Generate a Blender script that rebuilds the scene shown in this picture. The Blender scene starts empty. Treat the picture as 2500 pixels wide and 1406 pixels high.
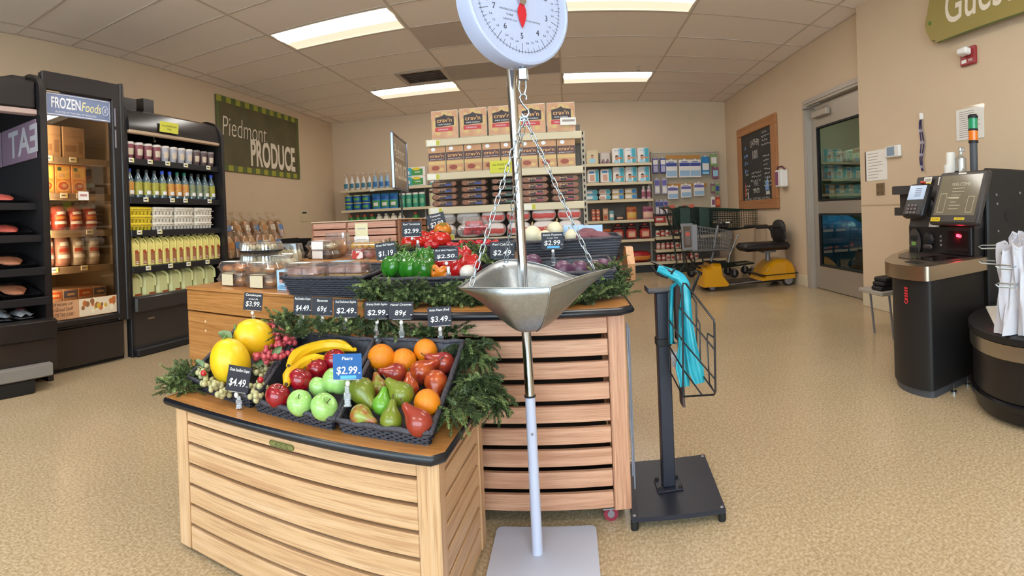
import bpy, bmesh, math, random
from mathutils import Vector, Matrix, Euler
random.seed(11)
S = bpy.context.scene
COL = S.collection
PI = math.pi
# ---------------------------------------------------------------- camera: a cylindrical panorama (the photograph is a stitched one, 113 degrees wide)
F, V0, YAW, PIT, ROLL, CH = 1269.6, 540.23, .1082, -.0063, .0411, .939
def _rot():
    cy, sy, cp, sp, cr, sr = math.cos(YAW), math.sin(YAW), math.cos(PIT), math.sin(PIT), math.cos(ROLL), math.sin(ROLL)
    return (Matrix(((cr, 0, -sr), (0, 1, 0), (sr, 0, cr))) @ Matrix(((1, 0, 0), (0, cp, sp), (0, -sp, cp)))
            @ Matrix(((cy, sy, 0), (-sy, cy, 0), (0, 0, 1))))
RM = _rot()
cd = bpy.data.cameras.new('camera')
co = bpy.data.objects.new('camera', cd)
COL.objects.link(co)
cd.type = 'PANO'
cd.panorama_type = 'CENTRAL_CYLINDRICAL'
cd.central_cylindrical_range_u_min = -1250 / F
cd.central_cylindrical_range_u_max = 1250 / F
cd.central_cylindrical_range_v_min = (V0 - 1406) / F
cd.central_cylindrical_range_v_max = V0 / F
cd.central_cylindrical_radius = 1.0
cm = Matrix((RM[0], RM[2], -RM[1])).transposed().to_4x4()
cm.translation = (0, 0, CH)
co.matrix_world = cm
S.camera = co
# ---------------------------------------------------------------- exposure, daylight from the shop windows behind the camera
S.view_settings.view_transform = 'Standard'
S.view_settings.look = 'None'
S.view_settings.gamma = 1
S.view_settings.use_curve_mapping = False
S.view_settings.exposure = 0.5
SKY, LAMP = 6.0, 11.0
wd = bpy.data.worlds.new('sky')
S.world = wd
wd.use_nodes = True
bg = wd.node_tree.nodes['Background']
bg.inputs[0].default_value = (.74, .85, 1, 1)
bg.inputs[1].default_value = SKY

def at(px, py, z=None, X=None, Y=None, r=None):
    """the point of the room seen at a pixel of the photograph, on a plane or at a horizontal distance"""
    az, v = (px - 1250) / F, (V0 - py) / F
    d = RM.transposed() @ Vector((math.sin(az), math.cos(az), v))
    if z is not None: t = (z - CH) / d.z
    elif X is not None: t = X / d.x
    elif Y is not None: t = Y / d.y
    else: t = r / math.hypot(d.x, d.y)
    return Vector((0, 0, CH)) + t * d

# ---------------------------------------------------------------- materials
def lin(h):
    h = h.lstrip('#')
    c = [int(h[i:i + 2], 16) / 255 for i in (0, 2, 4)]
    return tuple(x / 12.92 if x <= .04045 else ((x + .055) / 1.055) ** 2.4 for x in c) + (1,)
_m = {}
def mat(name, hexc='#ffffff', rough=.5, metal=0, noise=None, col2=None, bump=None, stretch=(1, 1, 1), emit=0, trans=0, spec=.5, coat=0, sss=0):
    if name in _m: return _m[name]
    m = bpy.data.materials.new(name)
    _m[name] = m
    m.use_nodes = True
    nt = m.node_tree
    b = nt.nodes['Principled BSDF']
    b.inputs['Base Color'].default_value = lin(hexc)
    b.inputs['Roughness'].default_value = rough
    b.inputs['Metallic'].default_value = metal
    b.inputs['Specular IOR Level'].default_value = spec
    if coat:
        b.inputs['Coat Weight'].default_value = coat
        b.inputs['Coat Roughness'].default_value = .08
    if trans: b.inputs['Transmission Weight'].default_value = trans
    if emit:
        b.inputs['Emission Color'].default_value = lin(hexc)
        b.inputs['Emission Strength'].default_value = emit
    if noise or bump:
        tc = nt.nodes.new('ShaderNodeTexCoord')
        mp = nt.nodes.new('ShaderNodeMapping')
        mp.inputs['Scale'].default_value = stretch
        nt.links.new(tc.outputs['Object'], mp.inputs['Vector'])
    if noise:
        n = nt.nodes.new('ShaderNodeTexNoise')
        n.inputs['Scale'].default_value = noise[0]
        n.inputs['Detail'].default_value = 4
        nt.links.new(mp.outputs[0], n.inputs['Vector'])
        r = nt.nodes.new('ShaderNodeValToRGB')
        w = noise[2] if len(noise) > 2 else .2
        r.color_ramp.elements[0].position = .5 - w
        r.color_ramp.elements[1].position = .5 + w
        c = lin(hexc)
        c2 = lin(col2) if col2 else tuple(x * (1 - noise[1]) for x in c[:3]) + (1,)
        r.color_ramp.elements[0].color = c2
        r.color_ramp.elements[1].color = c
        nt.links.new(n.outputs['Fac'], r.inputs[0])
        nt.links.new(r.outputs[0], b.inputs['Base Color'])
    if bump:
        n2 = nt.nodes.new('ShaderNodeTexNoise')
        n2.inputs['Scale'].default_value = bump[0]
        n2.inputs['Detail'].default_value = 3
        nt.links.new(mp.outputs[0], n2.inputs['Vector'])
        bp = nt.nodes.new('ShaderNodeBump')
        bp.inputs['Strength'].default_value = bump[1]
        bp.inputs['Distance'].default_value = .01
        nt.links.new(n2.outputs['Fac'], bp.inputs['Height'])
        nt.links.new(bp.outputs[0], b.inputs['Normal'])
    return m

def clear_mat(name, tint='#ffffff', gloss=.12, rough=.03, opaque=0, body='#ffffff'):
    """thin clear sheet: see-through with a weak mirror"""
    if name in _m: return _m[name]
    m = bpy.data.materials.new(name)
    _m[name] = m
    m.use_nodes = True
    nt = m.node_tree
    nt.nodes.remove(nt.nodes['Principled BSDF'])
    t = nt.nodes.new('ShaderNodeBsdfTransparent'); t.inputs[0].default_value = lin(tint)
    g = nt.nodes.new('ShaderNodeBsdfGlossy'); g.inputs['Roughness'].default_value = rough
    lw = nt.nodes.new('ShaderNodeLayerWeight'); lw.inputs[0].default_value = .35
    mr = nt.nodes.new('ShaderNodeMapRange'); mr.inputs[3].default_value = gloss; mr.inputs[4].default_value = min(1, gloss * 3.2)
    nt.links.new(lw.outputs['Facing'], mr.inputs[0])
    mx = nt.nodes.new('ShaderNodeMixShader')
    nt.links.new(mr.outputs[0], mx.inputs[0]); nt.links.new(t.outputs[0], mx.inputs[1]); nt.links.new(g.outputs[0], mx.inputs[2])
    last = mx
    if opaque:
        df = nt.nodes.new('ShaderNodeBsdfDiffuse'); df.inputs[0].default_value = lin(body)
        m2 = nt.nodes.new('ShaderNodeMixShader'); m2.inputs[0].default_value = opaque
        nt.links.new(mx.outputs[0], m2.inputs[1]); nt.links.new(df.outputs[0], m2.inputs[2]); last = m2
    nt.links.new(last.outputs[0], nt.nodes['Material Output'].inputs[0])
    return m

def wood(name, c1, c2, c3, axis=0, rough=.38, scale=1.0):
    """oak: long streaks along one axis, finer pores across it"""
    if name in _m: return _m[name]
    m = bpy.data.materials.new(name)
    _m[name] = m
    m.use_nodes = True
    nt = m.node_tree
    b = nt.nodes['Principled BSDF']
    b.inputs['Roughness'].default_value = rough
    tc = nt.nodes.new('ShaderNodeTexCoord')
    oi = nt.nodes.new('ShaderNodeObjectInfo')
    ad = nt.nodes.new('ShaderNodeVectorMath'); ad.operation = 'MULTIPLY_ADD'
    ad.inputs[1].default_value = (1, 1, 1)
    cmb = nt.nodes.new('ShaderNodeMath'); cmb.operation = 'MULTIPLY'; cmb.inputs[1].default_value = 37
    nt.links.new(oi.outputs['Random'], cmb.inputs[0])
    nt.links.new(tc.outputs['Object'], ad.inputs[0]); nt.links.new(cmb.outputs[0], ad.inputs[2])
    def noise(st, sc, det, dis):
        mp = nt.nodes.new('ShaderNodeMapping'); mp.inputs['Scale'].default_value = st
        nt.links.new(ad.outputs[0], mp.inputs['Vector'])
        n = nt.nodes.new('ShaderNodeTexNoise'); n.inputs['Scale'].default_value = sc * scale; n.inputs['Detail'].default_value = det
        n.inputs['Distortion'].default_value = dis
        nt.links.new(mp.outputs[0], n.inputs['Vector'])
        return n
    st = [38, 38, 38]; st[axis] = 1.1
    st2 = [120, 120, 120]; st2[axis] = 3.5
    n1, n2 = noise(st, 1.5, 5, .9), noise(st2, 2.6, 3, .2)
    r1 = nt.nodes.new('ShaderNodeValToRGB')
    e = r1.color_ramp.elements
    e[0].position = .28; e[0].color = lin(c3); e[1].position = .72; e[1].color = lin(c1)
    x = r1.color_ramp.elements.new(.5); x.color = lin(c2)
    r2 = nt.nodes.new('ShaderNodeValToRGB')
    r2.color_ramp.elements[0].position = .36; r2.color_ramp.elements[0].color = (.62, .55, .5, 1)
    r2.color_ramp.elements[1].position = .5; r2.color_ramp.elements[1].color = (1, 1, 1, 1)
    nt.links.new(n1.outputs['Fac'], r1.inputs[0]); nt.links.new(n2.outputs['Fac'], r2.inputs[0])
    mx = nt.nodes.new('ShaderNodeMixRGB'); mx.blend_type = 'MULTIPLY'; mx.inputs[0].default_value = .55
    nt.links.new(r1.outputs[0], mx.inputs[1]); nt.links.new(r2.outputs[0], mx.inputs[2])
    nt.links.new(mx.outputs[0], b.inputs['Base Color'])
    bp = nt.nodes.new('ShaderNodeBump'); bp.inputs['Strength'].default_value = .12; bp.inputs['Distance'].default_value = .003
    nt.links.new(n2.outputs['Fac'], bp.inputs['Height']); nt.links.new(bp.outputs[0], b.inputs['Normal'])
    return m

# ---------------------------------------------------------------- mesh builder
def frame(o, x, y):
    x = Vector(x).normalized(); y = Vector(y); y = (y - x * y.dot(x)).normalized(); z = x.cross(y)
    m = Matrix((x, y, z)).transposed().to_4x4(); m.translation = Vector(o)
    return m
_tx = {}
def textmesh(s, shear=0, bold=0):
    k = (s, shear, bold)
    if k not in _tx:
        cu = bpy.data.curves.new('t', 'FONT'); cu.body = s; cu.size = 1; cu.align_x = 'CENTER'; cu.align_y = 'CENTER'
        cu.shear = shear; cu.resolution_u = 5 if len(s) < 15 and not s[:1].isdigit() else 2; cu.offset = bold
        o = bpy.data.objects.new('t', cu); COL.objects.link(o)
        dg = bpy.context.evaluated_depsgraph_get()
        me = bpy.data.meshes.new_from_object(o.evaluated_get(dg))
        vs = [tuple(v.co) for v in me.vertices]; fs = [tuple(p.vertices) for p in me.polygons]
        bpy.data.objects.remove(o); bpy.data.curves.remove(cu); bpy.data.meshes.remove(me)
        w = max(v[0] for v in vs) - min(v[0] for v in vs) if vs else 1
        cx = (max(v[0] for v in vs) + min(v[0] for v in vs)) / 2
        cy = (max(v[1] for v in vs) + min(v[1] for v in vs)) / 2
        h = max(v[1] for v in vs) - min(v[1] for v in vs)
        _tx[k] = ([(v[0] - cx, v[1] - cy, 0) for v in vs], fs, w, h)
    return _tx[k]

class MB:
    def __init__(s): s.v, s.f, s.mi, s.T, s.nb = [], [], [], None, 0
    def add(s, vs, fs, m=0):
        b = len(s.v)
        if s.T is not None: vs = [s.T @ Vector(v) for v in vs]
        s.v += [tuple(v) for v in vs]
        s.f += [[b + i for i in f] for f in fs]
        s.mi += [m] * len(fs)
        return s
    def box(s, x0, x1, y0, y1, z0, z1, m=0, c=0):
        e = .00013 * (s.nb % 6); s.nb += 1      # no two boxes of a mesh share a face plane
        e = min(e, (x1 - x0) * .05, (y1 - y0) * .05, (z1 - z0) * .05)
        x0 += e; x1 -= e; y0 += e; y1 -= e; z0 += e; z1 -= e
        if not c:
            return s.add([(x, y, z) for z in (z0, z1) for y in (y0, y1) for x in (x0, x1)],
                         [(0, 2, 3, 1), (4, 5, 7, 6), (0, 1, 5, 4), (2, 6, 7, 3), (0, 4, 6, 2), (1, 3, 7, 5)], m)
        c = min(c, (x1 - x0) * .49, (y1 - y0) * .49, (z1 - z0) * .49)
        vs, ix = [], {}
        for a, x in enumerate((x0, x1)):
            for b, y in enumerate((y0, y1)):
                for d, z in enumerate((z0, z1)):
                    xi, yi, zi = x + (c if a == 0 else -c), y + (c if b == 0 else -c), z + (c if d == 0 else -c)
                    ix[a, b, d] = len(vs); vs += [(x, yi, zi), (xi, y, zi), (xi, yi, z)]
        I = lambda a, b, d, k: ix[a, b, d] + k
        fs = []
        for a in (0, 1):
            q = [I(a, 0, 0, 0), I(a, 0, 1, 0), I(a, 1, 1, 0), I(a, 1, 0, 0)]; fs.append(q if a == 0 else q[::-1])
            q = [I(0, a, 0, 1), I(1, a, 0, 1), I(1, a, 1, 1), I(0, a, 1, 1)]; fs.append(q if a == 0 else q[::-1])
            q = [I(0, 0, a, 2), I(0, 1, a, 2), I(1, 1, a, 2), I(1, 0, a, 2)]; fs.append(q if a == 0 else q[::-1])
            for b in (0, 1):
                q = [I(a, b, 0, 0), I(a, b, 0, 1), I(a, b, 1, 1), I(a, b, 1, 0)]; fs.append(q if (a + b) % 2 else q[::-1])
                q = [I(a, 0, b, 0), I(a, 1, b, 0), I(a, 1, b, 2), I(a, 0, b, 2)]; fs.append(q if (a + b) % 2 == 0 else q[::-1])
                q = [I(0, a, b, 1), I(1, a, b, 1), I(1, a, b, 2), I(0, a, b, 2)]; fs.append(q if (a + b) % 2 else q[::-1])
                for d in (0, 1):
                    q = [I(a, b, d, 0), I(a, b, d, 1), I(a, b, d, 2)]; fs.append(q if (a + b + d) % 2 else q[::-1])
        return s.add(vs, fs, m)
    def quad(s, a, b, c, d, m=0): return s.add([a, b, c, d], [(0, 1, 2, 3)], m)
    def rect(s, T, x0, x1, y0, y1, m=0, z=0):
        return s.add([T @ Vector(p) for p in ((x0, y0, z), (x1, y0, z), (x1, y1, z), (x0, y1, z))], [(0, 1, 2, 3)], m)
    def cyl(s, p0, p1, r0, r1=None, n=12, m=0, cap=True):
        p0, p1 = Vector(p0), Vector(p1); r1 = r0 if r1 is None else r1
        d = (p1 - p0).normalized(); a = d.orthogonal().normalized(); b = d.cross(a)
        vs = [p + r * (math.cos(2 * PI * i / n) * a + math.sin(2 * PI * i / n) * b) for p, r in ((p0, r0), (p1, r1)) for i in range(n)]
        fs = [(i, (i + 1) % n, n + (i + 1) % n, n + i) for i in range(n)]
        if cap: fs += [tuple(range(n))[::-1], tuple(range(n, 2 * n))]
        return s.add(vs, fs, m)
    def tube(s, P, r, n=6, m=0, closed=False, cap=True):
        P = [Vector(p) for p in P]; k = len(P); vs, fs = [], []
        up = None
        for i, p in enumerate(P):
            a = P[(i - 1) % k] if closed or i else P[0]; b = P[(i + 1) % k] if closed or i < k - 1 else P[-1]
            d = (b - a)
            d = d.normalized() if d.length > 1e-9 else Vector((0, 0, 1))
            if up is None: up = d.orthogonal().normalized()
            up = (up - d * up.dot(d)); up = up.normalized() if up.length > 1e-6 else d.orthogonal().normalized()
            w = d.cross(up); rr = r[i] if isinstance(r, (list, tuple)) else r
            vs += [p + rr * (math.cos(2 * PI * j / n) * up + math.sin(2 * PI * j / n) * w) for j in range(n)]
        for i in range(k if closed else k - 1):
            q = (i + 1) % k
            fs += [(i * n + j, i * n + (j + 1) % n, q * n + (j + 1) % n, q * n + j) for j in range(n)]
        if not closed and cap: fs += [tuple(range(n))[::-1], tuple(range((k - 1) * n, k * n))]
        return s.add(vs, fs, m)
    def lathe(s, prof, n=16, c=(0, 0, 0), m=0, sx=1, sy=1, ms=None):
        vs = [(c[0] + sx * r * math.cos(2 * PI * i / n), c[1] + sy * r * math.sin(2 * PI * i / n), c[2] + z) for r, z in prof for i in range(n)]
        for k in range(len(prof) - 1):
            pass
        fs = [[(k * n + i, k * n + (i + 1) % n, (k + 1) * n + (i + 1) % n, (k + 1) * n + i) for i in range(n)] for k in range(len(prof) - 1)]
        b = len(s.v)
        if s.T is not None: vs = [s.T @ Vector(v) for v in vs]
        s.v += [tuple(v) for v in vs]
        for k, row in enumerate(fs):
            s.f += [[b + i for i in f] for f in row]; s.mi += [ms[k] if ms else m] * n
        if prof[0][0] > 1e-6: s.f.append([b + i for i in range(n)][::-1]); s.mi.append(ms[0] if ms else m)
        if prof[-1][0] > 1e-6: s.f.append([b + (len(prof) - 1) * n + i for i in range(n)]); s.mi.append(ms[-1] if ms else m)
        return s
    def ball(s, c, r, n=14, k=9, m=0, sc=(1, 1, 1), fn=None):
        vs, fs = [], []
        c = Vector(c)
        for j in range(k + 1):
            th = PI * j / k
            for i in range(n):
                ph = 2 * PI * i / n
                d = Vector((math.sin(th) * math.cos(ph), math.sin(th) * math.sin(ph), math.cos(th)))
                f = fn(d, th, ph) if fn else 1
                vs.append(c + Vector((d.x * sc[0], d.y * sc[1], d.z * sc[2])) * r * f)
        for j in range(k):
            fs += [(j * n + i, (j + 1) * n + i, (j + 1) * n + (i + 1) % n, j * n + (i + 1) % n) for i in range(n)]
        return s.add(vs, fs, m)
    def prism(s, poly, z0, z1, m=0, T=None, ms=None):
        n = len(poly)
        vs = [Vector((x, y, z)) for z in (z0, z1) for x, y in poly]
        if T is not None: vs = [T @ v for v in vs]
        s.add(vs, [tuple(range(n))[::-1], tuple(range(n, 2 * n))] + [(i, (i + 1) % n, n + (i + 1) % n, n + i) for i in range(n)], m)
        if ms is not None:
            s.mi[-n:] = [ms] * n
        return s
    def surf(s, fn, nu, nv, m=0, cu=False, cv=False):
        vs = [fn(i / (nu if cu else nu - 1), j / (nv if cv else nv - 1)) for i in range(nu) for j in range(nv)]
        fs = [(i * nv + j, ((i + 1) % nu) * nv + j, ((i + 1) % nu) * nv + (j + 1) % nv, i * nv + (j + 1) % nv)
              for i in range(nu if cu else nu - 1) for j in range(nv if cv else nv - 1)]
        return s.add(vs, fs, m)
    def text(s, t, T, h, m=0, xs=1, shear=0, bold=0, w=None, z=.0006):
        """lettering of cap height about h (or of total width w) centred on frame T"""
        vs, fs, tw, th = textmesh(t, shear, bold)
        sy = h / .73
        sx = sy * xs if w is None else w / tw
        return s.add([T @ Vector((v[0] * sx, v[1] * sy, z)) for v in vs], fs, m)
    def build(s, name, mats, parent=None, smooth=True, loc=None, rz=0, ang=.7, label=None):
        me = bpy.data.meshes.new(name)
        me.from_pydata(s.v, [], s.f)
        for x in (mats if isinstance(mats, (list, tuple)) else [mats]): me.materials.append(x)
        if len(me.materials) > 1: me.polygons.foreach_set('material_index', s.mi)
        if smooth:
            me.polygons.foreach_set('use_smooth', [True] * len(me.polygons))
            me.set_sharp_from_angle(angle=ang)
        me.update()
        o = bpy.data.objects.new(name, me)
        COL.objects.link(o)
        if parent is not None: o.parent = parent
        if loc is not None: o.location = loc
        if rz: o.rotation_euler = (0, 0, rz)
        if label: o['label'] = label
        return o

def tag(o, label, cat, group=None, kind=None):
    o['label'] = label; o['category'] = cat
    if group: o['group'] = group
    if kind: o['kind'] = kind
    return o
def thing(name, label, cat, loc=(0, 0, 0), rz=0, group=None):
    o = bpy.data.objects.new(name, None); o.empty_display_size = .05
    COL.objects.link(o); o.location = loc; o.rotation_euler = (0, 0, rz)
    return tag(o, label, cat, group)
def struct(o):
    o['kind'] = 'structure'
    return o
def dup(root, loc, rz=None, label=None, group=None, rot=None, scale=None):
    r = root.copy(); COL.objects.link(r); r.location = loc
    if rz is not None: r.rotation_euler = (0, 0, rz)
    if rot is not None: r.rotation_euler = rot
    if scale is not None: r.scale = scale
    if label: r['label'] = label
    if group: r['group'] = group
    for ch in list(root.children):
        c = ch.copy(); COL.objects.link(c); c.parent = r
        for g in list(ch.children):
            d = g.copy(); COL.objects.link(d); d.parent = c
    return r
ORD = ['first', 'second', 'third', 'fourth', 'fifth', 'sixth', 'seventh', 'eighth', 'ninth', 'tenth', 'eleventh', 'twelfth', 'thirteenth', 'fourteenth', 'fifteenth', 'sixteenth']
def nth(i, n, frm='left'):
    if n == 1: return 'only'
    if n == 3 and i == 1: return 'middle'
    if i == 0: return 'leftmost' if frm == 'left' else 'nearest'
    if i == n - 1: return 'rightmost' if frm == 'left' else 'farthest'
    return ORD[i] + (' from left' if frm == 'left' else ' nearest')
WX = Vector((1, 0, 0)); WY = Vector((0, 1, 0)); WZ = Vector((0, 0, 1))
def fL(y, z, x): return frame((x, y, z), WY, WZ)      # on the left wall, read from the room
def fR(y, z, x): return frame((x, y, z), -WY, WZ)     # on the right wall
def fF(x, z, y): return frame((x, y, z), WX, WZ)      # facing the camera (towards -y)
def smooth_path(P, n=2):
    """corner cutting of an open path of 2-D points"""
    for _ in range(n):
        Q = [P[0]]
        for a, b in zip(P, P[1:]): Q += [(a[0] * .75 + b[0] * .25, a[1] * .75 + b[1] * .25), (a[0] * .25 + b[0] * .75, a[1] * .25 + b[1] * .75)]
        P = Q + [P[-1]]
    return P
def wp(o, t):
    """parent o (built in room coordinates) under thing t"""
    o.parent = t
    o.matrix_parent_inverse = Matrix.Translation(-Vector(t.location)) if not any(t.rotation_euler) else t.matrix_basis.inverted()
    return o
# ================================================================ the room
A, B, B2, HC, D, FY = -4.05, 2.687, 2.60, 2.77, 8.45, -2.4
M_wall = mat('wall_paint', '#dcc4a6', .75, noise=(3, .03), bump=(180, .06))
M_base = mat('cream_vinyl', '#dccfb4', .5)
M_tile = mat('ceiling_panel', '#f8ebe0', .9, noise=(160, .1), bump=(220, .25))
M_grid = mat('ceiling_grid', '#cdbfb2', .6)
M_white = mat('white_plastic', '#f0eeea', .4)
M_paper = mat('white_paper', '#f4f0ea', .8)
M_ink = mat('black_ink', '#1c1b1f', .7)
M_black = mat('black_enamel', '#1d1b1c', .35, noise=(40, .2))
M_blackm = mat('black_matte', '#161618', .6)
M_steel = mat('brushed_steel', '#b9b4ac', .3, 1, bump=(300, .04), stretch=(1, 1, 40))
M_chrome = mat('chrome', '#c9ccd0', .12, 1)
M_zinc = mat('zinc_chain', '#b9c6d2', .25, 1)
M_yel = mat('yellow_paper', '#d9d84e', .8)
M_grey = mat('grey_metal', '#8d8b88', .45, .3)

def floor_mat():
    m = bpy.data.materials.new('vinyl_floor'); m.use_nodes = True
    nt = m.node_tree; b = nt.nodes['Principled BSDF']; L = nt.links.new
    tc = nt.nodes.new('ShaderNodeTexCoord')
    def mapped(sc, rot=0):
        mp = nt.nodes.new('ShaderNodeMapping'); mp.inputs['Scale'].default_value = sc; mp.inputs['Rotation'].default_value = (0, 0, rot)
        L(tc.outputs['Object'], mp.inputs['Vector']); return mp
    def noise(mp, s, d=3):
        n = nt.nodes.new('ShaderNodeTexNoise'); n.inputs['Scale'].default_value = s; n.inputs['Detail'].default_value = d
        L(mp.outputs[0], n.inputs['Vector']); return n
    def ramp(n, p0, c0, p1, c1):
        r = nt.nodes.new('ShaderNodeValToRGB'); e = r.color_ramp.elements
        e[0].position = p0; e[0].color = lin(c0) if isinstance(c0, str) else c0
        e[1].position = p1; e[1].color = lin(c1) if isinstance(c1, str) else c1
        L(n.outputs[0], r.inputs[0]); return r
    fl = noise(mapped((52, 120, 1), .5), 1.3, 3)
    fl2 = noise(mapped((110, 56, 1), -.3), 1.3, 3)
    r1 = ramp(fl, .36, '#a58d6c', .62, '#c0a884')
    r2 = ramp(fl2, .44, (0, 0, 0, 1), .66, (1, 1, 1, 1))
    mx = nt.nodes.new('ShaderNodeMixRGB'); mx.inputs[2].default_value = lin('#cdb899')
    L(r2.outputs[0], mx.inputs[0]); L(r1.outputs[0], mx.inputs[1])
    br = nt.nodes.new('ShaderNodeTexBrick')     # hairline joints of the 30 cm vinyl tiles
    br.offset = 0; br.inputs['Scale'].default_value = 1; br.inputs['Mortar Size'].default_value = .0012
    br.inputs['Brick Width'].default_value = .305; br.inputs['Row Height'].default_value = .305
    br.inputs['Color1'].default_value = (1, 1, 1, 1); br.inputs['Color2'].default_value = (.95, .95, .95, 1); br.inputs['Mortar'].default_value = (.72, .68, .62, 1)
    L(mapped((1, 1, 1)).outputs[0], br.inputs['Vector'])
    m2 = nt.nodes.new('ShaderNodeMixRGB'); m2.blend_type = 'MULTIPLY'; m2.inputs[0].default_value = .5
    L(mx.outputs[0], m2.inputs[1]); L(br.outputs['Color'], m2.inputs[2])
    L(m2.outputs[0], b.inputs['Base Color'])
    b.inputs['Roughness'].default_value = .2
    rr = ramp(noise(mapped((1, 1, 1)), 3), .3, (.14, .14, .14, 1), .7, (.26, .26, .26, 1)); L(rr.outputs[0], b.inputs['Roughness'])
    bp = nt.nodes.new('ShaderNodeBump'); bp.inputs['Strength'].default_value = .05; bp.inputs['Distance'].default_value = .004
    L(fl.outputs[0], bp.inputs['Height']); L(bp.outputs[0], b.inputs['Normal'])
    return m
M_floor = floor_mat()
struct(MB().box(A - .1, 4.6, FY - .1, D + .1, -.1, 0).build('floor', M_floor))
struct(MB().box(A - .12, A, FY - .1, D + .12, 0, 2.95).build('wall_left', M_wall))
struct(MB().box(A - .12, B + .12, D, D + .12, 0, 2.95).build('wall_back', M_wall))
DY0, DY1, DZ = 4.11, 5.40, 2.14
w = MB().box(B, B + .12, DY1, D + .12, 0, 2.95).box(B, B + .12, DY0, DY1, DZ, 2.95).box(B2, B + .12, FY - .1, DY0, 0, 2.95)
struct(w.build('wall_right', M_wall, smooth=False))
# shop front behind the camera: piers, sill and lintel round three big panes
w = MB().box(A - .1, A + .35, FY - .12, FY, 0, 2.95).box(B2 - .25, B + .12, FY - .12, FY, 0, 2.95).box(A, B, FY - .12, FY, 2.55, 2.95).box(A, B, FY - .12, FY, 0, .25)
struct(w.build('wall_front', M_wall, smooth=False))
M_pane = clear_mat('window_glass', '#f4faf8', .06)
M_alu = mat('aluminium', '#a9a7a2', .35, .8)
xs = [A + .35, -1.9, .3, B2 - .25]
for i in range(3):
    f = MB()
    for a, b in ((xs[i], xs[i] + .05), (xs[i + 1] - .05, xs[i + 1])): f.box(a, b, FY - .1, FY - .02, .25, 2.55)
    for a, b in ((.25, .31), (2.49, 2.55)): f.box(xs[i], xs[i + 1], FY - .1, FY - .02, a, b)
    fo = struct(f.build('window_%d' % (i + 1), M_alu, smooth=False))
    MB().box(xs[i] + .05, xs[i + 1] - .05, FY - .065, FY - .06, .31, 2.49).build('pane', M_pane, fo)
# ceiling: plenum board, hanging grid and lay-in panels
gx = [A, -3.85, -2.63, -1.41, -.02, 1.20, 2.42, B]
gy = [FY, -1.96, -1.35, -.74, -.13, .48, 1.09, 1.70, 2.31, 2.92, 3.53, 4.14, 4.70, 5.36, 6.02, 6.68, 7.24, 7.85, D]
ceil = struct(MB().box(A - .1, B + .12, FY - .1, D + .1, HC + .06, HC + .16).build('ceiling', M_tile))
g = MB()
for x in gx[1:-1]: g.box(x - .011, x + .011, FY, D, HC - .003, HC + .03)
for y in gy[1:-1]: g.box(A, B, y - .011, y + .011, HC - .0035, HC + .03)
g.box(A, A + .02, FY, D, HC - .004, HC + .03).box(B - .02, B, FY, D, HC - .004, HC + .03).box(A, B, D - .02, D, HC - .004, HC + .03)
g.build('grid', M_grid, ceil, smooth=False)
LIGHTS = [(2, 11), (4, 11), (2, 15), (4, 15), (2, 7), (4, 7), (2, 3), (4, 3)]
VENT = (3, 14)
tiles = {}
rt = random.Random(3)
for i in range(7):
    for j in range(18):
        if (i, j) in LIGHTS or (i, j) == (2, 14): continue
        wx, wy = round(gx[i + 1] - gx[i], 3), round(gy[j + 1] - gy[j], 3)
        k = (wx, wy)
        if k not in tiles:
            b = MB().box(-wx / 2 + .009, wx / 2 - .009, -wy / 2 + .009, wy / 2 - .009, 0, .016, c=.003)
            o = b.build('ceiling_tile', M_tile, ceil); tiles[k] = o
        else:
            o = tiles[k].copy(); COL.objects.link(o)
        if (i, j) == (3, 14):
            o = MB().box(-wx / 2 + .009, wx / 2 - .009, -wy / 2 + .009, wy / 2 - .009, 0, .016, c=.003).build('ceiling_tile', mat('grey_tile', '#b5a9a0', .9), ceil); o['label'] = 'darker grey ceiling tile'
        o.location = ((gx[i] + gx[i + 1]) / 2, (gy[j] + gy[j + 1]) / 2, HC - .001 + rt.uniform(0, .0025))
M_lamp = mat('lit_diffuser', '#fffaf2', .5, emit=LAMP)
M_lamp2 = mat('lit_reflector', '#f3dcc2', .5, emit=.7)
M_trof = mat('troffer_enamel', '#efe6da', .4)
nm = ['near left ceiling light panel above the produce', 'ceiling light panel at the top edge above the scale dial', 'far left ceiling light panel beside the air vent', 'far right ceiling light panel in front of the back wall',
      'ceiling light panel above the fruit counter, out of view', 'ceiling light panel above the bag stand, out of view', 'ceiling light panel by the shop window on the left', 'ceiling light panel by the shop window on the right']
for k, (i, j) in enumerate(LIGHTS):
    x0, x1, y0, y1 = gx[i] + .012, gx[i + 1] - .012, gy[j] + .012, gy[j + 1] - .012
    if i == 4: x0 = max(x0, 0.0)
    cx, cy = (x0 + x1) / 2, (y0 + y1) / 2
    t = thing('ceiling_light', 'white lay-in ' + nm[k], 'light', (cx, cy, HC), 0, 'ceiling light panels')
    hx, hy = (x1 - x0) / 2, (y1 - y0) / 2
    f = MB().box(-hx, hx, -hy, -hy + .02, -.004, .05).box(-hx, hx, hy - .02, hy, -.004, .05).box(-hx, -hx + .02, -hy, hy, -.004, .05).box(hx - .02, hx, -hy, hy, -.004, .05).box(-hx, hx, -hy, hy, .05, .056)
    f.build('frame', M_trof, t, smooth=False)
    MB().box(-hx + .02, hx - .02, .06, hy - .02, .004, .012).build('reflector', M_lamp2, t, smooth=False)
    MB().surf(lambda u, v: Vector((-hx + .02 + u * (2 * hx - .04), -hy + .02 + v * (hy + .04), .004 - .012 * math.sin(PI * v))), 2, 9).build('diffuser', M_lamp, t)
    if i == 4 and gx[4] + .012 < x0 - .05: pass
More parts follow.
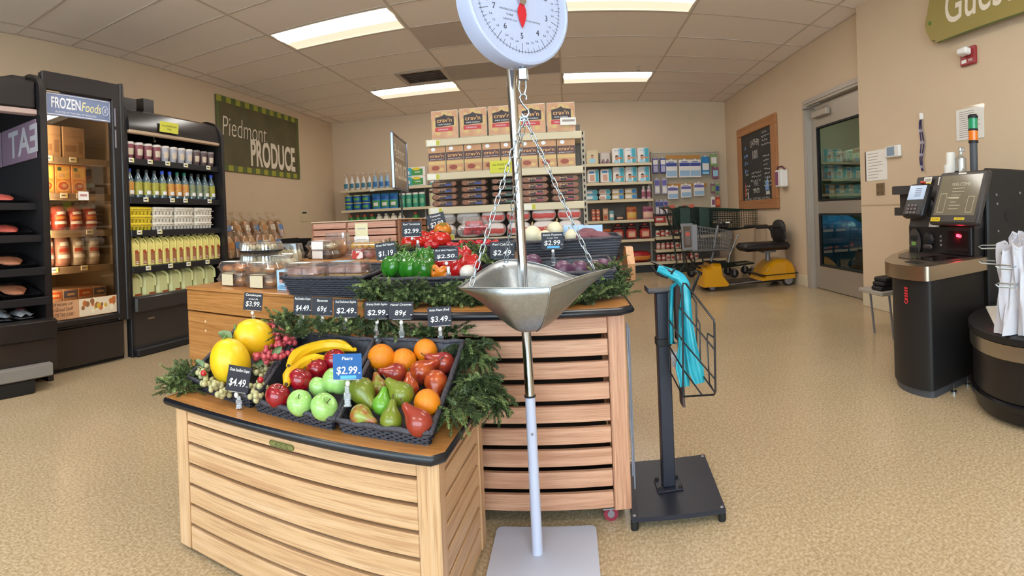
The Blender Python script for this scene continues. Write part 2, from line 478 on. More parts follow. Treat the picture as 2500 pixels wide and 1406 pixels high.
# air vent and sprinkler heads
vx, vy = (gx[2] + gx[3]) / 2 + .1, (gy[14] + gy[15]) / 2
hx, hy = .31, .31
t = thing('ceiling_vent', 'square grey air vent in the ceiling beside the far left light panel', 'vent', (vx + .2, vy, HC), 0)
f = MB()
for a, b, c_, d_ in ((-hx, hx, -hy, -hy + .05), (-hx, hx, hy - .05, hy), (-hx, -hx + .05, -hy, hy), (hx - .05, hx, -hy, hy)): f.box(a, b, c_, d_, -.012, .02)
f.build('frame', mat('vent_paint', '#b9aa9c', .5), t, smooth=False)
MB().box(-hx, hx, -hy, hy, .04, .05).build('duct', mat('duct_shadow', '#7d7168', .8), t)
for k in range(7):
    y = -hy + .08 + k * .075
    MB().add([(-hx + .05, y - .02, -.006), (hx - .05, y - .02, -.006), (hx - .05, y + .035, .022), (-hx + .05, y + .035, .022)], [(0, 1, 2, 3)]).build('slat', mat('vent_slat', '#c2b4a6', .5), t, smooth=False)
o = MB().box(gx[2] + .01, vx + .2 - hx, gy[14] + .01, gy[15] - .01, 0, .014, c=.002).build('ceiling_tile', M_tile, ceil); o.location.z = HC
o = MB().box(vx + .2 + hx, gx[3] - .009, gy[14] + .01, gy[15] - .01, 0, .014).build('ceiling_tile', M_tile, ceil) if vx + .2 + hx < gx[3] - .03 else None
if o: o.location.z = HC
for k, (x, y, l) in enumerate(((-2.456, 6.5, 'left of the far left light panel'), (.948, 6.46, 'in front of the far right light panel'))):
    t = thing('sprinkler_head', 'small steel sprinkler head hanging from the ceiling ' + l, 'sprinkler', (x, y, HC), 0)
    MB().lathe([(.03, 0), (.028, -.006), (.008, -.01), (.007, -.03)], 12).build('escutcheon', M_grid, t)
    MB().cyl((0, 0, -.05), (0, 0, -.053), .022, n=12).cyl((-.01, 0, -.03), (-.006, 0, -.05), .002, n=5).cyl((.01, 0, -.03), (.006, 0, -.05), .002, n=5).build('deflector', M_grey, t)
# skirting and the seam on the right wall
struct(MB().box(A, A + .012, FY, D, 0, .1, c=.004).build('baseboard_left', M_base))
struct(MB().box(A, B, D - .012, D, 0, .1, c=.004).build('baseboard_back', M_base))
struct(MB().box(B - .012, B, DY1, D, 0, .13, c=.004).box(B2 - .012, B2, FY, DY0, 0, .13, c=.004).build('baseboard_right', M_base))
struct(MB().box(B2 - .004, B2, FY, DY0, .935, .945).build('trim_1', mat('seam', '#c4ae8d', .7)))
# ---------------------------------------------------------------- door on the right
M_jamb = mat('door_frame_paint', '#b5aba0', .4, .2)
M_leaf = mat('door_leaf_metal', '#b2a89c', .38, .5)
M_dglass = clear_mat('tinted_door_glass', '#9aa99e', .11, .02)
door = MB().box(B - .02, B + .12, DY1 - .06, DY1, 0, DZ).box(B - .02, B + .12, DY0, DY1, DZ - .055, DZ).box(B - .02, B + .12, DY0, DY0 + .03, 0, DZ)
door.box(B - .03, B - .02, DY1 - .03, DY1 + .012, 0, DZ + .015).box(B - .03, B - .02, DY0, DY1, DZ - .03, DZ + .015)
dr = struct(door.build('door_1', M_jamb, smooth=False))
ly0, ly1, X0, X1 = DY0 + .035, DY1 - .065, B + .045, B + .085
lf = MB()
for a, b, c_, d_ in ((ly0, ly0 + .09, .01, DZ - .06), (ly1 - .12, ly1, .01, DZ - .06), (ly0, ly1, .01, .27), (ly0, ly1, 1.83, DZ - .06), (ly0, ly1, .86, 1.0)): lf.box(X0, X1, a, b, c_, d_, c=.004)
lf.build('leaf', M_leaf, dr)
for z0, z1 in ((.27, .86), (1.0, 1.83)):
    q = MB()
    for a, b, c_, d_ in ((ly0 + .09, ly1 - .12, z0, z0 + .018), (ly0 + .09, ly1 - .12, z1 - .018, z1), (ly0 + .09, ly0 + .108, z0, z1), (ly1 - .138, ly1 - .12, z0, z1)): q.box(X0 - .008, X0 + .03, a, b, c_, d_)
    q.build('glazing_bead', M_blackm, dr, smooth=False)
    MB().box(X0 + .015, X0 + .02, ly0 + .1, ly1 - .13, z0 + .01, z1 - .01).build('pane', M_dglass, dr, smooth=False)
MB().box(X0 - .055, X0 - .002, ly1 - .45, ly1 - .1, 1.93, 2.0, c=.006).build('door_closer', mat('closer_grey', '#b9b0a4', .35, .4), dr)
MB().tube([(X0 - .03, ly1 - .15, 2.0), (X0 - .04, ly1 - .15, 2.03), (X0 - .12, ly1 - .02, 2.04)], .009, 6).tube([(X0 - .12, ly1 - .02, 2.04), (B - .02, ly1 - .35, 2.06)], .008, 6).build('closer_arm', M_grey, dr)
# stock room behind the panes; shelf and cartons stand in for a reflection
struct(MB().box(B + .12, 4.6, 3.2, 3.3, 0, 2.9).box(B + .12, 4.6, 6.9, 7.0, 0, 2.9).box(4.5, 4.6, 3.3, 6.9, 0, 2.9).box(B + .12, 4.6, 3.2, 7.0, 2.7, 2.8).build('wall_stockroom', mat('stock_wall', '#77856f', .8), smooth=False))
M_stock = [mat('stock_teal', '#7fc4bd', .5), mat('stock_white', '#dfe4e2', .5), mat('stock_pink', '#b98c84', .5), mat('stock_blue', '#6aa4cf', .5), mat('stock_tan', '#b59b79', .6)]
t = thing('reflected_shelf', 'grey shelf behind the door glass, standing in for a reflection', 'shelf', (0, 0, 0))
for y in (5.25, 6.75):
    for x in (3.6, 3.98): MB().box(x, x + .03, y, y + .03, 0, 1.75).build('upright', M_grey, t, smooth=False)
for z in (1.02, 1.27, 1.53): MB().box(3.58, 4.02, 5.2, 6.82, z - .025, z).build('shelf_board', M_grey, t, smooth=False)
cnt = {}; rr = random.Random(5); n = 0
for li, z in enumerate((1.02, 1.27, 1.53)):
    y = 5.29
    while y < 6.5:
        wv = rr.choice((.16, .2, .24)); hv = rr.uniform(.15, .2)
        mm = rr.choice(M_stock)
        o = MB().box(3.62, 3.9, y, y + wv, z + .001, z + hv, c=.012).box(3.616, 3.621, y + .02, y + wv - .02, z + hv * .2, z + hv * .6, 1).build('reflected_carton', [mm, M_stock[1]])
        n += 1
        tag(o, 'reflected carton behind the door glass, %s on the %s shelf' % (ORD[cnt.setdefault(li, 0)] + ' along', ('lowest', 'middle', 'top')[li]), 'box', 'cartons on the reflected shelf'); y += wv + .012; cnt[li] += 1
M_bale = mat('blue_wrap', '#2f86dd', .25, noise=(7, .4), bump=(14, .7))
q = MB(); rr = random.Random(8)
q.ball((3.2, 5.72, .44), .43, 26, 18, 0, (.84, 1.5, .98), lambda d, th, ph: 1 + .035 * math.sin(5 * ph + 3 * th) + .03 * math.cos(7 * th) + .02 * math.sin(11 * ph))
tag(q.build('wrapped_bale', M_bale), 'big blue plastic wrapped bale on the floor behind the glass door', 'bale')
ld = bpy.data.lights.new('stock_room_fill', 'AREA'); ld.energy = 70; ld.size = 1.0; ld.color = (.85, 1, .93)  # added area lamp without a fixture, brightens the room behind the panes
lo = bpy.data.objects.new('stock_room_fill', ld); COL.objects.link(lo); lo.location = (3.5, 5.4, 2.66)
# ================================================================ signs and fittings on the walls
M_sgreen = mat('sign_green', '#4e4c33', .6, noise=(3, .3, .3), col2='#6a6040')
M_sgr2 = mat('sign_edge_green', '#5d6b3a', .6)
M_slime = mat('sign_lime', '#a5a33c', .6)
M_cream = mat('cream_print', '#efe3cf', .7)
t = thing('wall_sign', 'large dark green produce sign with cream lettering high on the left wall', 'sign', (A, 6.13, 1.69))
wp(MB().box(A + .001, A + .025, 5.1, 7.17, 1.69, 2.65, c=.003).build('board', M_sgreen), t)
q = MB(); T = fL(6.135, 2.17, A + .0255)
for k in range(10):
    x0 = -1.03 + k * .206
    for y0 in (-.478, .40):
        q.rect(T, x0, x0 + .103, y0, y0 + .075, 0); q.rect(T, x0 + .103, x0 + .206, y0, y0 + .075, 1)
q.rect(T, -1.033, -.985, -.4, .4, 1).rect(T, .985, 1.033, -.4, .4, 1)
wp(q.build('border', [M_slime, M_sgr2], smooth=False), t)
wp(MB().text('Piedmont', frame((A + .0262, 5.72, 2.27), (0, 1, .0), WZ), .27, xs=.62, w=1.02, shear=.12, bold=-.012).build('lettering', M_cream, smooth=False), t)
wp(MB().text('PRODUCE', frame((A + .0262, 6.42, 1.98), WY, WZ), .36, w=1.2, bold=.03).build('lettering', M_cream, smooth=False), t)
q = MB().box(A + .001, A + .008, 7.17, 7.41, 1.02, 1.22).rect(fL(7.29, 1.16, A + .0085), -.07, .07, -.012, .012, 1)
tag(q.build('wall_notice', [mat('cream_plate', '#d8c6a6', .5), M_ink], smooth=False), 'small cream notice plate low on the left wall past the bread', 'notice')
# chalkboard
M_pine = wood('pine_frame', '#c08a58', '#b57b4c', '#a76c40', 1, .45, .6)
M_pinez = wood('pine_frame_upright', '#c08a58', '#b57b4c', '#a76c40', 2, .45, .6)
t = thing('chalkboard', 'wood framed chalkboard with white chalk writing on the right wall', 'chalkboard', (B, 7.0, .93))
y0, y1, z0, z1, fw = 6.22, 7.76, .935, 2.175, .13
for nme, a, b, c_, d_, m_ in (('frame_rail', y0, y1, z1 - fw, z1, M_pine), ('frame_rail', y0, y1, z0, z0 + fw, M_pine), ('frame_stile', y0, y0 + fw + .04, z0 + fw, z1 - fw, M_pinez), ('frame_stile', y1 - fw - .04, y1, z0 + fw, z1 - fw, M_pinez)):
    wp(MB().box(B - .04, B - .001, a, b, c_, d_, c=.006).build(nme, m_), t)
M_slate = mat('slate', '#3a3735', .7, noise=(4, .25))
wp(MB().box(B - .02, B - .002, y0 + fw, y1 - fw, z0 + fw, z1 - fw).build('slate', M_slate), t)
M_chalk = mat('chalk', '#c9c6c0', .9); M_chalkb = mat('blue_chalk', '#7fa6d8', .9); M_chalko = mat('orange_chalk', '#b5532e', .9); M_chalkg = mat('green_chalk', '#3f6b4a', .9)
XB = B - .0205
q = MB()
for k, ch in enumerate('GATHER'):
    a = (k - 2.5) * .19
    q.text(ch, frame((XB, 7.02 - .33 * math.sin(a), 1.76 + .2 * math.cos(a) - .06), (0, -math.cos(a), -math.sin(a)), (0, -math.sin(a), math.cos(a))), .09, 0)
q.text('101', fR(7.02, 1.72, XB), .12, 0, bold=.02)
rr = random.Random(4)
def scrib(yc, zc, w_, n, m_=0, h=.03):
    for i in range(n):
        ww = w_ * rr.uniform(.7, 1); fq = rr.uniform(1.1, 2.6); z = zc - i * h * 1.9
        x = -ww / 2
        while x < ww / 2:
            l = rr.uniform(.03, .08); T = fR(yc - x, z + rr.uniform(-.006, .006), XB - .0004)
            pts = [T @ Vector((s_ * l / 5, h * .5 * math.sin(s_ * fq + x * 57) * (1 if s_ % 2 else .5), 0)) for s_ in range(6)]
            q.tube(pts, .0038, 3, m_, cap=False); x += l + .022
for a in ((7.02, 1.46, .42, 3), (6.62, 1.66, .2, 3), (7.38, 1.45, .13, 1), (7.38, 1.28, .16, 3), (6.58, 1.48, .22, 5), (6.62, 1.99, .26, 4), (7.05, 1.22, .2, 1)): scrib(*a)
scrib(7.42, 1.85, .1, 4, 1, .06)
q.text('FREE', fR(7.0, 1.3, XB), .06, 0).text('BAGS', fR(7.0, 1.2, XB), .07, 0)
q.text('EAT WELL  SHOP WELL  LIVE WELL', fR(6.99, 1.085, XB), .035, 0, w=1.0)
for a, b, c_, d_, m_ in ((7.42, 7.5, 1.12, 1.28, 2), (7.44, 7.48, 1.28, 1.34, 2), (7.33, 7.38, 1.1, 1.2, 0), (6.52, 6.66, 1.18, 1.3, 1), (6.5, 6.64, 1.13, 1.19, 0), (6.55, 6.6, 1.3, 1.37, 1)):
    q.quad((XB - .0006, b, c_), (XB - .0006, a, c_), (XB - .0006, a + .012, d_), (XB - .0006, b - .012, d_), m_)
wp(q.build('chalk_writing', [M_chalk, M_chalkb, M_chalko, M_chalkg], smooth=False), t)['kind'] = 'stuff'
# wipes dispenser beside the chalkboard
t = thing('wipe_dispenser', 'small white and purple wipe dispenser on the wall beside the chalkboard', 'dispenser', (B - .05, 6.03, 1.2))
wp(MB().box(B - .1, B - .001, 5.93, 6.12, 1.2, 1.42, c=.012).build('body', M_white), t)
wp(MB().rect(fR(6.065, 1.31, B - .1005), -.045, .045, -.085, .085).build('label', mat('purple_print', '#8d4a72', .5), smooth=False), t)
wp(MB().tube([(B - .05, 5.92, 1.42), (B - .07, 5.95, 1.455), (B - .07, 6.1, 1.455), (B - .05, 6.13, 1.42)], .012, 6).build('bracket', mat('purple_dark', '#6c3f50', .5)), t)
# hanging green service sign
SX = B2 - .05
M_olive = mat('olive_sign', '#a08f4e', .55); M_oledge = mat('olive_edge', '#6f7f4a', .5)
oy = lambda y: y
pts = [(2.98, 2.115), (2.99, 2.135), (3.035, 2.14), (3.085, 2.215), (3.105, 2.28), (3.07, 2.36), (3.045, 2.44), (3.0, 2.452), (2.985, 2.52), (1.0, 2.52), (1.0, 2.115)]
sg = [(-(p[0] * .975), p[1]) for p in pts]
T = Matrix(((0, 0, -1, SX), (-1, 0, 0, 0), (0, 1, 0, 0), (0, 0, 0, 1)))
t = thing('service_sign', 'olive green hanging sign with cream lettering at top right', 'sign', (SX, 2.0, 2.1))
wp(MB().prism(sg, 0, .03, 0, T=T, ms=1).build('board', [M_olive, M_oledge], smooth=False), t)
wp(MB().text('Guest Services', fR(1.985, 2.335, SX - .0305), .26, w=1.62, bold=.006, shear=.08).build('lettering', M_cream, smooth=False), t)
wp(MB().cyl((SX - .036, 2.965, 2.27), (SX - .029, 2.965, 2.27), .014).build('screw', mat('screw_green', '#4f7a22', .4)), t)
for y_ in (2.8, 2.0, 1.4): wp(MB().cyl((SX + .001, y_, 2.3), (B2 - .0005, y_, 2.3), .012, n=8).build('standoff', M_alu), t)
# fire strobe
t = thing('fire_strobe', 'red fire alarm strobe under the olive green sign', 'alarm', (B2, 2.62, 1.93))
p0, p1 = at(2350, 165, X=B2), at(2386, 110, X=B2)
M_red = mat('alarm_red', '#a02a30', .4)
wp(MB().box(B2 - .025, B2 - .001, p1.y, p0.y, p0.z, p1.z, c=.005).build('plate', M_red), t)
cy = (p0.y + p1.y) / 2; cz = (p0.z + p1.z) / 2
wp(MB().box(B2 - .085, B2 - .024, cy - .045, cy + .05, cz - .0, cz + .05, c=.01).build('lens', M_white), t)
wp(MB().text('FIRE', fR(cy - .03, p0.z + .03, B2 - .0255), .018, 0).rect(fR(cy + .035, p0.z + .028, B2 - .0255), -.025, .025, -.012, .012, 0).build('lettering', M_white, smooth=False), t)
# paper notice, thermostat, switch, lanyard, taped sheets on the right-hand wall
def plate(name, px, labels, cat, m_=M_paper, th=.004, lines=0, line_m=M_ink, yel=None):
    a, b = at(px[0], px[3], X=B2), at(px[2], px[1], X=B2)
    q = MB().box(B2 - th, B2 - .0006, b.y, a.y, a.z, b.z, c=min(.003, th * .3))
    T = fR((a.y + b.y) / 2, (a.z + b.z) / 2, B2 - th - .0004)
    hw, hh = abs(a.y - b.y) / 2, abs(b.z - a.z) / 2
    r5 = random.Random(px[0])
    for k in range(lines):
        z = hh * .8 - k * hh * 1.6 / max(1, lines - 1)
        q.rect(T, -hw * .75, -hw * .75 + hw * 1.5 * r5.uniform(.5, 1), z - hh * .018, z + hh * .018, 1)
    return tag(q.build(name, [m_, line_m], smooth=False), labels, cat), T, hw, hh
o, T, hw, hh = plate('paper_notice', (2115, 362, 2165, 443), 'white paper notice in a dark edged holder beside the glass door', 'notice', lines=9, line_m=mat('grey_ink', '#a79c94', .8))
MB().rect(T, -hw - .004, -hw + .012, -hh, hh, 0, .002).build('holder_edge', mat('maroon', '#4a2730', .5), o, smooth=False)
t = thing('thermostat', 'white thermostat with grey screen on the wall right of the paper notice', 'thermostat', at(2185, 387, X=B2))
a, b = at(2168, 387, X=B2), at(2202, 353, X=B2)
wp(MB().box(B2 - .035, B2 - .001, b.y, a.y, a.z, b.z, c=.008).build('body', M_white), t)
wp(MB().rect(fR((a.y + b.y) / 2 + .01, (a.z + b.z) / 2, B2 - .0355), -.06, .05, -.035, .04).build('screen', mat('lcd_grey', '#8ba0b5', .3), smooth=False), t)
t = thing('light_switch', 'brown two gang switch plate below the paper notice', 'switch', at(2150, 477, X=B2))
a, b = at(2141, 477, X=B2), at(2160, 446, X=B2)
wp(MB().box(B2 - .008, B2 - .001, b.y, a.y, a.z, b.z, c=.003).build('plate', mat('bronze_plate', '#8a7558', .4, .4)), t)
for dy in (-.03, .03):
    for dz in (-.03, .025): wp(MB().box(B2 - .013, B2 - .007, (a.y + b.y) / 2 + dy - .012, (a.y + b.y) / 2 + dy + .012, (a.z + b.z) / 2 + dz - .01, (a.z + b.z) / 2 + dz + .01, c=.002).build('rocker', mat('bronze_dark', '#6d5b45', .4)), t)
t = thing('lanyard', 'dark blue lanyard hanging from a wall hook above the checkout', 'lanyard', at(2254, 415, X=B2))
p = at(2253, 286, X=B2); e = at(2256, 418, X=B2)
wp(MB().box(B2 - .03, B2 - .001, p.y - .012, p.y + .012, p.z - .02, p.z + .03, c=.004).build('hook', M_white), t)
n = 9; bands = MB()
for s_ in (-1, 1):
    P = [Vector((B2 - .02 - .004 * s_, p.y + (e.y - p.y) * k / n + s_ * .010 * math.sin(PI * k / n) + .012 * math.sin(k * 1.1), p.z + (e.z - p.z) * k / n)) for k in range(n + 1)]
    vs = [v + Vector((0, d, 0)) for v in P for d in (-.009, .009)]
    bands.add(vs, [(2 * k, 2 * k + 1, 2 * k + 3, 2 * k + 2) for k in range(n)], 0)
    for k in range(0, n, 2): bands.add([v + Vector((-.0006, 0, 0)) for v in (vs[2 * k], vs[2 * k + 1], (vs[2 * k] + vs[2 * k + 2]) / 2, (vs[2 * k + 1] + vs[2 * k + 3]) / 2)], [(0, 1, 3, 2)], 1)
wp(bands.build('strap', [mat('navy_strap', '#3b3564', .7), mat('strap_print', '#a9a6c4', .7)], smooth=False), t)
o, T, hw, hh = plate('taped_sheets', (2336, 256, 2402, 345), 'white printed sheet in a clear sleeve on the wall behind the signal light', 'paper', lines=13, line_m=mat('grey_ink', '#a79c94', .8))
MB().rect(T, -hw - .01, hw + .01, -hh - .01, hh + .012, 0, .0012).build('sleeve', clear_mat('clear_sleeve', '#ffffff', .03), o, smooth=False)
# ================================================================ black refrigerated cases along the left wall
XF = -2.93
M_case = mat('case_black', '#262324', .32, noise=(30, .15))
M_caseb = mat('case_brown_black', '#2f2826', .35, noise=(30, .1))
M_casein = mat('case_inside', '#1b1c22', .45)
M_rail = mat('case_rail', '#3b3a3e', .3, .5)
M_strip = mat('tan_strip', '#c3a98d', .35)
M_tagw = mat('price_tag_white', '#f2efdf', .7); M_tagy = mat('price_tag_yellow', '#e6dc8b', .7)
def tags(t, X, z, ys, w=.052, h=.032):
    for i, y in enumerate(ys):
        q = MB().box(X, X + .004, y - w / 2, y + w / 2, z - h, z + .002).rect(fL(y, z - h * .5, X + .0043), -w * .38, w * .2, -.003, .004, 1).rect(fL(y, z - h * .5, X + .0044), w * .2, w * .5, -h * .45, h * .45, 2)
        wp(q.build('price_tag', [M_tagw, M_ink, M_tagy], smooth=False), t)
def endpanel(t, y0, y1, x0, xf, ztop, zlow=0, r=.14, m_=M_case, name='end_panel'):
    P = [(x0, zlow), (xf, zlow), (xf, ztop - r)] + [(xf - r + r * math.cos(a), ztop - r + r * math.sin(a)) for a in [PI / 2 * k / 7 for k in range(1, 8)]] + [(x0, ztop)]
    T = Matrix(((1, 0, 0, 0), (0, 0, 1, 0), (0, 1, 0, 0), (0, 0, 0, 1)))
    q = MB().prism(P, y0, y1, 0, T=T)
    return wp(q.build(name, m_), t)
# ---- meat case (runs out of the frame to the left)
t = thing('meat_case', 'black open meat case at the left edge of the picture', 'display case', (-3.4, .6, 0))
MY0, MY1 = -.9, 1.80
wp(MB().box(-3.98, -3.88, MY0, MY1, .1, 1.95).build('back_panel', M_casein), t)
wp(MB().box(-3.95, -2.98, MY0, MY1, 1.9, 1.97, c=.01).box(-3.0, -2.9, MY0, MY1, 1.775, 1.97, c=.015).build('canopy', M_case), t)
wp(MB().box(-2.935, -2.89, MY0, MY1, 1.735, 1.774, c=.006).build('canopy_strip', mat('pinkish_strip', '#b9a29c', .35)), t)
wp(MB().box(-3.9, -2.78, MY0, MY1, .34, .40).box(-2.80, -2.72, MY0, MY1, .30, .425, c=.012).build('tray_well', M_case), t)
wp(MB().box(-3.9, -2.74, MY0, MY1, .12, .34).build('front_panel', M_caseb), t)
wp(MB().box(-2.74, -2.695, MY0, MY1 - .06, .085, .165, c=.008).build('bumper', mat('bumper_grey', '#8b8682', .45)), t)
wp(MB().box(-3.9, -2.70, MY0, MY1 - .19, 0.0, .085, c=.006).build('plinth', M_blackm), t)
wp(MB().tube([(-2.735, MY0, .315), (-2.735, MY1 - .05, .315)], .006, 6).build('trim_bead', M_rail), t)
endpanel(t, MY1, MY1 + .045, -3.98, -2.86, 2.04, r=.16)
wp(MB().prism([(-3.9, 1.97), (-3.0, 1.97), (-3.0, 2.02), (-3.35, 2.10), (-3.9, 2.10)], MY1 - .12, MY1 - .02, T=Matrix(((1, 0, 0, 0), (0, 0, 1, 0), (0, 1, 0, 0), (0, 0, 0, 1)))).build('vent_hood', M_case), t)
M_mirror = mat('reflected_sign_mauve', '#7d6473', .45)
wp(MB().box(-3.38, -2.90, 1.786, 1.797, 1.455, 1.715, c=.003).box(-3.9, -3.395, 1.786, 1.797, 1.455, 1.715, c=.003).build('sign_reflection', M_mirror), t)  # reflection of a sign in the end panel, built as coloured boards
T = frame((-3.075, 1.7855, 1.59), WX, WZ) @ Matrix.Diagonal((-1, 1, 1, 1))
wp(MB().text('EAT', T, .19, w=.40, bold=.02).build('reflected_lettering', mat('reflected_letter_grey', '#a9a3a6', .6), smooth=False), t)
SHM = [(1.165, -3.30, -2.93), (.955, -3.35, -2.88), (.745, -3.35, -2.84), (.56, -3.3, -2.80)]
for z, xa, xb in SHM:
    wp(MB().box(-3.88, xb - .02, MY0, MY1, z - .05, z - .03).box(xb - .02, xb, MY0, MY1, z - .055, z - .005, c=.004).build('shelf', M_casein), t)
    for y in (1.36,): wp(MB().box(xb, xb + .003, y - .04, y + .04, z - .036, z - .018).build('price_tag', mat('tag_grey', '#a8a5a8', .6), smooth=False), t)
M_tray = mat('meat_tray_black', '#17161a', .3)
M_meats = [mat('red_meat', '#c2313a', .35, noise=(24, .35), col2='#8d1f2a'), mat('pink_meat', '#cf6a5c', .35, noise=(24, .3), col2='#b24a40'), mat('pale_meat', '#c98a6a', .35, noise=(24, .3), col2='#a96a4e')]
M_film = clear_mat('cling_film', '#ffffff', .1)
def tray_mb(k):
    q = MB().add([(-.1, -.115, 0), (.1, -.115, 0), (.1, .115, 0), (-.1, .115, 0), (-.125, -.145, .035), (.125, -.145, .035), (.125, .145, .035), (-.125, .145, .035),
                  (-.11, -.13, .033), (.11, -.13, .033), (.11, .13, .033), (-.11, .13, .033), (-.095, -.11, .008), (.095, -.11, .008), (.095, .11, .008), (-.095, .11, .008)],
                 [(3, 2, 1, 0), (0, 1, 5, 4), (1, 2, 6, 5), (2, 3, 7, 6), (3, 0, 4, 7), (4, 5, 9, 8), (5, 6, 10, 9), (6, 7, 11, 10), (7, 4, 8, 11), (8, 9, 13, 12), (9, 10, 14, 13), (10, 11, 15, 14), (11, 8, 12, 15), (12, 13, 14, 15)])
    return q
protos = []
for k in range(3):
    r_ = thing('meat_tray', 'x', 'meat', (0, 0, 0))
    tray_mb(k).build('tray', M_tray, r_)
    MB().ball((0, -.005, .026), .085, 18, 9, 0, (1.0, 1.15, .24), lambda d, th, ph: 1 + .06 * math.sin(3 * ph + k) + .05 * math.sin(5 * ph)).build('meat', M_meats[k], r_)
    protos.append(r_)
lv = ['top', 'second', 'third', 'lowest']
used = set()
for si, (z, xa, xb) in enumerate(SHM):
    for yi, y in enumerate((.98, 1.30, 1.62)):
        k = (0, 0, 1, 2)[si] if yi != 2 else (1, 1, 2, 2)[si]
        lab = 'black tray of %s meat, %s on the %s shelf of the meat case' % (('red', 'pink', 'pale')[k], ('leftmost', 'middle', 'rightmost')[yi], lv[si])
        loc, rot = (xb - .17, y, z + .014), (0, math.radians(16), 0)
        if k not in used:
            used.add(k); o = protos[k]; o.location = loc; o.rotation_euler = rot; o['label'] = lab; o['group'] = 'meat trays'
        else: o = dup(protos[k], loc, rot=rot, label=lab, group='meat trays')
rr = random.Random(9)
for i in range(9):
    y = 1.0 + (i % 5) * .16 + rr.uniform(-.02, .02); x = -2.92 - (i // 5) * .15
    q = MB().surf(lambda u, v: Vector((-.075 + .15 * u, -.06 + .12 * v, .02 + .035 * math.sin(PI * u) * math.sin(PI * v) + .008 * math.sin(13 * u + i) * math.sin(11 * v))), 9, 9, 0)
    q.surf(lambda u, v: Vector((-.04 + .08 * u, -.035 + .07 * v, .028 + .037 * math.sin(PI * (.25 + .5 * u)) * math.sin(PI * (.25 + .5 * v)))), 4, 4, 1)
    q.surf(lambda u, v: Vector((-.075 + .15 * u, .06 - .12 * v, .0)), 2, 2, 0)
    tag(q.build('deli_pack', [mat('clear_bag_white', '#cfd3da', .15, noise=(18, .6), col2='#4b5160'), (mat('pack_label_white', '#e8e4e6', .5), mat('pack_label_red', '#a2585c', .5), mat('pack_label_blue', '#5f86b4', .5))[i % 3]], loc=(x, y, .425), rz=rr.uniform(-.3, .3)),
        'shiny pack with %s label, %s in %s row of meat case well' % (('a white', 'a red', 'a blue')[i % 3], nth(i % 5, 5 if i < 5 else 4), 'front' if i < 5 else 'back'), 'package', 'packs in the meat case well')
# ---- freezer with a glass door
FY0, FY1, FZ = 1.86, 2.60, 2.06
t = thing('freezer', 'tall black freezer with a glass door and a blue header sign', 'freezer', (-3.45, 2.23, 0))
wp(MB().box(-4.0, XF - .06, FY0, FY0 + .03, .0, FZ - .03).box(-4.0, XF - .06, FY1 - .03, FY1, .0, FZ - .03).box(-4.0, -3.9, FY0, FY1, .0, FZ - .03).box(-4.0, XF - .06, FY0, FY1, FZ - .1, FZ - .03).box(-4.0, XF - .06, FY0, FY1, .30, .35).build('cabinet', mat('freezer_inside_haze', '#a08e78', .5), smooth=False), t)  # beige haze reflected by the door glass is put into this colour
fr = MB()
for a, b, c_, d_ in ((FY0 + .01, FY0 + .045, .33, FZ - .04), (FY1 - .125, FY1, .30, FZ), (FY0 + .01, FY1, 1.93, FZ), (FY0 + .01, FY1, .315, .36)): fr.box(XF - .06, XF, a, b, c_, d_, c=.008)
wp(fr.build('door_frame', M_case), t)
wp(MB().cyl((XF - .01, FY1 - .03, .3), (XF - .01, FY1 - .03, FZ + .005), .022, n=12).build('corner_post', M_case), t)
for z in (1.80, 1.64): wp(MB().box(XF, XF + .018, FY1 - .115, FY1 - .1, z - .07, z + .07, c=.004).build('hinge', mat('hinge_grey', '#77727a', .3, .7)), t)
wp(MB().box(-4.0, XF - .03, FY0 + .005, FY1 - .06, .03, .30, c=.01).build('kick_panel', M_caseb), t)
wp(MB().box(-3.95, XF - .07, FY0 + .01, FY1 - .03, 0, .035).build('plinth', M_blackm), t)
wp(MB().box(XF - .05, XF - .015, FY0 + .02, FY1 - .02, .30, .314, c=.004).build('trim_bead', M_rail), t)
gl = wp(MB().box(XF - .03, XF - .026, FY0 + .045, FY1 - .125, .36, 1.93).build('glass_pane', clear_mat('freezer_glass', '#e2d6c4', .07, .02), smooth=False), t)
M_fblue = mat('frozen_sign_blue', '#7d8bb0', .5); M_fwhite = mat('frozen_white', '#eef0f4', .5); M_fyel = mat('frozen_yellow', '#efe7a8', .5)
yc = (FY0 + .045 + FY1 - .125) / 2
wp(MB().box(XF - .025, XF - .021, FY0 + .046, FY1 - .126, 1.765, 1.925).build('header_sign', M_fblue, smooth=False), t)
q = MB(); T = fL(yc, 1.845, XF - .0205)
hw = (FY1 - .125 - FY0 - .045) / 2 - .006
for a, b, c_, d_ in ((-hw, hw, .068, .073), (-hw, hw, -.073, -.068), (-hw, -hw + .004, -.073, .073), (hw - .004, hw, -.073, .073)): q.rect(T, a, b, c_, d_)
q.text('FROZEN', T @ Matrix.Translation((-.115, .012, 0)), .075, w=.25, bold=.02)
q.text('SELECTED AT THE PEAK OF FRESHNESS', T @ Matrix.Translation((-.03, -.052, 0)), .012, w=.36)
q.tube([T @ Vector((.235 + .028 * math.cos(a), .0 + .034 * math.sin(a), 0)) for a in [2 * PI * k / 14 for k in range(14)]], .002, 4, closed=True)
q.text('g', T @ Matrix.Translation((.235, .0, 0)), .03)
wp(q.build('lettering', M_fwhite, smooth=False), t)
wp(MB().text('Foods', T @ Matrix.Translation((.108, .006, 0)), .07, w=.18, shear=.25, bold=.004).build('lettering', M_fyel, smooth=False), t)
q = MB().box(XF - .025, XF - .021, FY0 + .046, FY1 - .126, .365, .49)
wp(q.build('door_sticker', mat('sticker_peach', '#d9a57c', .5), smooth=False), t)
T = fL(FY0 + .046, .43, XF - .0205); W = FY1 - .126 - FY0 - .046
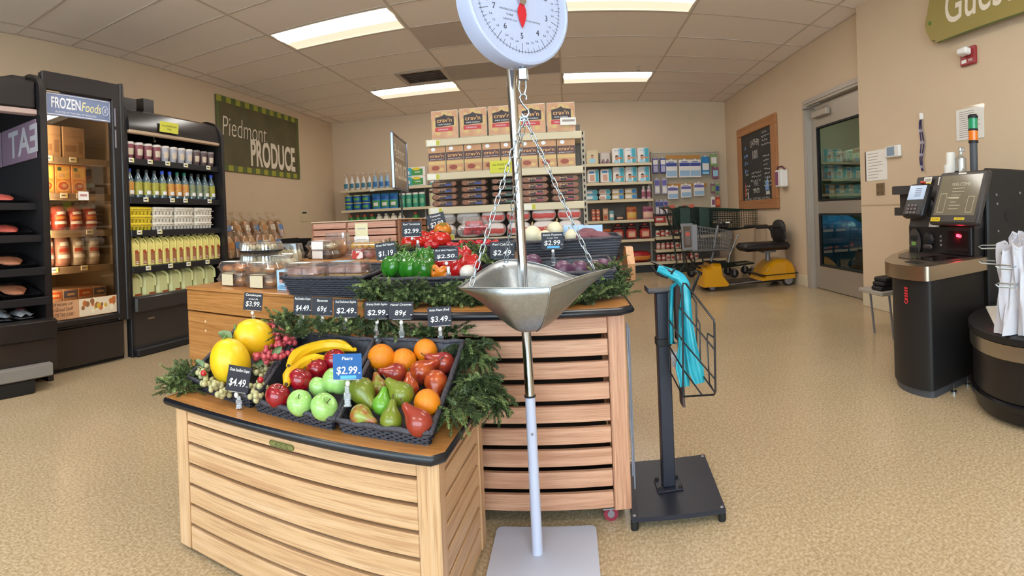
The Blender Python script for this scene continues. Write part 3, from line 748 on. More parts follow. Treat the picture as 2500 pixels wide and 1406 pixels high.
q = MB().text('GET MORE OF', T @ Matrix.Translation((.075, .038, 0)), .016, w=.19).text('the Good Stuff', T @ Matrix.Translation((.075, .005, 0)), .024, w=.2, shear=.25).text('LESS OF THE JUNK!', T @ Matrix.Translation((.075, -.036, 0)), .024, w=.21)
wp(q.build('lettering', mat('sticker_brown', '#5b3a25', .6), smooth=False), t)
q = MB().rect(T, .225, W - .002, -.062, .058, 0); rr = random.Random(2)
for k in range(26):
    cx, cy, r_ = rr.uniform(.25, W - .025), rr.uniform(-.042, .04), rr.uniform(.012, .024)
    q.add([T @ Vector((cx + r_ * math.cos(2 * PI * i / 10), cy + r_ * math.sin(2 * PI * i / 10), .0005 + k * .00004)) for i in range(10)], [tuple(range(10))], 1 + k % 4)
wp(q.build('food_print', [mat('print_pale', '#ead9bd', .5), mat('print_yellow', '#d9ae3c', .5), mat('print_orange', '#c9713a', .5), mat('print_cream', '#f3e6c8', .5), mat('print_brown', '#9b6a43', .5)], smooth=False), t)
q = MB().box(XF - .0205, XF - .019, 2.155, 2.245, 1.185, 1.245).rect(fL(2.2, 1.215, XF - .0187), -.03, .03, -.004, .012, 1)
wp(q.build('door_note', [M_paper, mat('pink_ink', '#c58a8a', .7)], smooth=False), t)
SHF = [1.50, 1.24, .975, .715, .50]
for z in SHF[:4]:
    wp(MB().box(-3.9, XF - .13, FY0 + .03, FY1 - .03, z - .03, z - .015).box(XF - .14, XF - .12, FY0 + .03, FY1 - .03, z - .05, z, c=.003).build('shelf', mat('freezer_shelf', '#94836f', .45)), t)
wp(MB().box(-3.9, XF - .08, FY0 + .03, FY1 - .03, .352, .372).build('shelf', mat('freezer_shelf', '#94836f', .45)), t)
for z, ys in ((1.50, (1.98, 2.19)), (1.24, (1.95, 2.10, 2.24)), (.975, (1.95, 2.32)), (.715, (2.0, 2.26))): tags(t, XF - .119, z, ys, .06, .034)
wp(MB().box(XF - .14, XF - .1, FY0 + .05, FY0 + .22, 1.86, 1.9).build('lamp', mat('freezer_lamp', '#fff3df', .5, emit=5), smooth=False), t)
ld = bpy.data.lights.new('freezer_lamp', 'AREA'); ld.energy = 8; ld.shape = 'RECTANGLE'; ld.size = .05; ld.size_y = 1.3; ld.color = (1, .86, .68)
lo = bpy.data.objects.new('freezer_lamp', ld); COL.objects.link(lo); lo.location = (XF - .07, FY0 + .05, 1.15)
lo.rotation_euler = Vector((-.8, .6, 0)).to_track_quat('-Z', 'Y').to_euler()
FX = XF - .15
def fbox(y0, y1, z0, z1, mats, lab, deco, nm='frozen_food_box', d=.3, cat='box', grp='frozen food in the freezer', back=0):
    yc, w = (y0 + y1) / 2, y1 - y0; h = z1 - z0
    q = MB().box(-d, 0, -w / 2, w / 2, 0, h, c=.004)
    T = frame((.0006, 0, 0), WY, WZ); deco(q, T, w, h)
    return tag(q.build(nm, mats, loc=(FX - back, yc, z0)), lab, cat, grp)
Mk = mat('kraft_brown', '#a98b6c', .7); Mkd = mat('kraft_dark', '#8b6d50', .7)
M_or = mat('pizza_orange', '#d9904a', .5); M_orl = mat('pizza_yellow', '#e7bd62', .5); M_ord = mat('pizza_red', '#b5502c', .5); M_tan = mat('tan_pack', '#c9a67c', .5)
def d_kraft(q, T, w, h):
    q.rect(T, -w * .4, w * .45, h * .68, h * .70, 1).rect(T, -w * .4, w * .1, h * .2, h * .4, 1).rect(T, w * .2, w * .4, h * .15, h * .55, 1)
def d_pizza(q, T, w, h):
    q.rect(T, -w * .42, w * .42, h * .5, h * .93, 1, .0001).rect(T, -w * .3, w * .1, h * .56, h * .7, 3, .0003).rect(T, -w * .36, -w * .1, h * .78, h * .9, 4, .0003)
    q.add([T @ Vector((w * .42 * math.cos(2 * PI * i / 14), h * .25 + h * .2 * math.sin(2 * PI * i / 14), .0003)) for i in range(14)], [tuple(range(14))], 1)
    q.add([T @ Vector((w * .34 * math.cos(2 * PI * i / 14), h * .25 + h * .15 * math.sin(2 * PI * i / 14), .0005)) for i in range(14)], [tuple(range(14))], 2)
    q.add([T @ Vector((w * .16 * math.cos(2 * PI * i / 10) + w * .05, h * .27 + h * .06 * math.sin(2 * PI * i / 10), .0007)) for i in range(10)], [tuple(range(10))], 3)
for i in range(2): fbox(1.91 + i * .215, 2.11 + i * .215, 1.502, 1.73, [Mk, Mkd], 'plain brown carton, %s on the top freezer shelf' % ('left one', 'right one')[i], d_kraft)
for i in range(3): fbox(1.91 + i * .142, 2.045 + i * .142, 1.242, 1.45, [M_or, M_orl, M_ord, M_tan, mat('dark_green_print', '#3f5a3a', .5)], 'orange frozen meal box, %s on the second freezer shelf' % nth(i, 3), d_pizza)
def d_bars(q, T, w, h):
    for k in range(4): q.rect(T, -w * .46, w * .46, h * (.08 + .23 * k), h * (.2 + .23 * k), 1 + k % 2)
for i in range(3): fbox(2.05 + i * .155, 2.195 + i * .155, .977, 1.16, [mat('brown_stack', '#8d5e40', .5), Mkd, M_ord], 'brown frozen box with striped front, %s on the third freezer shelf' % nth(i, 3), d_bars, back=.19)
def fbag(y0, y1, z0, h, mats, lab):
    w = y1 - y0
    def fn(u, v):
        a = 2 * PI * u; s_ = math.sin(PI * min(1, .12 + v * .94)) ** .5
        return Vector((-.08 + .07 * s_ * math.sin(a) + .006 * math.sin(9 * v + 4 * u), w / 2 * (.8 + .2 * s_) * math.cos(a), h * v + .008 * math.sin(8 * u) * v))
    q = MB().surf(fn, 20, 12, 0, cu=True)
    for k in range(3): q.surf(lambda u, v: fn(.25 + (u - .5) * (.3 - .04 * k), .25 + .2 * k + .12 * v) + Vector((.0025, 0, 0)), 6, 3, 1 + k % 2)
    return tag(q.build('frozen_bag', mats, loc=(FX, (y0 + y1) / 2, z0)), lab, 'bag', 'frozen food bags in the freezer')
M_bagr = mat('frozen_red', '#c05a45', .35, noise=(20, .4), col2='#a03a34'); M_bagp = mat('frozen_pink', '#c9a59a', .35, noise=(20, .3), col2='#b58076'); M_bagw = mat('frozen_pale', '#cfc3b4', .3, noise=(20, .3))
for i in range(4): fbag(1.91 + i * .14, 2.04 + i * .14, .977 if i == 0 else .977, .17, [M_bagr, M_fwhite, M_or], 'red frozen food bag, %s standing before the striped boxes' % nth(i, 4))
for i in range(4): fbag(1.93 + i * .138, 2.06 + i * .138, .717, .22, [(M_bagp, M_bagp, M_bagw, M_bagw)[i], M_fwhite, M_bagr], '%s frozen food bag, %s on the fourth freezer shelf' % (('pink', 'pink', 'pale', 'pale')[i], nth(i, 4)))
def d_blue(q, T, w, h):
    q.rect(T, -w * .42, w * .42, h * .3, h * .85, 1).rect(T, -w * .2, w * .3, h * .45, h * .65, 2, .0003)
for i in range(4):
    for j in range(2):
        fbox(1.95 + i * .135, 2.08 + i * .135, .5 + j * .092 - .125 + .0, .585 + j * .092 - .125, [mat('frz_tan', '#b08b70', .5), (mat('frz_navy', '#4f5a78', .5), M_ord)[(i + j) % 2], M_tan], '%s row frozen carton with dark label, %s at the freezer bottom' % (('lower', 'upper')[j], nth(i, 4)), d_blue, d=.22)
# ---- dairy cooler
DY_0, DY_1 = 2.64, 3.74
t = thing('dairy_cooler', 'black open dairy cooler with five shelves of tubs, bottles, eggs and jugs', 'cooler', (-3.45, 3.2, 0))
wp(MB().box(-3.98, -3.9, DY_0, DY_1, .1, 1.97).build('back_panel', M_casein, smooth=False), t)
wp(MB().box(-3.98, XF - .02, DY_0 - .03, DY_0, 0, 1.9, c=.004).build('side_panel', M_casein), t)
cp = [(-3.95, 1.93), (-3.06, 1.93), (-2.97, 1.89), (-2.935, 1.80), (-2.93, 1.735), (-2.95, 1.735), (-2.96, 1.80), (-3.0, 1.87), (-3.95, 1.88)]
TXZ = Matrix(((1, 0, 0, 0), (0, 0, 1, 0), (0, 1, 0, 0), (0, 0, 0, 1)))
wp(MB().prism(cp, DY_0, DY_1, T=TXZ).build('canopy', mat('canopy_black', '#2b2829', .22)), t)
wp(MB().box(-2.965, -2.928, DY_0, DY_1, 1.705, 1.734, c=.006).build('canopy_strip', M_strip), t)
wp(MB().cyl((-3.02, 2.98, 1.69), (-3.02, 3.0, 1.69), .014).cyl((-3.02, 2.99, 1.7), (-3.02, 2.99, 1.73), .005).build('lamp_knob', M_steel), t)
endpanel(t, DY_1, DY_1 + .04, -3.98, XF + .02, 1.955, r=.2)
wp(MB().box(-3.98, XF - .03, DY_0, DY_1, .06, .398).box(XF - .06, XF + .012, DY_0, DY_1, .33, .455, c=.014).build('front_panel', mat('dairy_front', '#35312f', .3)), t)
wp(MB().box(-3.9, XF + .015, DY_0, DY_1, 0, .06, c=.01).build('plinth', M_blackm), t)
wp(MB().box(XF + .001, XF + .007, 2.76, 2.83, .272, .284).build('badge', M_steel), t)
wp(MB().prism([(-3.9, 1.93), (-3.1, 1.93), (-3.1, 2.03), (-3.9, 2.03)], DY_0 + .02, DY_0 + .24, T=TXZ).build('top_housing', M_case, smooth=False), t)
wp(MB().prism([(-3.9, 1.93), (-3.12, 1.93), (-3.12, 2.06), (-3.35, 2.09), (-3.9, 2.09)], 2.98, 3.10, T=TXZ).build('top_housing', M_case, smooth=False), t)
q = MB().add([(XF + .016, 2.95, 1.745), (XF + .016, 3.17, 1.745), (XF + .006, 3.19, 1.835), (XF + .006, 2.97, 1.835)], [(0, 1, 2, 3)])
T = frame((XF + .0108, 3.07, 1.80), WY, (-.010, 0, .09))
q.text('ALL COOLER SALES', T, .014, 1, w=.17).text('FINAL', T @ Matrix.Translation((0, -.025, 0)), .014, 1)
wp(q.build('yellow_note', [M_yel, M_ink], smooth=False), t)
SHD = [1.515, 1.215, .96, .68, .415]
for k, z in enumerate(SHD):
    if k < 4: wp(MB().box(-3.9, XF - .03, DY_0, DY_1, z - .03, z - .012).box(XF - .035, XF - .015, DY_0, DY_1, z - .05, z, c=.004).build('shelf', M_casein if k != 2 else M_rail), t)
for z, ys in ((1.515, (2.66, 2.86, 3.06, 3.28, 3.58)), (1.215, (2.80, 3.10, 3.26, 3.58)), (.96, (2.72, 2.94)), (.68, (2.80, 3.05, 3.27, 3.52))): tags(t, XF - .013, z - .002, ys)
# tubs; the last few tubs, bottles and jugs stand in for mirror images
def tub(m_, ml):
    r_ = thing('yogurt_tub', 'x', 'tub')
    MB().lathe([(.030, 0), (.032, .002), (.041, .115)], 16).build('cup', m_, r_)
    MB().lathe([(.0435, .112), (.0435, .128), (.040, .131), (.0, .131)], 16).build('lid', ml, r_)
    MB().surf(lambda u, v: Vector(((.0352 + .0041 * v) * math.cos((u - .5) * 1.7), (.0352 + .0041 * v) * math.sin((u - .5) * 1.7), .03 + .05 * v)), 7, 2).build('label', mat('tub_label', '#d8c9b4', .5), r_)
    return r_
M_lidw = mat('tub_lid', '#e9e2dd', .4)
tp = [tub(mat('tub_rose', '#a2606a', .45, noise=(30, .3)), M_lidw), tub(mat('tub_white', '#c9c7d2', .45, noise=(30, .25)), M_lidw), tub(mat('tub_reflected_brown', '#6f5a5c', .45), mat('tub_lid_reflected', '#8d8486', .4))]
us = set()
def place(protos, k, loc, rz, lab, grp, us, rot=None):
    if k not in us:
        us.add(k); o = protos[k]; o.location = loc; o.rotation_euler = rot if rot else (0, 0, rz); o['label'] = lab; o['group'] = grp; return o
    return dup(protos[k], loc, rz, lab, grp, rot)
for i in range(11):
    k = 0 if i < 4 else 1 if i < 8 else 2
    place(tp, k, (-3.0, 2.69 + i * .098, 1.516), 0, '%s yogurt tub, %s on the top cooler shelf' % (('rosy', 'white', 'reflected greyish brown')[k], nth(i, 11)), 'tubs on the top cooler shelf', us)
# bottles
M_bglass = clear_mat('bottle_clear', '#cfe3ea', .16, .05, .22, '#8fb4c4')
def bottle(mlab, mcap):
    r_ = thing('juice_bottle', 'x', 'bottle')
    MB().lathe([(.030, 0), (.035, .004), (.035, .125), (.031, .145), (.017, .178), (.0135, .185), (.0135, .205)], 14).build('body', M_bglass, r_)
    MB().lathe([(.0355, .022), (.0355, .122)], 16).build('label', mlab, r_)
    MB().surf(lambda u, v: Vector((.0362 * math.cos((u - .5) * 1.3), .0362 * math.sin((u - .5) * 1.3), .026 + .028 * v)), 5, 2).build('label_panel', M_fwhite, r_)
    MB().lathe([(.0165, .198), (.0165, .222), (.014, .225), (0, .225)], 12).build('cap', mcap, r_)
    return r_
cb, ck, cg = mat('cap_blue', '#3a5bd0', .4), mat('cap_black', '#2a2c2c', .4), mat('cap_green', '#1d6d55', .4)
lo_, ly_, lg_ = mat('label_orange', '#d9732f', .5, noise=(40, .3), col2='#c9b25a'), mat('label_yellow', '#cdb93f', .5, noise=(40, .3), col2='#8e9a4a'), mat('label_reflected_teal', '#547f78', .5, noise=(40, .3), col2='#a9a26a')
bp_ = [bottle(lo_, cb), bottle(ly_, ck), bottle(ly_, cb), bottle(lo_, cg), bottle(lg_, ck)]
us = set()
seq = [0, 1, 1, 1, 2, 0, 3, 3, 4, 4, 4, 2]
nm5 = ['orange labelled bottle with a blue cap', 'yellow labelled bottle with a black cap', 'yellow labelled bottle with a blue cap', 'orange labelled bottle with a green cap', 'reflected teal labelled bottle with a black cap']
for i, k in enumerate(seq):
    place(bp_, k, (-3.0, 2.685 + i * .0905, 1.216), 0, '%s, %s on cooler shelf' % (nm5[k], nth(i, 12)), 'bottles on the second cooler shelf', us)
# egg cartons
def carton(m_):
    r_ = thing('egg_carton', 'x', 'egg carton')
    q = MB()
    for i in range(6):
        y = -.1 + i * .04
        for x in (-.03, .03): q.lathe([(.013, 0), (.0195, .03)], 8, (x, y, 0))
    q.box(-.058, .058, -.124, .124, .027, .031).build('tray', m_, r_)
    MB().box(-.054, .054, -.12, .12, .031, .060, c=.012).build('lid', m_, r_)
    q = MB()
    for i in range(5): q.box(.0535, .0575, -.085 + i * .04, -.075 + i * .04, .034, .04)
    q.build('latch', mat('carton_slot', '#8d8577', .7), r_, smooth=False)['kind'] = 'stuff'
    return r_
ep = [carton(mat('carton_yellow', '#f0d93c', .6)), carton(mat('carton_white', '#f1ece0', .6))]
us = set()
for i in range(5):
    for j in range(3):
        k = 0 if i == 0 else 1
        y = 2.765 + i * .252 if i < 4 else 3.65
        if i == 4: continue
        place(ep, k, (-3.02 + .004 * j, y, .961 + j * .0605), 0, '%s egg carton, %s of the %s stack of eggs' % (('yellow', 'white')[k], ('bottom', 'middle', 'top')[j], nth(i, 4)), 'egg cartons', us)
# jugs
M_jug = mat('milk_yellow', '#ecdf86', .4, spec=.4); M_jug2 = mat('milk_pale', '#e6e6a4', .4)
def jug(w, d, h, m_, mcap, ml, lowlab=False):
    r_ = thing('milk_jug', 'x', 'jug')
    hb = h * .62
    q = MB()
    ring = lambda a, b, z, ox=0: [(ox + sx * a, sy * b, z) for sx, sy in ((-1, -.7), (-.7, -1), (.7, -1), (1, -.7), (1, .7), (.7, 1), (-.7, 1), (-1, .7))]
    secs = [ring(d / 2 * .94, w / 2 * .94, 0), ring(d / 2, w / 2, h * .02), ring(d / 2, w / 2, hb), ring(d / 2 * .93, w / 2 * .9, h * .70), ring(d * .26, w * .27, h * .86, 0), ring(d * .15, w * .22, h * .9, 0), ring(d * .15, w * .22, h * .93, 0)]
    vs = [v for s_ in secs for v in s_]
    fs = [(k * 8 + i, k * 8 + (i + 1) % 8, (k + 1) * 8 + (i + 1) % 8, (k + 1) * 8 + i) for k in range(len(secs) - 1) for i in range(8)] + [tuple(range(8))[::-1], tuple(range(48, 56))]
    q.add(vs, fs).build('body', m_, r_, ang=.6)
    MB().tube([(d * .12, w * .1, h * .88), (d * .34, w * .3, h * .86), (d * .47, w * .4, h * .76), (d * .50, w * .42, h * .6), (d * .49, w * .40, h * .46)], w * .085, 7).build('handle', m_, r_)
    MB().lathe([(w * .235, h * .92), (w * .235, h * .985), (w * .2, h), (0, h)], 12).build('cap', mcap, r_)
    q = MB(); T = frame((d / 2 + .0008, 0, 0), WY, WZ)
    a, b = (.06, .52) if not lowlab else (.05, .26)
    q.rect(T, -w * .1, w * .44, h * a, h * b, 0).rect(T, -w * .06, w * .4, h * (b - .10), h * (b - .02), 1, .0003).rect(T, -w * .04, w * .38, h * (a + .03), h * (a + .05), 2, .0003).rect(T, -w * .04, w * .3, h * (a + .08), h * (a + .1), 2, .0003)
    q.build('label', [ml, M_ord, M_tagw], r_, smooth=False)
    return r_
cr, cw, cbr, cnv = mat('cap_red', '#c0392f', .4), mat('cap_white', '#e9e3d6', .4), mat('cap_brown', '#7d4a4e', .4), mat('cap_navy', '#2f4795', .4)
ml = mat('jug_label', '#a86c4c', .5)
jp = [jug(.078, .12, .242, M_jug, c_, ml) for c_ in (cr, cbr, cw, cnv)]
us = set(); sq = [0, 1, 1, 2, 2, 3, 3, 2, 2, 2, 2, 2, 2]
for i, k in enumerate(sq):
    place(jp, k, (-3.02, 2.69 + i * .0835, .681), 0, 'yellow milk jug with %s cap, %s in the upper jug row' % (('a red', 'a brown', 'a white', 'a navy')[k], nth(i, 13)), 'milk jugs on the fourth cooler shelf', us)
jp = [jug(.135, .14, .245, M_jug2, c_, ml, True) for c_ in (cr, cbr, cnv, cw)]
us = set(); sq = [0, 1, 1, 2, 2, 3, 3]
for i, k in enumerate(sq):
    place(jp, k, (-3.075, 2.72 + i * .152, .401), 0, 'big pale milk jug with %s cap, %s in the lowest jug row' % (('a red', 'a brown', 'a navy', 'a white')[k], nth(i, 7)), 'milk jugs on the lowest cooler shelf', us)
# ---- bread rack further along the left wall
t = thing('bread_rack', 'low black stepped bread rack along the left wall', 'rack', (-3.75, 5.2, 0))
wp(MB().box(-4.04, -3.3, 4.2, 6.3, .0, .42, c=.01).build('base', M_blackm), t)
wp(MB().box(-4.04, -3.35, 4.2, 6.3, .55, .60).box(-3.36, -3.33, 4.2, 6.3, .52, .62, c=.004).build('shelf', M_case), t)
wp(MB().box(-4.04, -3.62, 4.2, 6.3, .74, .78).box(-3.63, -3.60, 4.2, 6.3, .71, .79, c=.004).build('shelf', M_case), t)
wp(MB().box(-4.04, -4.0, 4.2, 6.3, .42, 1.0).box(-4.0, -3.4, 4.2, 4.23, .42, .6).box(-4.0, -3.4, 6.27, 6.3, .42, .78).build('back_panel', M_case), t)
tags(t, -3.329, .60, (4.5, 5.4), .06, .03); tags(t, -3.599, .785, (5.0, 5.75), .06, .03)
M_crust = [mat('crust_brown', '#c9914f', .5, noise=(14, .3), col2='#a56c34'), mat('crust_tan', '#d6ab6c', .5, noise=(14, .3), col2='#b98848'), mat('crust_dark', '#b5793f', .5, noise=(14, .3), col2='#8f5a30')]
M_bband = [mat('bread_white', '#e9dcc8', .4), mat('bread_orange', '#c98a4a', .4), mat('bread_blue', '#5b83b5', .4)]
M_bagc = clear_mat('bread_bag', '#fffaf2', .1, .12, .08, '#efe4d2')
def loaf(k, band):
    r_ = thing('bread_loaf', 'x', 'bread')
    bump = lambda d, th, ph: 1 + .05 * math.sin(4 * ph + k)
    def fn(u, v):
        a = 2 * PI * u; e = math.sin(PI * min(.97, max(.03, v))) ** .28
        return Vector(((.062 * math.cos(a)) * e * (1 + .1 * math.sin(a)), .055 * math.sin(a) * e, .24 * v))
    MB().surf(fn, 16, 9, 0, cu=True).build('loaf', M_crust[k], r_)
    def fb(u, v):
        a = 2 * PI * u; e = (1 if v < .62 else max(.12, 1 - (v - .62) / .2) if v < .82 else .12 + (v - .82) * 2.2)
        return Vector((.068 * math.cos(a) * e + .003 * math.sin(7 * u * 6.28 + 9 * v), .06 * math.sin(a) * e, .36 * v))
    MB().surf(fb, 18, 14, 0, cu=True).build('bag', M_bagc, r_)
    MB().surf(lambda u, v: Vector((.0695 * math.cos((u - .5) * 1.9), .0615 * math.sin((u - .5) * 1.9), .1 + .07 * v)), 7, 2).build('label', M_bband[band], r_)
    MB().tube([Vector((.010 * math.cos(a), .009 * math.sin(a), .295)) for a in [2 * PI * i / 8 for i in range(8)]], .003, 4, closed=True).build('tie', M_bband[(band + 1) % 3], r_)
    return r_
lp = [loaf(0, 0), loaf(1, 1), loaf(2, 2)]
us = set()
for i in range(9):
    y = 4.36 + i * .14
    place(lp, i % 3, (-3.445 + .008 * (i % 2), y, .622), 0, 'bagged %s loaf with a %s label, %s on the lower bread shelf' % (('brown', 'tan', 'dark')[i % 3], ('white', 'orange', 'blue')[i % 3], nth(i, 9)), 'loaves on the bread rack', us, rot=(0, -.13, .1 * math.sin(i * 3)))
for i in range(9):
    y = 4.5 + i * .195
    place(lp, (i * 2 + 1) % 3, (-3.74, y, .806), 0, 'bagged loaf leaning back, %s on the upper bread shelf' % nth(i, 9), 'loaves on the bread rack', us, rot=(0, -.3, .15 * math.sin(i * 5)))
# ================================================================ shelving along the back wall and the cracker gondola
M_shelf = mat('shelf_cream', '#cfc3b0', .5); M_shback = mat('shelf_back_grey', '#7d7873', .7); M_lip = mat('shelf_lip', '#d8c9a8', .45)
M_kick = mat('kick_black', '#1b1a1c', .5)
def unit(t, x0, x1, yf, yb, zs, top, back=True, base=.0, thick=.03):
    if back: wp(MB().box(x0, x1, yb - .03, yb, .1, top).build('back_board', M_shback, smooth=False), t)
    for z in zs:
        wp(MB().box(x0, x1, yf + .012, yb - .03, z - .025, z).box(x0, x1, yf, yf + .014, z - .04, z + .004, 1, c=.004).build('shelf', [M_shelf, M_lip]), t)
    wp(MB().box(x0, x1, yf + .04, yb - .03, base, zs[-1] - .04).build('kick_plate', M_kick, smooth=False), t)
RY, RB = 8.03, 8.44
t = thing('baby_shelf', 'cream shelving unit of baby goods on the back wall', 'shelving', (.7, 8.2, 0))
RZ = [1.72, 1.425, 1.155, .835, .53, .16]
unit(t, .02, 1.335, RY, RB, RZ, 1.93)
for x in (.02, 1.335):
    q = MB().box(x - .015, x + .015, RB - .06, RB - .02, 0, 1.93)
    wp(q.build('upright', M_shelf, smooth=False), t)
skin, hair, teal, lblue, pwht, porg, pblu = mat('print_skin', '#c99a7c', .6), mat('print_hair', '#54382c', .6), mat('pack_teal', '#3fa9bd', .4), mat('pack_light_blue', '#9fcfe4', .4), mat('pack_white', '#efe9e4', .4), mat('pack_orange', '#e0804a', .4), mat('pack_blue', '#2f86c4', .4)
def pack(name, w, d, h, mats, deco, lab, cat, grp, loc, rz=0, c=.018, rx=0):
    q = MB().box(-w / 2, w / 2, -d / 2, d / 2, 0, h, c=c)
    if deco: deco(q, fF(0, 0, -d / 2 - .0008), w, h)
    o = tag(q.build(name, mats, loc=loc, rz=rz), lab, cat, grp)
    if rx: o.rotation_euler = (rx, 0, rz)
    return o
def disc(q, T, cx, cy, rx, ry, m, n=12, z=0, a0=0, a1=2 * PI):
    q.add([T @ Vector((cx + rx * math.cos(a0 + (a1 - a0) * i / n), cy + ry * math.sin(a0 + (a1 - a0) * i / n), z)) for i in range(n + (a1 - a0 < 6))], [tuple(range(n + (a1 - a0 < 6)))], m)
def d_baby(q, T, w, h):
    q.rect(T, w * .12, w * .42, h * .05, h * .95, 1).rect(T, w * .0, w * .12, h * .3, h * .95, 2)
    q.text('soft dry', T @ Matrix.Translation((-w * .12, h * .82, .0003)), h * .09, 3, w=w * .4)
    q.rect(T, w * .0, w * .34, h * .30, h * .40, 6, .0004)
    disc(q, T, -w * .14, h * .14, w * .2, h * .16, 2, z=.0003)
    disc(q, T, -w * .14, h * .36, w * .135, h * .155, 4, z=.0005); disc(q, T, -w * .14, h * .41, w * .14, h * .13, 5, z=.0007, a0=.2, a1=PI - .2)
bm = [pwht, teal, lblue, pblu, skin, hair, porg]
xs = [.415, .62, .82, 1.02, 1.225]
for li in (0, 1):
    for i in range(5):
        z = RZ[li] + .005
        if li == 0 and i == 0:
            def d0(q, T, w, h):
                q.rect(T, -w * .42, w * .42, h * .08, h * .92, 1); disc(q, T, 0, h * .52, w * .12, h * .12, 4, z=.0003); disc(q, T, 0, h * .57, w * .12, h * .09, 5, z=.0005, a0=.2, a1=PI - .2); disc(q, T, .0, h * .26, w * .26, h * .17, 2, z=.0003)
            pack('wipes_box', .19, .12, .23, [mat('box_cream', '#cdbb95', .5), mat('box_sand', '#d8c8a2', .5), lblue, pblu, skin, hair], d0, 'cream box with a child print, leftmost on the top baby shelf', 'box', None, (xs[0], 8.2, z), c=.004)
        elif li == 0 and i == 1:
            def d1(q, T, w, h):
                for k in range(12): q.tube([T @ Vector((-w * .4 + k * w * .07, h * .04, 0)), T @ Vector((-w * .4 + k * w * .07 + .015, h * (.3 + .15 * math.sin(k)), 0))], .006, 4, 1)
            pack('pacifier_pack', .16, .08, .19, [mat('pack_pale', '#cbbfb8', .4), mat('pack_plum', '#6d3b52', .5)], d1, 'pale pack with plum pattern, second on the top baby shelf', 'package', None, (xs[1], 8.2, z))
        elif li == 1 and i < 2:
            pack('nappy_pack', .18, .14, .22, [pwht, teal, mat('pack_peach', '#d9a48c', .4), pblu], lambda q, T, w, h: (q.rect(T, w * .2, w * .46, h * .1, h * .95, 1), q.rect(T, -w * .3, w * .1, h * .15, h * .6, 2), q.rect(T, -w * .35, w * .1, h * .7, h * .85, 3)), 'nappy pack with peach print, %s on the second baby shelf' % ('leftmost', 'second from left')[i], 'package', 'nappy packs', (xs[i], 8.2, z), .05)
        else:
            pack('nappy_pack', .192, .14, .245, bm, d_baby, 'nappy pack with a baby portrait, %s on the %s baby shelf' % (('third from left', 'fourth from left', 'rightmost')[i - 2], ('top', 'second')[li]), 'package', 'nappy packs', (xs[i], 8.2, z), .06 * math.sin(i * 4 + li))
for i in range(4):
    for j in range(2):
        mm = [[lblue, teal, pwht], [pwht, teal, mat('pack_peach', '#d9a48c', .4)], [mat('box_sand', '#d8c8a2', .5), pblu, pwht], [mat('box_sand', '#d8c8a2', .5), pblu, pwht]][i]
        pack('wipes_pack', .19, .15, .085, mm, lambda q, T, w, h: (q.rect(T, w * .1, w * .45, h * .15, h * .85, 1), q.rect(T, -w * .42, w * .0, h * .3, h * .7, 2)), '%s wipes pack, %s of stack %s on the third baby shelf' % (('blue', 'white', 'sand', 'sand')[i], ('bottom', 'top')[j], nth(i, 5)), 'package', 'wipes packs', (.385 + i * .205, 8.2, RZ[2] + .005 + j * .0865), 0, .012 if i > 1 else .025)
def lotion(mats):
    r_ = thing('lotion_bottle', 'x', 'bottle')
    MB().lathe([(.030, 0), (.034, .01), (.034, .13), (.022, .16), (.012, .165)], 14).build('body', mats[0], r_)
    MB().lathe([(.0345, .03), (.0345, .11)], 14).build('label', mats[1], r_)
    MB().lathe([(.02, .16), (.02, .195), (0, .2)], 12).build('cap', pwht, r_)
    return r_
lb = lotion([mat('lotion_pink', '#c9a8b4', .4), mat('lotion_label', '#9c5a6c', .5)])
lb.location = (1.20, 8.12, RZ[2] + .005); lb['label'] = 'pink lotion bottle, left of the pair at the end of the third baby shelf'
dup(lb, (1.285, 8.12, RZ[2] + .005), 0, 'pink lotion bottle, right of the pair at the end of the third baby shelf')
# fourth shelf: tins and small packs
def tin(name, r, h, m1, m2, lab, loc, cat='tin', grp=None):
    r_ = thing(name, lab, cat, loc, 0, grp)
    MB().lathe([(r * .97, 0), (r, .004), (r, h - .004), (r * .97, h), (0, h - .003)], 14).build('can', M_steel if cat == 'can' else m1, r_)
    MB().lathe([(r * 1.006, h * .1), (r * 1.006, h * .9)], 14).build('label', m1, r_)
    MB().surf(lambda u, v: Vector((r * 1.015 * math.cos(-PI / 2 + (u - .5) * 1.6), r * 1.015 * math.sin(-PI / 2 + (u - .5) * 1.6), h * (.3 + .35 * v))), 6, 2).build('label_panel', m2, r_)
    return r_
M_cred, M_ccream = mat('tin_red', '#c2553f', .4), mat('tin_cream', '#ddb59a', .5)
t0 = tin('food_tin', .033, .09, M_cred, M_ccream, 'red food tin, lower left of the four at the left of the fourth shelf', (.4, 8.12, RZ[3] + .005), 'can', 'stacked red tins')
for a, b, l in ((.47, 0, 'lower right'), (.4, 1, 'upper left'), (.47, 1, 'upper right')):
    dup(t0, (a, 8.12, RZ[3] + .005 + b * .091), 0, 'red food tin, %s of the four at the left of the fourth shelf' % l)
pack('cereal_carton', .085, .06, .19, [mat('carton_tan', '#b58a66', .5), M_ccream, M_ord], lambda q, T, w, h: (q.rect(T, -w * .35, w * .35, h * .55, h * .85, 1), q.rect(T, -w * .3, w * .3, h * .15, h * .4, 2)), 'tan carton standing beside the red tins on the fourth shelf', 'box', None, (.585, 8.12, RZ[3] + .005), c=.004)
tin('teal_jar', .042, .15, mat('jar_teal', '#6fa4ad', .4), pwht, 'teal jar with white panel on the fourth shelf', (.68, 8.12, RZ[3] + .005), (.0, 0) and 'jar')
tin('dark_tub', .07, .075, mat('tub_dark', '#4a4144', .5), M_ccream, 'low dark tub on the fourth shelf', (.81, 8.14, RZ[3] + .005), 'tub')
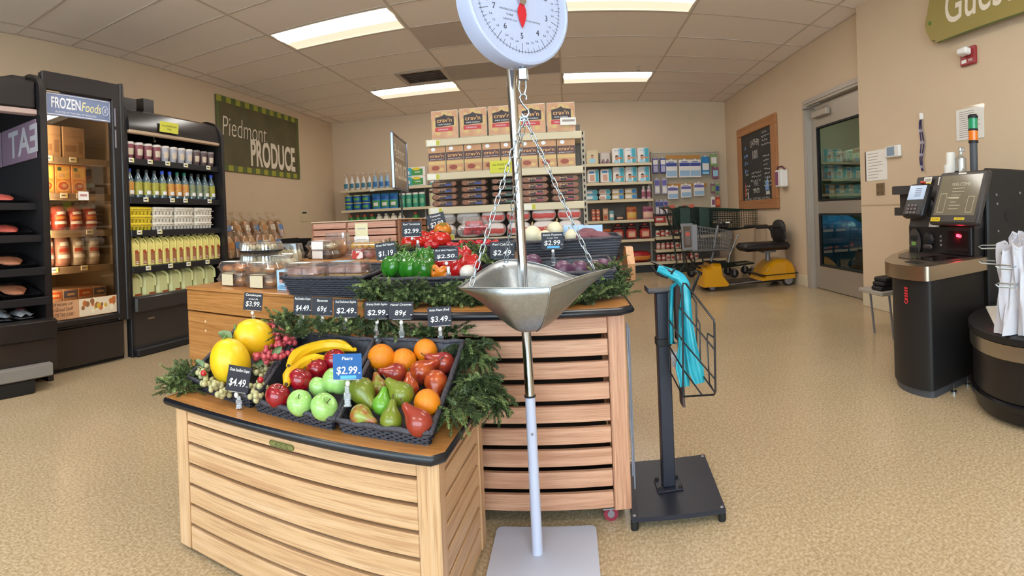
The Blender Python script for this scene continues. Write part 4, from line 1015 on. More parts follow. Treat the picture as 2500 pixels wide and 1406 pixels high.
def pouch(name, w, h, mats, lab, loc, cat='bag', grp=None, d=.045, rz=0):
    def fn(u, v):
        a = 2 * PI * u; s_ = max(.08, math.sin(PI * min(1, .2 + v * .78))) ** .6
        return Vector((w / 2 * math.cos(a) * (.93 + .07 * s_), d * s_ * math.sin(a), h * v))
    q = MB().surf(fn, 20, 10, 0, cu=True).add([fn(i / 20, 0) for i in range(20)], [tuple(range(20))[::-1]], 0)
    off = Vector((0, -.002, 0))
    for k, (u0, u1, v0, v1) in enumerate(((.58, .92, .12, .55), (.57, .93, .62, .82), (.66, .84, .2, .42))):
        if k + 1 < len(mats): q.surf(lambda u, v: fn(u0 + (u1 - u0) * u, v0 + (v1 - v0) * v) + off * (1 + k * .5), 7, 5, k + 1)
    return tag(q.build(name, mats, loc=loc, rz=rz), lab, cat, grp)
pouch('snack_pouch', .16, .2, [porg, mat('pouch_yellow', '#d9b05c', .4), mat('pouch_brown', '#9b4c2c', .4)], 'orange snack pouch standing on the fourth shelf', (1.0, 8.14, RZ[3] + .005))
pouch('snack_pouch', .17, .2, [mat('pouch_rose', '#b9788a', .4), M_ccream, mat('pouch_wine', '#7d3350', .4)], 'rose snack pouch at the right end of the fourth shelf', (1.26, 8.14, RZ[3] + .005))
# fifth shelf: red plastic tubs with handles
def bigtub(mats):
    r_ = thing('red_pet_tub', 'x', 'tub')
    MB().box(-.085, .085, -.07, .07, 0, .16, c=.03).build('body', mats[0], r_)
    q = MB(); T = fF(0, 0, -.0708); q.rect(T, -.058, .058, .03, .12, 0); disc(q, T, 0, .07, .05, .035, 1, z=.0004)
    q.build('label', [mats[2], mats[3]], r_, smooth=False)
    MB().box(-.075, .075, -.06, .06, .158, .215, c=.022).build('neck', mats[1], r_)
    MB().tube([(-.06, 0, .21), (-.055, 0, .255), (.055, 0, .255), (.06, 0, .21)], .012, 6).build('handle', mats[1], r_)
    MB().lathe([(.035, .213), (.035, .238), (0, .24)], 12).build('cap', M_cred, r_)
    return r_
bt = bigtub([mat('tub_red', '#a83b34', .35), mat('tub_darkneck', '#4d2a2c', .4), mat('tub_pink', '#cf8a78', .5), mat('tub_cream2', '#e0b090', .5)])
bt.location = (.775, 8.14, RZ[4] + .005); bt['label'] = 'red tub with dark handle, leftmost of three on the fifth shelf'; bt['group'] = 'red handled tubs'
dup(bt, (.985, 8.14, RZ[4] + .005), 0, 'red tub with dark handle, middle of three on the fifth shelf')
dup(bt, (1.2, 8.14, RZ[4] + .005), 0, 'red tub with dark handle, rightmost of three on the fifth shelf')
pouch('snack_pouch', .13, .17, [porg, M_ccream, M_cred], 'small orange pouch left of the red tubs on the fifth shelf', (.6, 8.15, RZ[4] + .005))
def sack(name, w, d, h, mats, lab, loc, cat='bag', grp=None, rz=0, n=3):
    rr = random.Random(int(loc[0] * 100))
    ph = [rr.uniform(0, 6) for _ in range(4)]
    def fn(u, v):
        th = PI * v; a = 2 * PI * u
        cx, cy = math.cos(a), math.sin(a)
        k = (abs(cx) ** n + abs(cy) ** n) ** (-1 / n)
        e = math.sin(th) ** .45
        return Vector((w / 2 * cx * k * e * (1 + .02 * math.sin(5 * a + ph[0])), d / 2 * cy * k * e, h / 2 * (1 - math.cos(th)) + .02 * h * math.sin(7 * a + ph[1]) * math.sin(th)))
    q = MB().surf(fn, 24, 12, 0, cu=True)
    o2 = Vector((0, -.0025, .0005))
    for k in range(1, len(mats)):
        a0, a1, b0, b1 = ((.6, .9, .3, .55), (.63, .87, .58, .72), (.68, .82, .36, .48))[k - 1]
        q.surf(lambda u, v: fn(a0 + (a1 - a0) * u, b0 + (b1 - b0) * v) + o2 * (1 + .6 * k), 8, 5, k)
    return tag(q.build(name, mats, loc=loc, rz=rz), lab, cat, grp)
sack('pet_food_sack', .46, .3, .17, [mat('sack_red', '#b3262c', .35, noise=(12, .3)), mat('sack_orange', '#d98a3c', .4)], 'big red sack lying on the bottom baby shelf', (1.06, 8.2, RZ[5] + .006))
sack('pet_food_sack', .24, .26, .14, [mat('sack_wine', '#8d2f36', .35), mat('sack_orange', '#d98a3c', .4)], 'small dark red sack left of the big red sack', (.66, 8.2, RZ[5] + .006))
# low shelves of cans to the right
t = thing('can_shelf', 'low cream shelving of canned food behind the shopping carts', 'shelving', (1.9, 8.2, 0))
CZ = [.765, .545, .345, .16]
unit(t, 1.352, 2.5, RY, RB, CZ, .92)
M_canr, M_canw, M_canp = mat('can_red', '#b8433f', .4), mat('can_white', '#d9c9bd', .4), mat('can_pink', '#cf9484', .4)
cans = [tin('food_can', .036, .105, a, b, 'x', (0, 0, 0), 'can', 'cans on the low shelves') for a, b in ((M_canr, M_canw), (M_canw, M_canr), (M_canp, M_canw))]
us = set()
for li, z in enumerate(CZ):
    for i in range(9 if li else 0):
        k = (0, 1, 2)[(i // 2 + li) % 3] if li != 1 else (1, 0, 1)[i % 3]
        place(cans, k, (1.40 + i * .0765, 8.10, z + .005), 0, '%s food can, %s on the %s low shelf' % (('red', 'white', 'pink')[k], nth(i, 9), ('top', 'second', 'third', 'bottom')[li]), 'cans on the low shelves', us)
for i in range(3): pack('canned_meal_pack', .15, .1, .1, [(M_canr, M_canp, M_canr)[i], M_canw, M_cred], lambda q, T, w, h: (q.rect(T, -w * .4, w * .3, h * .4, h * .75, 1),), '%s meal carton, %s on the top low shelf' % (('red', 'pink', 'red')[i], nth(i, 3)), 'box', 'meal cartons', (1.44 + i * .165, 8.12, CZ[0] + .005), c=.006)
# peg panel
t = thing('peg_panel', 'cream slat panel with hanging packs on the back wall above the carts', 'panel', (1.94, 8.4, .93))
PX0, PX1, PY = 1.37, 2.51, 8.36
wp(MB().box(PX0, PX1, PY, PY + .03, .95, 1.91).build('panel', mat('peg_cream', '#b9ab93', .6), smooth=False), t)
for a, b, c_, d_ in ((PX0, PX1, 1.9, 1.925), (PX0, PX0 + .02, .93, 1.925), (PX1 - .02, PX1, .93, 1.925)): wp(MB().box(a, b, PY - .012, PY + .032, c_, d_, c=.004).build('frame_bar', M_shelf), t)
wp(MB().box(1.37, 2.5, PY - .0, PY + .08, .92, .95).build('frame_bar', M_shelf, smooth=False), t)
M_amb = mat('card_amber', '#c58a3f', .5); M_pv = mat('pack_violet', '#6a62a8', .45); M_pv2 = mat('pack_navy', '#3c4a9c', .45); M_pbl = mat('pouch_sky', '#9fc0dd', .35)
for a, b, z in ((1.62, 2.2, 1.80), (1.62, 2.3, 1.335)): wp(MB().box(a, b, PY - .006, PY - .0005, z, z + .06).build('amber_strip', M_amb, smooth=False), t)
def hang(name, w, h, mats, deco, lab, x, z, cat='package', grp=None, d=.03, tabm=M_white):
    """pack hung on a peg at (x, z); the pack hangs below it"""
    q = MB().box(-w / 2, w / 2, -d / 2, d / 2, -h, -.012, c=min(d * .3, .005)).box(-w * .1, w * .1, -.002, .002, -.02, .008, len(mats) - 1)
    deco(q, fF(0, 0, -d / 2 - .0008), w, h)
    o = tag(q.build(name, mats, loc=(x, PY - .055, z)), lab, cat, grp)
    pg = wp(MB().cyl((x, PY, z + .0125), (x, PY - .11, z + .0125), .0035, n=6).build('peg_hook', M_chrome), t)
    return o
def d_pouch(q, T, w, h):
    q.rect(T, -w * .46, w * .46, -h * .38, -h * .2, 1); q.rect(T, -w * .44, w * .44, -h * .92, -h * .62, 2); q.rect(T, -w * .3, w * .25, -h * .17, -h * .13, 1)
for i, x in enumerate((1.70, 1.92, 2.10)): hang('bottle_liner_pouch', .19, .30, [pwht, M_pv2, M_pbl, pwht], d_pouch, 'white pouch with a navy band and blue foot, %s in the upper peg row' % nth(i, 3), x, 1.79, grp='white hanging pouches')
for i, x in enumerate((1.71, 1.93, 2.15)): hang('bottle_liner_pouch', .175, .23, [pwht, M_pv, M_pbl, pwht], d_pouch, 'white pouch with a violet band, %s in the lower peg row' % nth(i, 3), x, 1.37 + .02 * i, grp='white hanging pouches')
hang('feeding_card', .13, .31, [pblu, pwht, lblue, pwht], lambda q, T, w, h: (q.rect(T, -w * .42, w * .42, -h * .75, -h * .4, 1), q.rect(T, -w * .42, w * .42, -h * .98, -h * .84, 2)), 'tall blue card pack right of the white pouches', 2.275, 1.84)
d_v = lambda q, T, w, h: (q.rect(T, -w * .4, w * .4, -h * .45, -h * .15, 1), q.rect(T, -w * .36, w * .36, -h * .92, -h * .52, 2))
for i, x in enumerate((1.435, 1.56)): hang('bottle_box', .095, .25, [M_pv2 if i else M_pv, pwht, mat('pack_lilac', '#b8b2cf', .45), pwht], d_v, 'violet bottle box, %s in the upper row at the left of the pegs' % ('left', 'right')[i], x, 1.82, 'box', 'violet bottle boxes', .05)
for i, x in enumerate((1.45, 1.57)): hang('bottle_box', .09, .26, [mat('pack_lilac', '#b8b2cf', .45), M_pv, pwht, pwht], d_v, 'lilac bottle box, %s in the middle row at the left of the pegs' % ('left', 'right')[i], x, 1.49, 'box', 'violet bottle boxes', .05)
for i, x in enumerate((1.44, 1.51, 1.58)): hang('bottle_box', .062, .24, [mat('pack_lilac', '#b8b2cf', .45), M_pv2, pwht, pwht], d_v, 'narrow lilac box, %s in the lowest row at the left of the pegs' % nth(i, 3), x, 1.14, 'box', 'violet bottle boxes', .05)
gr = mat('pack_green', '#86a56a', .45); pl = mat('pack_plum2', '#8a5570', .45); rd2 = mat('pack_rust', '#b5482f', .45)
for i, (x, z, w, h, m1, m2, l) in enumerate(((2.42, 1.88, .12, .21, gr, pwht, 'green card pack at the top right of the pegs'), (2.44, 1.66, .11, .2, pl, lblue, 'plum card pack below the green one'), (2.39, 1.39, .075, .17, pl, gr, 'small plum pack beside the small green one'), (2.465, 1.39, .075, .17, gr, M_pv2, 'small green pack beside the small plum one'), (2.385, 1.17, .07, .18, pwht, pl, 'small white pack above the cart handles'), (2.465, 1.17, .08, .18, rd2, porg, 'small rust red pack above the cart handles'))):
    hang('small_card_pack', w, h, [m1, m2, pwht], lambda q, T, w, h: (q.rect(T, -w * .38, w * .38, -h * .8, -h * .3, 1),), l, x, z)
# ---------------------------------------------------------------- cleaning shelf on the left of the back wall
t = thing('cleaning_shelf', 'cream shelving of cleaning goods at the left of the back wall', 'shelving', (-2.5, 8.2, 0))
LZ = [1.52, 1.18, .86, .5, .16]
unit(t, -3.74, -.9, RY, RB, LZ, 1.56)
for x in (-3.74, -2.35, -.9): wp(MB().box(x - .012, x + .012, RB - .06, RB - .02, 0, 1.6).build('upright', M_shelf, smooth=False), t)
for x in (-3.15, -1.9): wp(MB().box(x - .04, x + .04, RY - .004, RY - .001, 1.475, 1.515).build('price_tag', M_tagw, smooth=False), t)
def spray(mb, ml, mh):
    r_ = thing('spray_bottle', 'x', 'bottle')
    MB().lathe([(.036, 0), (.042, .01), (.042, .12), (.03, .18), (.016, .215), (.016, .225)], 14, sy=.7).build('body', mb, r_)
    MB().surf(lambda u, v: Vector((.0428 * math.cos(-PI / 2 + (u - .5) * 2), .0428 * .7 * math.sin(-PI / 2 + (u - .5) * 2) - .0005, .03 + .08 * v)), 7, 2).build('label', ml, r_)
    MB().box(-.018, .018, -.05, .02, .245, .28, c=.008).box(-.016, .016, -.016, .016, .222, .246).tube([(0, -.035, .246), (0, -.03, .225), (0, -.04, .205)], .006, 5).build('trigger_head', mh, r_)
    return r_
sp_ = [spray(mat('spray_white', '#e8ded6', .35), mat('spray_teal', '#3f7f96', .4), mat('spray_head', '#d8c6b4', .4)), spray(mat('spray_clear_blue', '#9fbcd4', .2), mat('spray_blue', '#2f6fae', .4), mat('spray_head', '#d8c6b4', .4))]
us = set()
for i in range(8):
    k = 0 if i < 5 else 1
    place(sp_, k, (-3.655 + i * .106, 8.11, LZ[0] + .005), 0, '%s spray bottle, %s on the top cleaning shelf' % (('white', 'clear blue')[k], nth(i, 8)), 'spray bottles', us)
tin('cleaner_can', .035, .2, lblue, pwht, 'pale blue cleaner can beside the green wipe boxes', (-2.62, 8.11, LZ[0] + .005), 'bottle')
M_ag, M_ay = mat('pack_leaf', '#4f9a52', .4), mat('pack_sun', '#e9cf3c', .4)
for j in range(2): pack('wipe_box', .33, .16, .15, [pwht, teal, M_ag, M_ay, pwht], lambda q, T, w, h: (q.rect(T, -w * .49, -w * .2, h * .06, h * .95, 1), q.rect(T, -w * .2, w * .38, h * .1, h * .8, 2), disc(q, T, w * .05, h * .8, w * .2, h * .16, 3, z=.0004), disc(q, T, -w * .35, h * .4, w * .07, h * .2, 4, z=.0004), q.rect(T, -.01, w * .25, h * .4, h * .5, 4, .0004)), '%s of two white, teal and green cleaning boxes on the top shelf' % ('lower', 'upper')[j], 'box', 'stacked cleaning boxes', (-2.40, 8.12, LZ[0] + .005 + j * .151), c=.006)
tin('cleaner_can', .04, .12, teal, pwht, 'small teal can right of the cleaning boxes', (-2.14, 8.12, LZ[0] + .006), 'bottle')
tb = tin('wash_tub', .073, .11, mat('tub_royal', '#1f5fa8', .4), mat('tub_green', '#5aa84f', .4), 'x', (0, 0, 0), 'tub', 'blue wash tubs')
MB().lathe([(.075, .108), (.075, .122), (0, .124)], 14).build('lid', mat('lid_lime', '#c9cc6a', .4), tb)
first = True
for i in range(3):
    for j in range(2):
        lab = 'blue wash tub with lime lid, %s of stack %s on the second cleaning shelf' % (('bottom', 'top')[j], nth(i, 3)); loc = (-3.63 + i * .16, 8.14, LZ[1] + .005 + j * .126)
        if first: tb.location = loc; tb['label'] = lab; first = False
        else: dup(tb, loc, 0, lab)
for i in range(3): pouch('detergent_pouch', .15, .25, [pblu, M_ag, mat('pouch_royal', '#1d55a8', .35), pwht], 'blue detergent pouch, %s on the second cleaning shelf' % nth(i, 3), (-3.13 + i * .155, 8.14, LZ[1] + .005), grp='blue detergent pouches')
cn = tin('wipes_canister', .05, .21, mat('canister_green', '#3d9a7e', .4), mat('canister_label', '#7fb98f', .4), 'x', (0, 0, 0), 'canister', 'green canisters')
MB().lathe([(.051, .205), (.051, .232), (.04, .236), (0, .236)], 14).build('lid', pwht, cn)
for i in range(4):
    lab = 'green canister with a white lid, %s on the second cleaning shelf' % nth(i, 4); loc = (-2.66 + i * .112, 8.12, LZ[1] + .005)
    if i == 0: cn.location = loc; cn['label'] = lab
    else: dup(cn, loc, 0, lab)
rl = tin('paper_towel', .064, .28, mat('towel_cream', '#d9d0b8', .7), mat('towel_yellow', '#d6cf9a', .7), 'x', (0, 0, 0), 'roll', 'paper towel rolls')
MB().surf(lambda u, v: Vector((.066 * math.cos(-PI / 2 + (u - .5) * 1.7), .066 * math.sin(-PI / 2 + (u - .5) * 1.7), .21 + .035 * v)), 6, 2).build('brand_band', hair, rl)
for i in range(5):
    lab = 'cream paper towel roll, %s on the second cleaning shelf' % nth(i, 5); loc = (-2.14 + i * .14, 8.12, LZ[1] + .005)
    if i == 0: rl.location = loc; rl['label'] = lab
    else: dup(rl, loc, 0, lab)
def deterg(mb, mc, name='detergent_bottle'):
    r_ = thing(name, 'x', 'bottle')
    MB().lathe([(.05, 0), (.058, .01), (.058, .13), (.04, .19), (.022, .2)], 14, sy=.75).build('body', mb, r_)
    MB().tube([(.02, 0, .2), (.045, 0, .195), (.06, 0, .16), (.055, 0, .11)], .008, 6).build('handle', mb, r_)
    MB().lathe([(.026, .196), (.026, .235), (0, .238)], 12).build('cap', mc, r_)
    return r_
dp = [deterg(mat('deterg_green', '#2f8a3f', .35), M_cred), deterg(mat('bleach_white', '#e3dccb', .4), mat('bleach_cap', '#d8d2c4', .4), 'bleach_bottle')]
us = set()
for i in range(8):
    k = 0 if i < 4 else 1
    place(dp, k, (-3.60 + i * .128, 8.12, LZ[2] + .0051), 0, '%s bottle, %s on the third cleaning shelf' % (('green detergent', 'white bleach')[k], nth(i, 8)), 'detergent bottles', us)
place(dp, 0, (-2.45, 8.12, LZ[2] + .0051), 0, 'single green bottle right of the white bleach bottles', 'detergent bottles', us)
pack('sponge_pack', .3, .1, .15, [pwht, pblu, porg, mat('pack_magenta', '#b83a6a', .4)], lambda q, T, w, h: (q.rect(T, -w * .48, -w * .1, h * .1, h * .6, 1), q.rect(T, -w * .05, w * .45, h * .45, h * .8, 2), q.rect(T, -w * .05, w * .45, h * .08, h * .4, 3)), 'white pack with blue, orange and pink print behind the tomato sign', 'package', None, (-2.16, 8.12, LZ[2] + .006))
# ---------------------------------------------------------------- gondola end with crackers and cookies
GX0, GX1, GY, GB = -1.045, .125, 3.8, 4.28
t = thing('cracker_gondola', 'tall cream gondola end filled with crackers and cookies', 'shelving', (-.46, 4.05, 0))
GZ = [1.552, 1.298, 1.04, .80, .45, .16]
wp(MB().box(GX0 + .01, GX1, GB - .03, GB, .1, 1.68).build('back_board', M_shback, smooth=False), t)
for z in GZ:
    dpt = 0 if z < 1.5 else .02
    wp(MB().box(GX0, GX1, GY + .012, GB - .03, z - .03, z, c=.008).box(GX0, GX1, GY, GY + .014, z - .052, z + .004, 1, c=.005).build('shelf', [M_shelf, M_lip]), t)
wp(MB().box(GX0, GX1, GY + .04, GB - .03, 0, .12).build('kick_plate', M_kick, smooth=False), t)
q = MB().box(GX1 + .002, GX1 + .035, GB - .06, GB - .005, 0, 1.62)
wp(q.build('upright', M_shelf, smooth=False), t)
q = MB()
for k in range(30): q.box(GX1 + .012, GX1 + .024, GB - .0615, GB - .059, .2 + k * .048, .225 + k * .048)
o = wp(q.build('slot_row', M_blackm, smooth=False), t); o['kind'] = 'stuff'
wp(MB().box(GX0 - .002, GX0 + .01, GB - .05, GB - .01, 0, 1.62).build('upright', M_shelf, smooth=False), t)
for z, xs in ((1.552, (-.98,)), (1.298, (-.99,)), (1.04, (-.98, -.28)), (.84, (-.9,))):
    for x in xs: wp(MB().box(x - .05, x + .05, GY - .004, GY - .0005, z - .046, z - .004).rect(fF(x + .02, z - .025, GY - .0045), 0, .026, -.018, .018, 1).build('price_tag', [M_tagw, mat('tag_lime', '#c9c23a', .6)], smooth=False), t)
q = MB().box(-.56, -.38, GY - .006, GY - .001, 1.275, 1.365).text('ALL FOOD SALES', fF(-.47, 1.335, GY - .0065), .014, 1, w=.14).text('FINAL', fF(-.47, 1.305, GY - .0065), .013, 1)
wp(q.build('yellow_note', [M_yel, M_ink], smooth=False), t)
q = MB().box(-.03, .085, GY - .006, GY - .001, 1.60, 1.655).rect(fF(.03, 1.628, GY - .0065), -.045, .045, -.004, .012, 1)
M_crk = mat('cracker_orange', '#d8a882', .5, noise=(16, .2), col2='#c9926a'); M_crk2 = mat('cracker_tan', '#dcae78', .5); M_cgold = mat('cracker_gold', '#d8b878', .5); M_cdark = mat('cracker_dark', '#3a2a2a', .5); M_cred2 = mat('cracker_red', '#c93a3f', .5); M_cside = mat('box_side_cream', '#e6dccb', .6)
def d_crk(q, T, w, h):
    q.rect(T, -w * .49, w * .49, h * .02, h * .98, 1)
    rr = random.Random(3)
    for k in range(16):
        a = rr.uniform(0, 6.28); disc(q, T, w * .38 * math.cos(a), h * .5 + h * .37 * math.sin(a), w * .085, h * .095, 2, 9, .0002 + k * .00002)
    q.add([T @ Vector((x * w, y * h, .0008)) for x, y in ((-.34, .42), (.36, .46), (.36, .76), (.1, .80), (0, .86), (-.1, .8), (-.34, .76))], [tuple(range(7))], 3)
    q.text("crav'n", T @ Matrix.Translation((0, h * .655, .0012)), h * .15, 4, w=w * .56, bold=.012)
    q.text('snack crackers', T @ Matrix.Translation((0, h * .51, .0012)), h * .06, 6, w=w * .5)
    q.rect(T, -w * .36, w * .3, h * .26, h * .40, 5, .0009); q.text('ORIGINAL', T @ Matrix.Translation((-w * .05, h * .33, .0013)), h * .05, 6, w=w * .4)
mcr = [M_cside, M_crk, M_cgold, M_cdark, mat('letter_orange', '#e8b070', .5), M_cred2, M_fwhite]
for i in range(5):
    o = pack('cracker_box', .205, .16, .215, mcr, d_crk, 'orange cracker box, %s of five on the top gondola shelf' % nth(i, 5), 'box', 'cracker boxes on the top shelf', (-.895 + i * .218, GY + .1, GZ[0] + .005), c=.003)
wp(q.build('white_note', [M_paper, mat('grey_ink', '#a79c94', .8)], smooth=False), t)
def d_grah(q, T, w, h):
    q.rect(T, -w * .49, w * .49, h * .02, h * .98, 1)
    q.rect(T, -w * .49, w * .49, h * .45, h * .74, 3, .0003); q.text("crav'n", T @ Matrix.Translation((0, h * .63, .0006)), h * .12, 4, w=w * .8, bold=.012); q.text('graham crackers', T @ Matrix.Translation((0, h * .5, .0006)), h * .04, 6, w=w * .8)
    disc(q, T, -w * .2, h * .87, w * .13, h * .07, 6, z=.0003); q.rect(T, -w * .49, w * .49, h * .3, h * .42, 2, .0003)
    disc(q, T, -w * .1, h * .18, w * .24, h * .09, 5, z=.0004); disc(q, T, w * .25, h * .12, w * .14, h * .06, 2, z=.0004)
mgr = [M_cside, mat('graham_tan', '#cf9a6b', .5, noise=(14, .15)), M_cgold, mat('graham_brown', '#5b3a35', .5), mat('letter_orange', '#e8b070', .5), mat('graham_rust', '#9b4a34', .5), M_fwhite]
for i in range(8):
    pack('graham_box', .132, .14, .205, mgr, d_grah, 'brown and tan graham cracker box, %s of eight on the second gondola shelf' % nth(i, 8), 'box', 'graham boxes on the second shelf', (-.965 + i * .1385, GY + .09, GZ[1] + .005), c=.003)
def cookie(mb, mband, name='cookie_pack'):
    r_ = thing(name, 'x', 'cookies')
    def fn(u, v):
        x = -1 + 2 * v; a = 2 * PI * u; e = (1 - abs(x) ** 8) ** .5 if abs(x) < 1 else 0
        e = max(e, .25)
        c_, s_ = math.cos(a), math.sin(a); k = (abs(c_) ** 4 + abs(s_) ** 4) ** -.25
        return Vector((.105 * x, .055 * c_ * k * e, .0245 + .0235 * s_ * k * e + .001 * math.sin(14 * v + 3 * a)))
    MB().surf(fn, 16, 14, 0, cu=True).build('wrapper', mb, r_)
    q = MB(); T = fF(0, .0245, -.0562); q.rect(T, -.03, .062, -.016, .014, 0); q.text("crav'n", T @ Matrix.Translation((-.012, .006, .0004)), .013, 2, w=.06, bold=.012); q.rect(T, .012, .06, -.013, -.002, 1, .0003)
    disc(q, T, -.06, 0, .024, .018, 3, z=.0002); disc(q, T, .08, 0, .017, .017, 3, z=.0002)
    q.build('label', [M_cdark, mband, mat('letter_orange', '#e8b070', .5), mat('cookie_brown', '#8d5a3c', .5)], r_, smooth=False)
    return r_
ck_ = [cookie(mat('wrap_brown', '#8a6f62', .25, noise=(20, .3)), mat('band_blue', '#2f3f8f', .4)), cookie(mat('wrap_dark', '#4a4a44', .25, noise=(20, .3)), mat('band_green', '#3f6b43', .4)), cookie(mat('wrap_rose', '#b08a7c', .25, noise=(20, .3)), mat('band_red', '#a32433', .4))]
us = set()
for i in range(5):
    for j in range(4):
        k = (0, 0, 1, 2, 2)[i]
        place(ck_, k, (-.925 + i * .228, GY + .085, GZ[2] + .006 + j * .049), .02 * math.sin(i * 7 + j * 3), '%s cookie pack, %s of stack %s on the third gondola shelf' % (('blue banded', 'green banded', 'red banded')[k], ('bottom', 'second', 'third', 'top')[j], nth(i, 5)), 'cookie packs on the gondola', us)
M_fl, M_flr = mat('flour_white', '#e6dbd6', .55), mat('flour_red', '#c9544f', .55)
for i in range(6):
    for j in range(2):
        sack('flour_bag', .175, .12, .1, [M_fl, M_flr] if i > 1 else [M_fl, mat('flour_grey', '#a9a4a2', .6)], '%s of two white flour bags, stack %s on the fourth gondola shelf' % (('lower', 'upper')[j], nth(i, 6)), (-.94 + i * .19, GY + .092, GZ[3] + .008 + j * .099), 'bag', 'flour bags on the gondola', n=6)
for i in range(5): pack('dry_goods_box', .2, .2, .24, [mat('low_box', '#9b7f5c', .6), M_cside], lambda q, T, w, h: (q.rect(T, -w * .4, w * .4, h * .3, h * .7, 1),), 'tan dry goods box, %s on the low gondola shelf' % nth(i, 5), 'box', 'boxes on the low gondola shelf', (-.92 + i * .228, GY + .13, GZ[4] + .006), c=.004)
# ---------------------------------------------------------------- framed sign on a pole above the produce
t = thing('framed_sign', 'narrow framed produce sign on a thin black pole above the bakery boxes', 'sign', (-.957, 2.9, .661))
TS = frame((-.957, 2.9, 1.285), (-.127, .992, 0), WZ)
def bar(a, b, c_, d_, m_, nme, e=.009):
    q = MB(); q.T = TS; q.box(a, b, c_, d_, -e, e, c=.003)
    return wp(q.build(nme, m_), t)
M_sf = mat('sign_frame_steel', '#8a8f9b', .25, .9)
for a in ((-.21, .21, .145, .157), (-.21, .21, -.157, -.145), (-.21, -.198, -.157, .157), (.198, .21, -.157, .157)): bar(*a, M_sf, 'frame_bar')
bar(-.2, .2, -.147, .147, mat('sign_board_grey', '#8c7c6c', .35), 'board', .003)
q = MB().text('Piedmont', TS @ Matrix.Translation((-.02, .06, .0032)), .08, w=.3, shear=.15).text('PRODUCE', TS @ Matrix.Translation((0, -.05, .0032)), .09, w=.34, bold=.02)
wp(q.build('lettering', mat('cream_print', '#efe3cf', .7), smooth=False), t)
wp(MB().cyl((-.957, 2.9, .662), (-.957, 2.9, 1.13), .006, n=8).build('pole', M_black), t)
wp(MB().cyl((-.957, 2.9, .661), (-.957, 2.9, .667), .016, n=12).build('foot', M_black), t)
# ================================================================ nested carts and the mobility scooter at the back
M_wire = mat('cart_wire_green', '#1f2b25', .4, .3); M_plg = mat('cart_green', '#1c3a2e', .4); M_tyre = mat('tyre_black', '#1a1a1a', .6); M_hub = mat('hub_grey', '#8f8d92', .4, .4)
def wire_side(q, fn, nu, nv, r=.0025):
    """grid of rods on a four-sided patch fn(u, v)"""
    for i in range(nu + 1): q.tube([fn(i / nu, 0), fn(i / nu, 1)], r, 4)
    for j in range(nv + 1): q.tube([fn(0, j / nv), fn(1, j / nv)], r * 1.2, 4)
def lerp4(a, b, c, d):
    a, b, c, d = map(Vector, (a, b, c, d))
    return lambda u, v: (a * (1 - u) + b * u) * (1 - v) + (d * (1 - u) + c * u) * v
def caster(parent, x, y, r, mw=M_tyre):
    q = MB().box(x - .012, x + .012, y - .022, y + .022, r * 1.2, r * 2.3, c=.003).box(x - .014, x + .014, y - .022, y - .016, r * .6, r * 1.4).box(x - .014, x + .014, y + .016, y + .022, r * .6, r * 1.4)
    o = q.build('caster', M_hub, parent, smooth=False)
    MB().cyl((x, y - .014, r), (x, y + .014, r), r, n=16).build('wheel', mw, o)
    return o
c0 = thing('shopping_cart', 'dark green wire shopping cart, front one of the nested pair behind the scooter', 'cart', (1.30, 6.95, 0), 0, 'nested shopping carts')
R0, R1 = (.10, .26), (1.02, .18)
def cpt(x, s_, top):
    t_ = (x - .1) / .92
    return Vector((x, s_ * (.26 - .08 * t_), (.985 - .065 * t_) if top else (.62 + .06 * t_)))
for s_, nme in ((-1, 'basket_side'), (1, 'basket_side')):
    q = MB(); wire_side(q, lerp4(cpt(.1, s_, 0), cpt(1.02, s_, 0), cpt(1.02, s_, 1), cpt(.1, s_, 1)), 26, 9)
    o = q.build(nme, M_wire, c0); o['kind'] = 'stuff'
q = MB(); wire_side(q, lerp4(cpt(.1, -1, 0), cpt(1.02, -1, 0), cpt(1.02, 1, 0), cpt(.1, 1, 0)), 16, 8); o = q.build('basket_floor', M_wire, c0); o['kind'] = 'stuff'
q = MB(); wire_side(q, lerp4(cpt(1.02, -1, 0), cpt(1.02, 1, 0), cpt(1.02, 1, 1), cpt(1.02, -1, 1)), 9, 6); o = q.build('basket_nose', M_wire, c0); o['kind'] = 'stuff'
q = MB(); wire_side(q, lerp4(cpt(.1, -1, 0), cpt(.1, 1, 0), cpt(.1, 1, 1), cpt(.1, -1, 1)), 10, 6); o = q.build('basket_gate', M_wire, c0); o['kind'] = 'stuff'
MB().tube([cpt(.1, -1, 1), cpt(1.02, -1, 1), cpt(1.02, 1, 1), cpt(.1, 1, 1)], .008, 6, closed=True).build('top_rim', M_plg, c0)
MB().box(.34, .36, -.2, .2, .66, .95, c=.008).box(.30, .42, -.2, .2, .80, .82, c=.004).build('child_seat', M_plg, c0)
for s_ in (-1, 1):
    MB().box(.16, .30, s_ * .262 - .006, s_ * .262 + .006, .72, .98, c=.004).build('seat_panel', M_plg, c0)
    MB().tube([(0, s_ * .25, 1.0), (.06, s_ * .25, .96), (.16, s_ * .25, .6), (.2, s_ * .24, .22), (.12, s_ * .24, .14)], .011, 6).tube([(.12, s_ * .24, .14), (.95, s_ * .16, .18)], .011, 6).build('side_frame', M_wire, c0)
    MB().box(.04, .1, s_ * .23 - .02, s_ * .23 + .02, .98, 1.03, c=.006).build('handle_bracket', M_cred, c0)
MB().tube([(0, -.26, 1.0), (0, .26, 1.0)], .015, 8).build('handle_bar', M_plg, c0)
q = MB(); wire_side(q, lerp4((.14, -.22, .16), (.95, -.15, .19), (.95, .15, .19), (.14, .22, .16)), 12, 6); o = q.build('lower_tray', M_wire, c0); o['kind'] = 'stuff'
for x, y in ((.14, -.23), (.14, .23), (.92, -.15), (.92, .15)): caster(c0, x, y, .06)
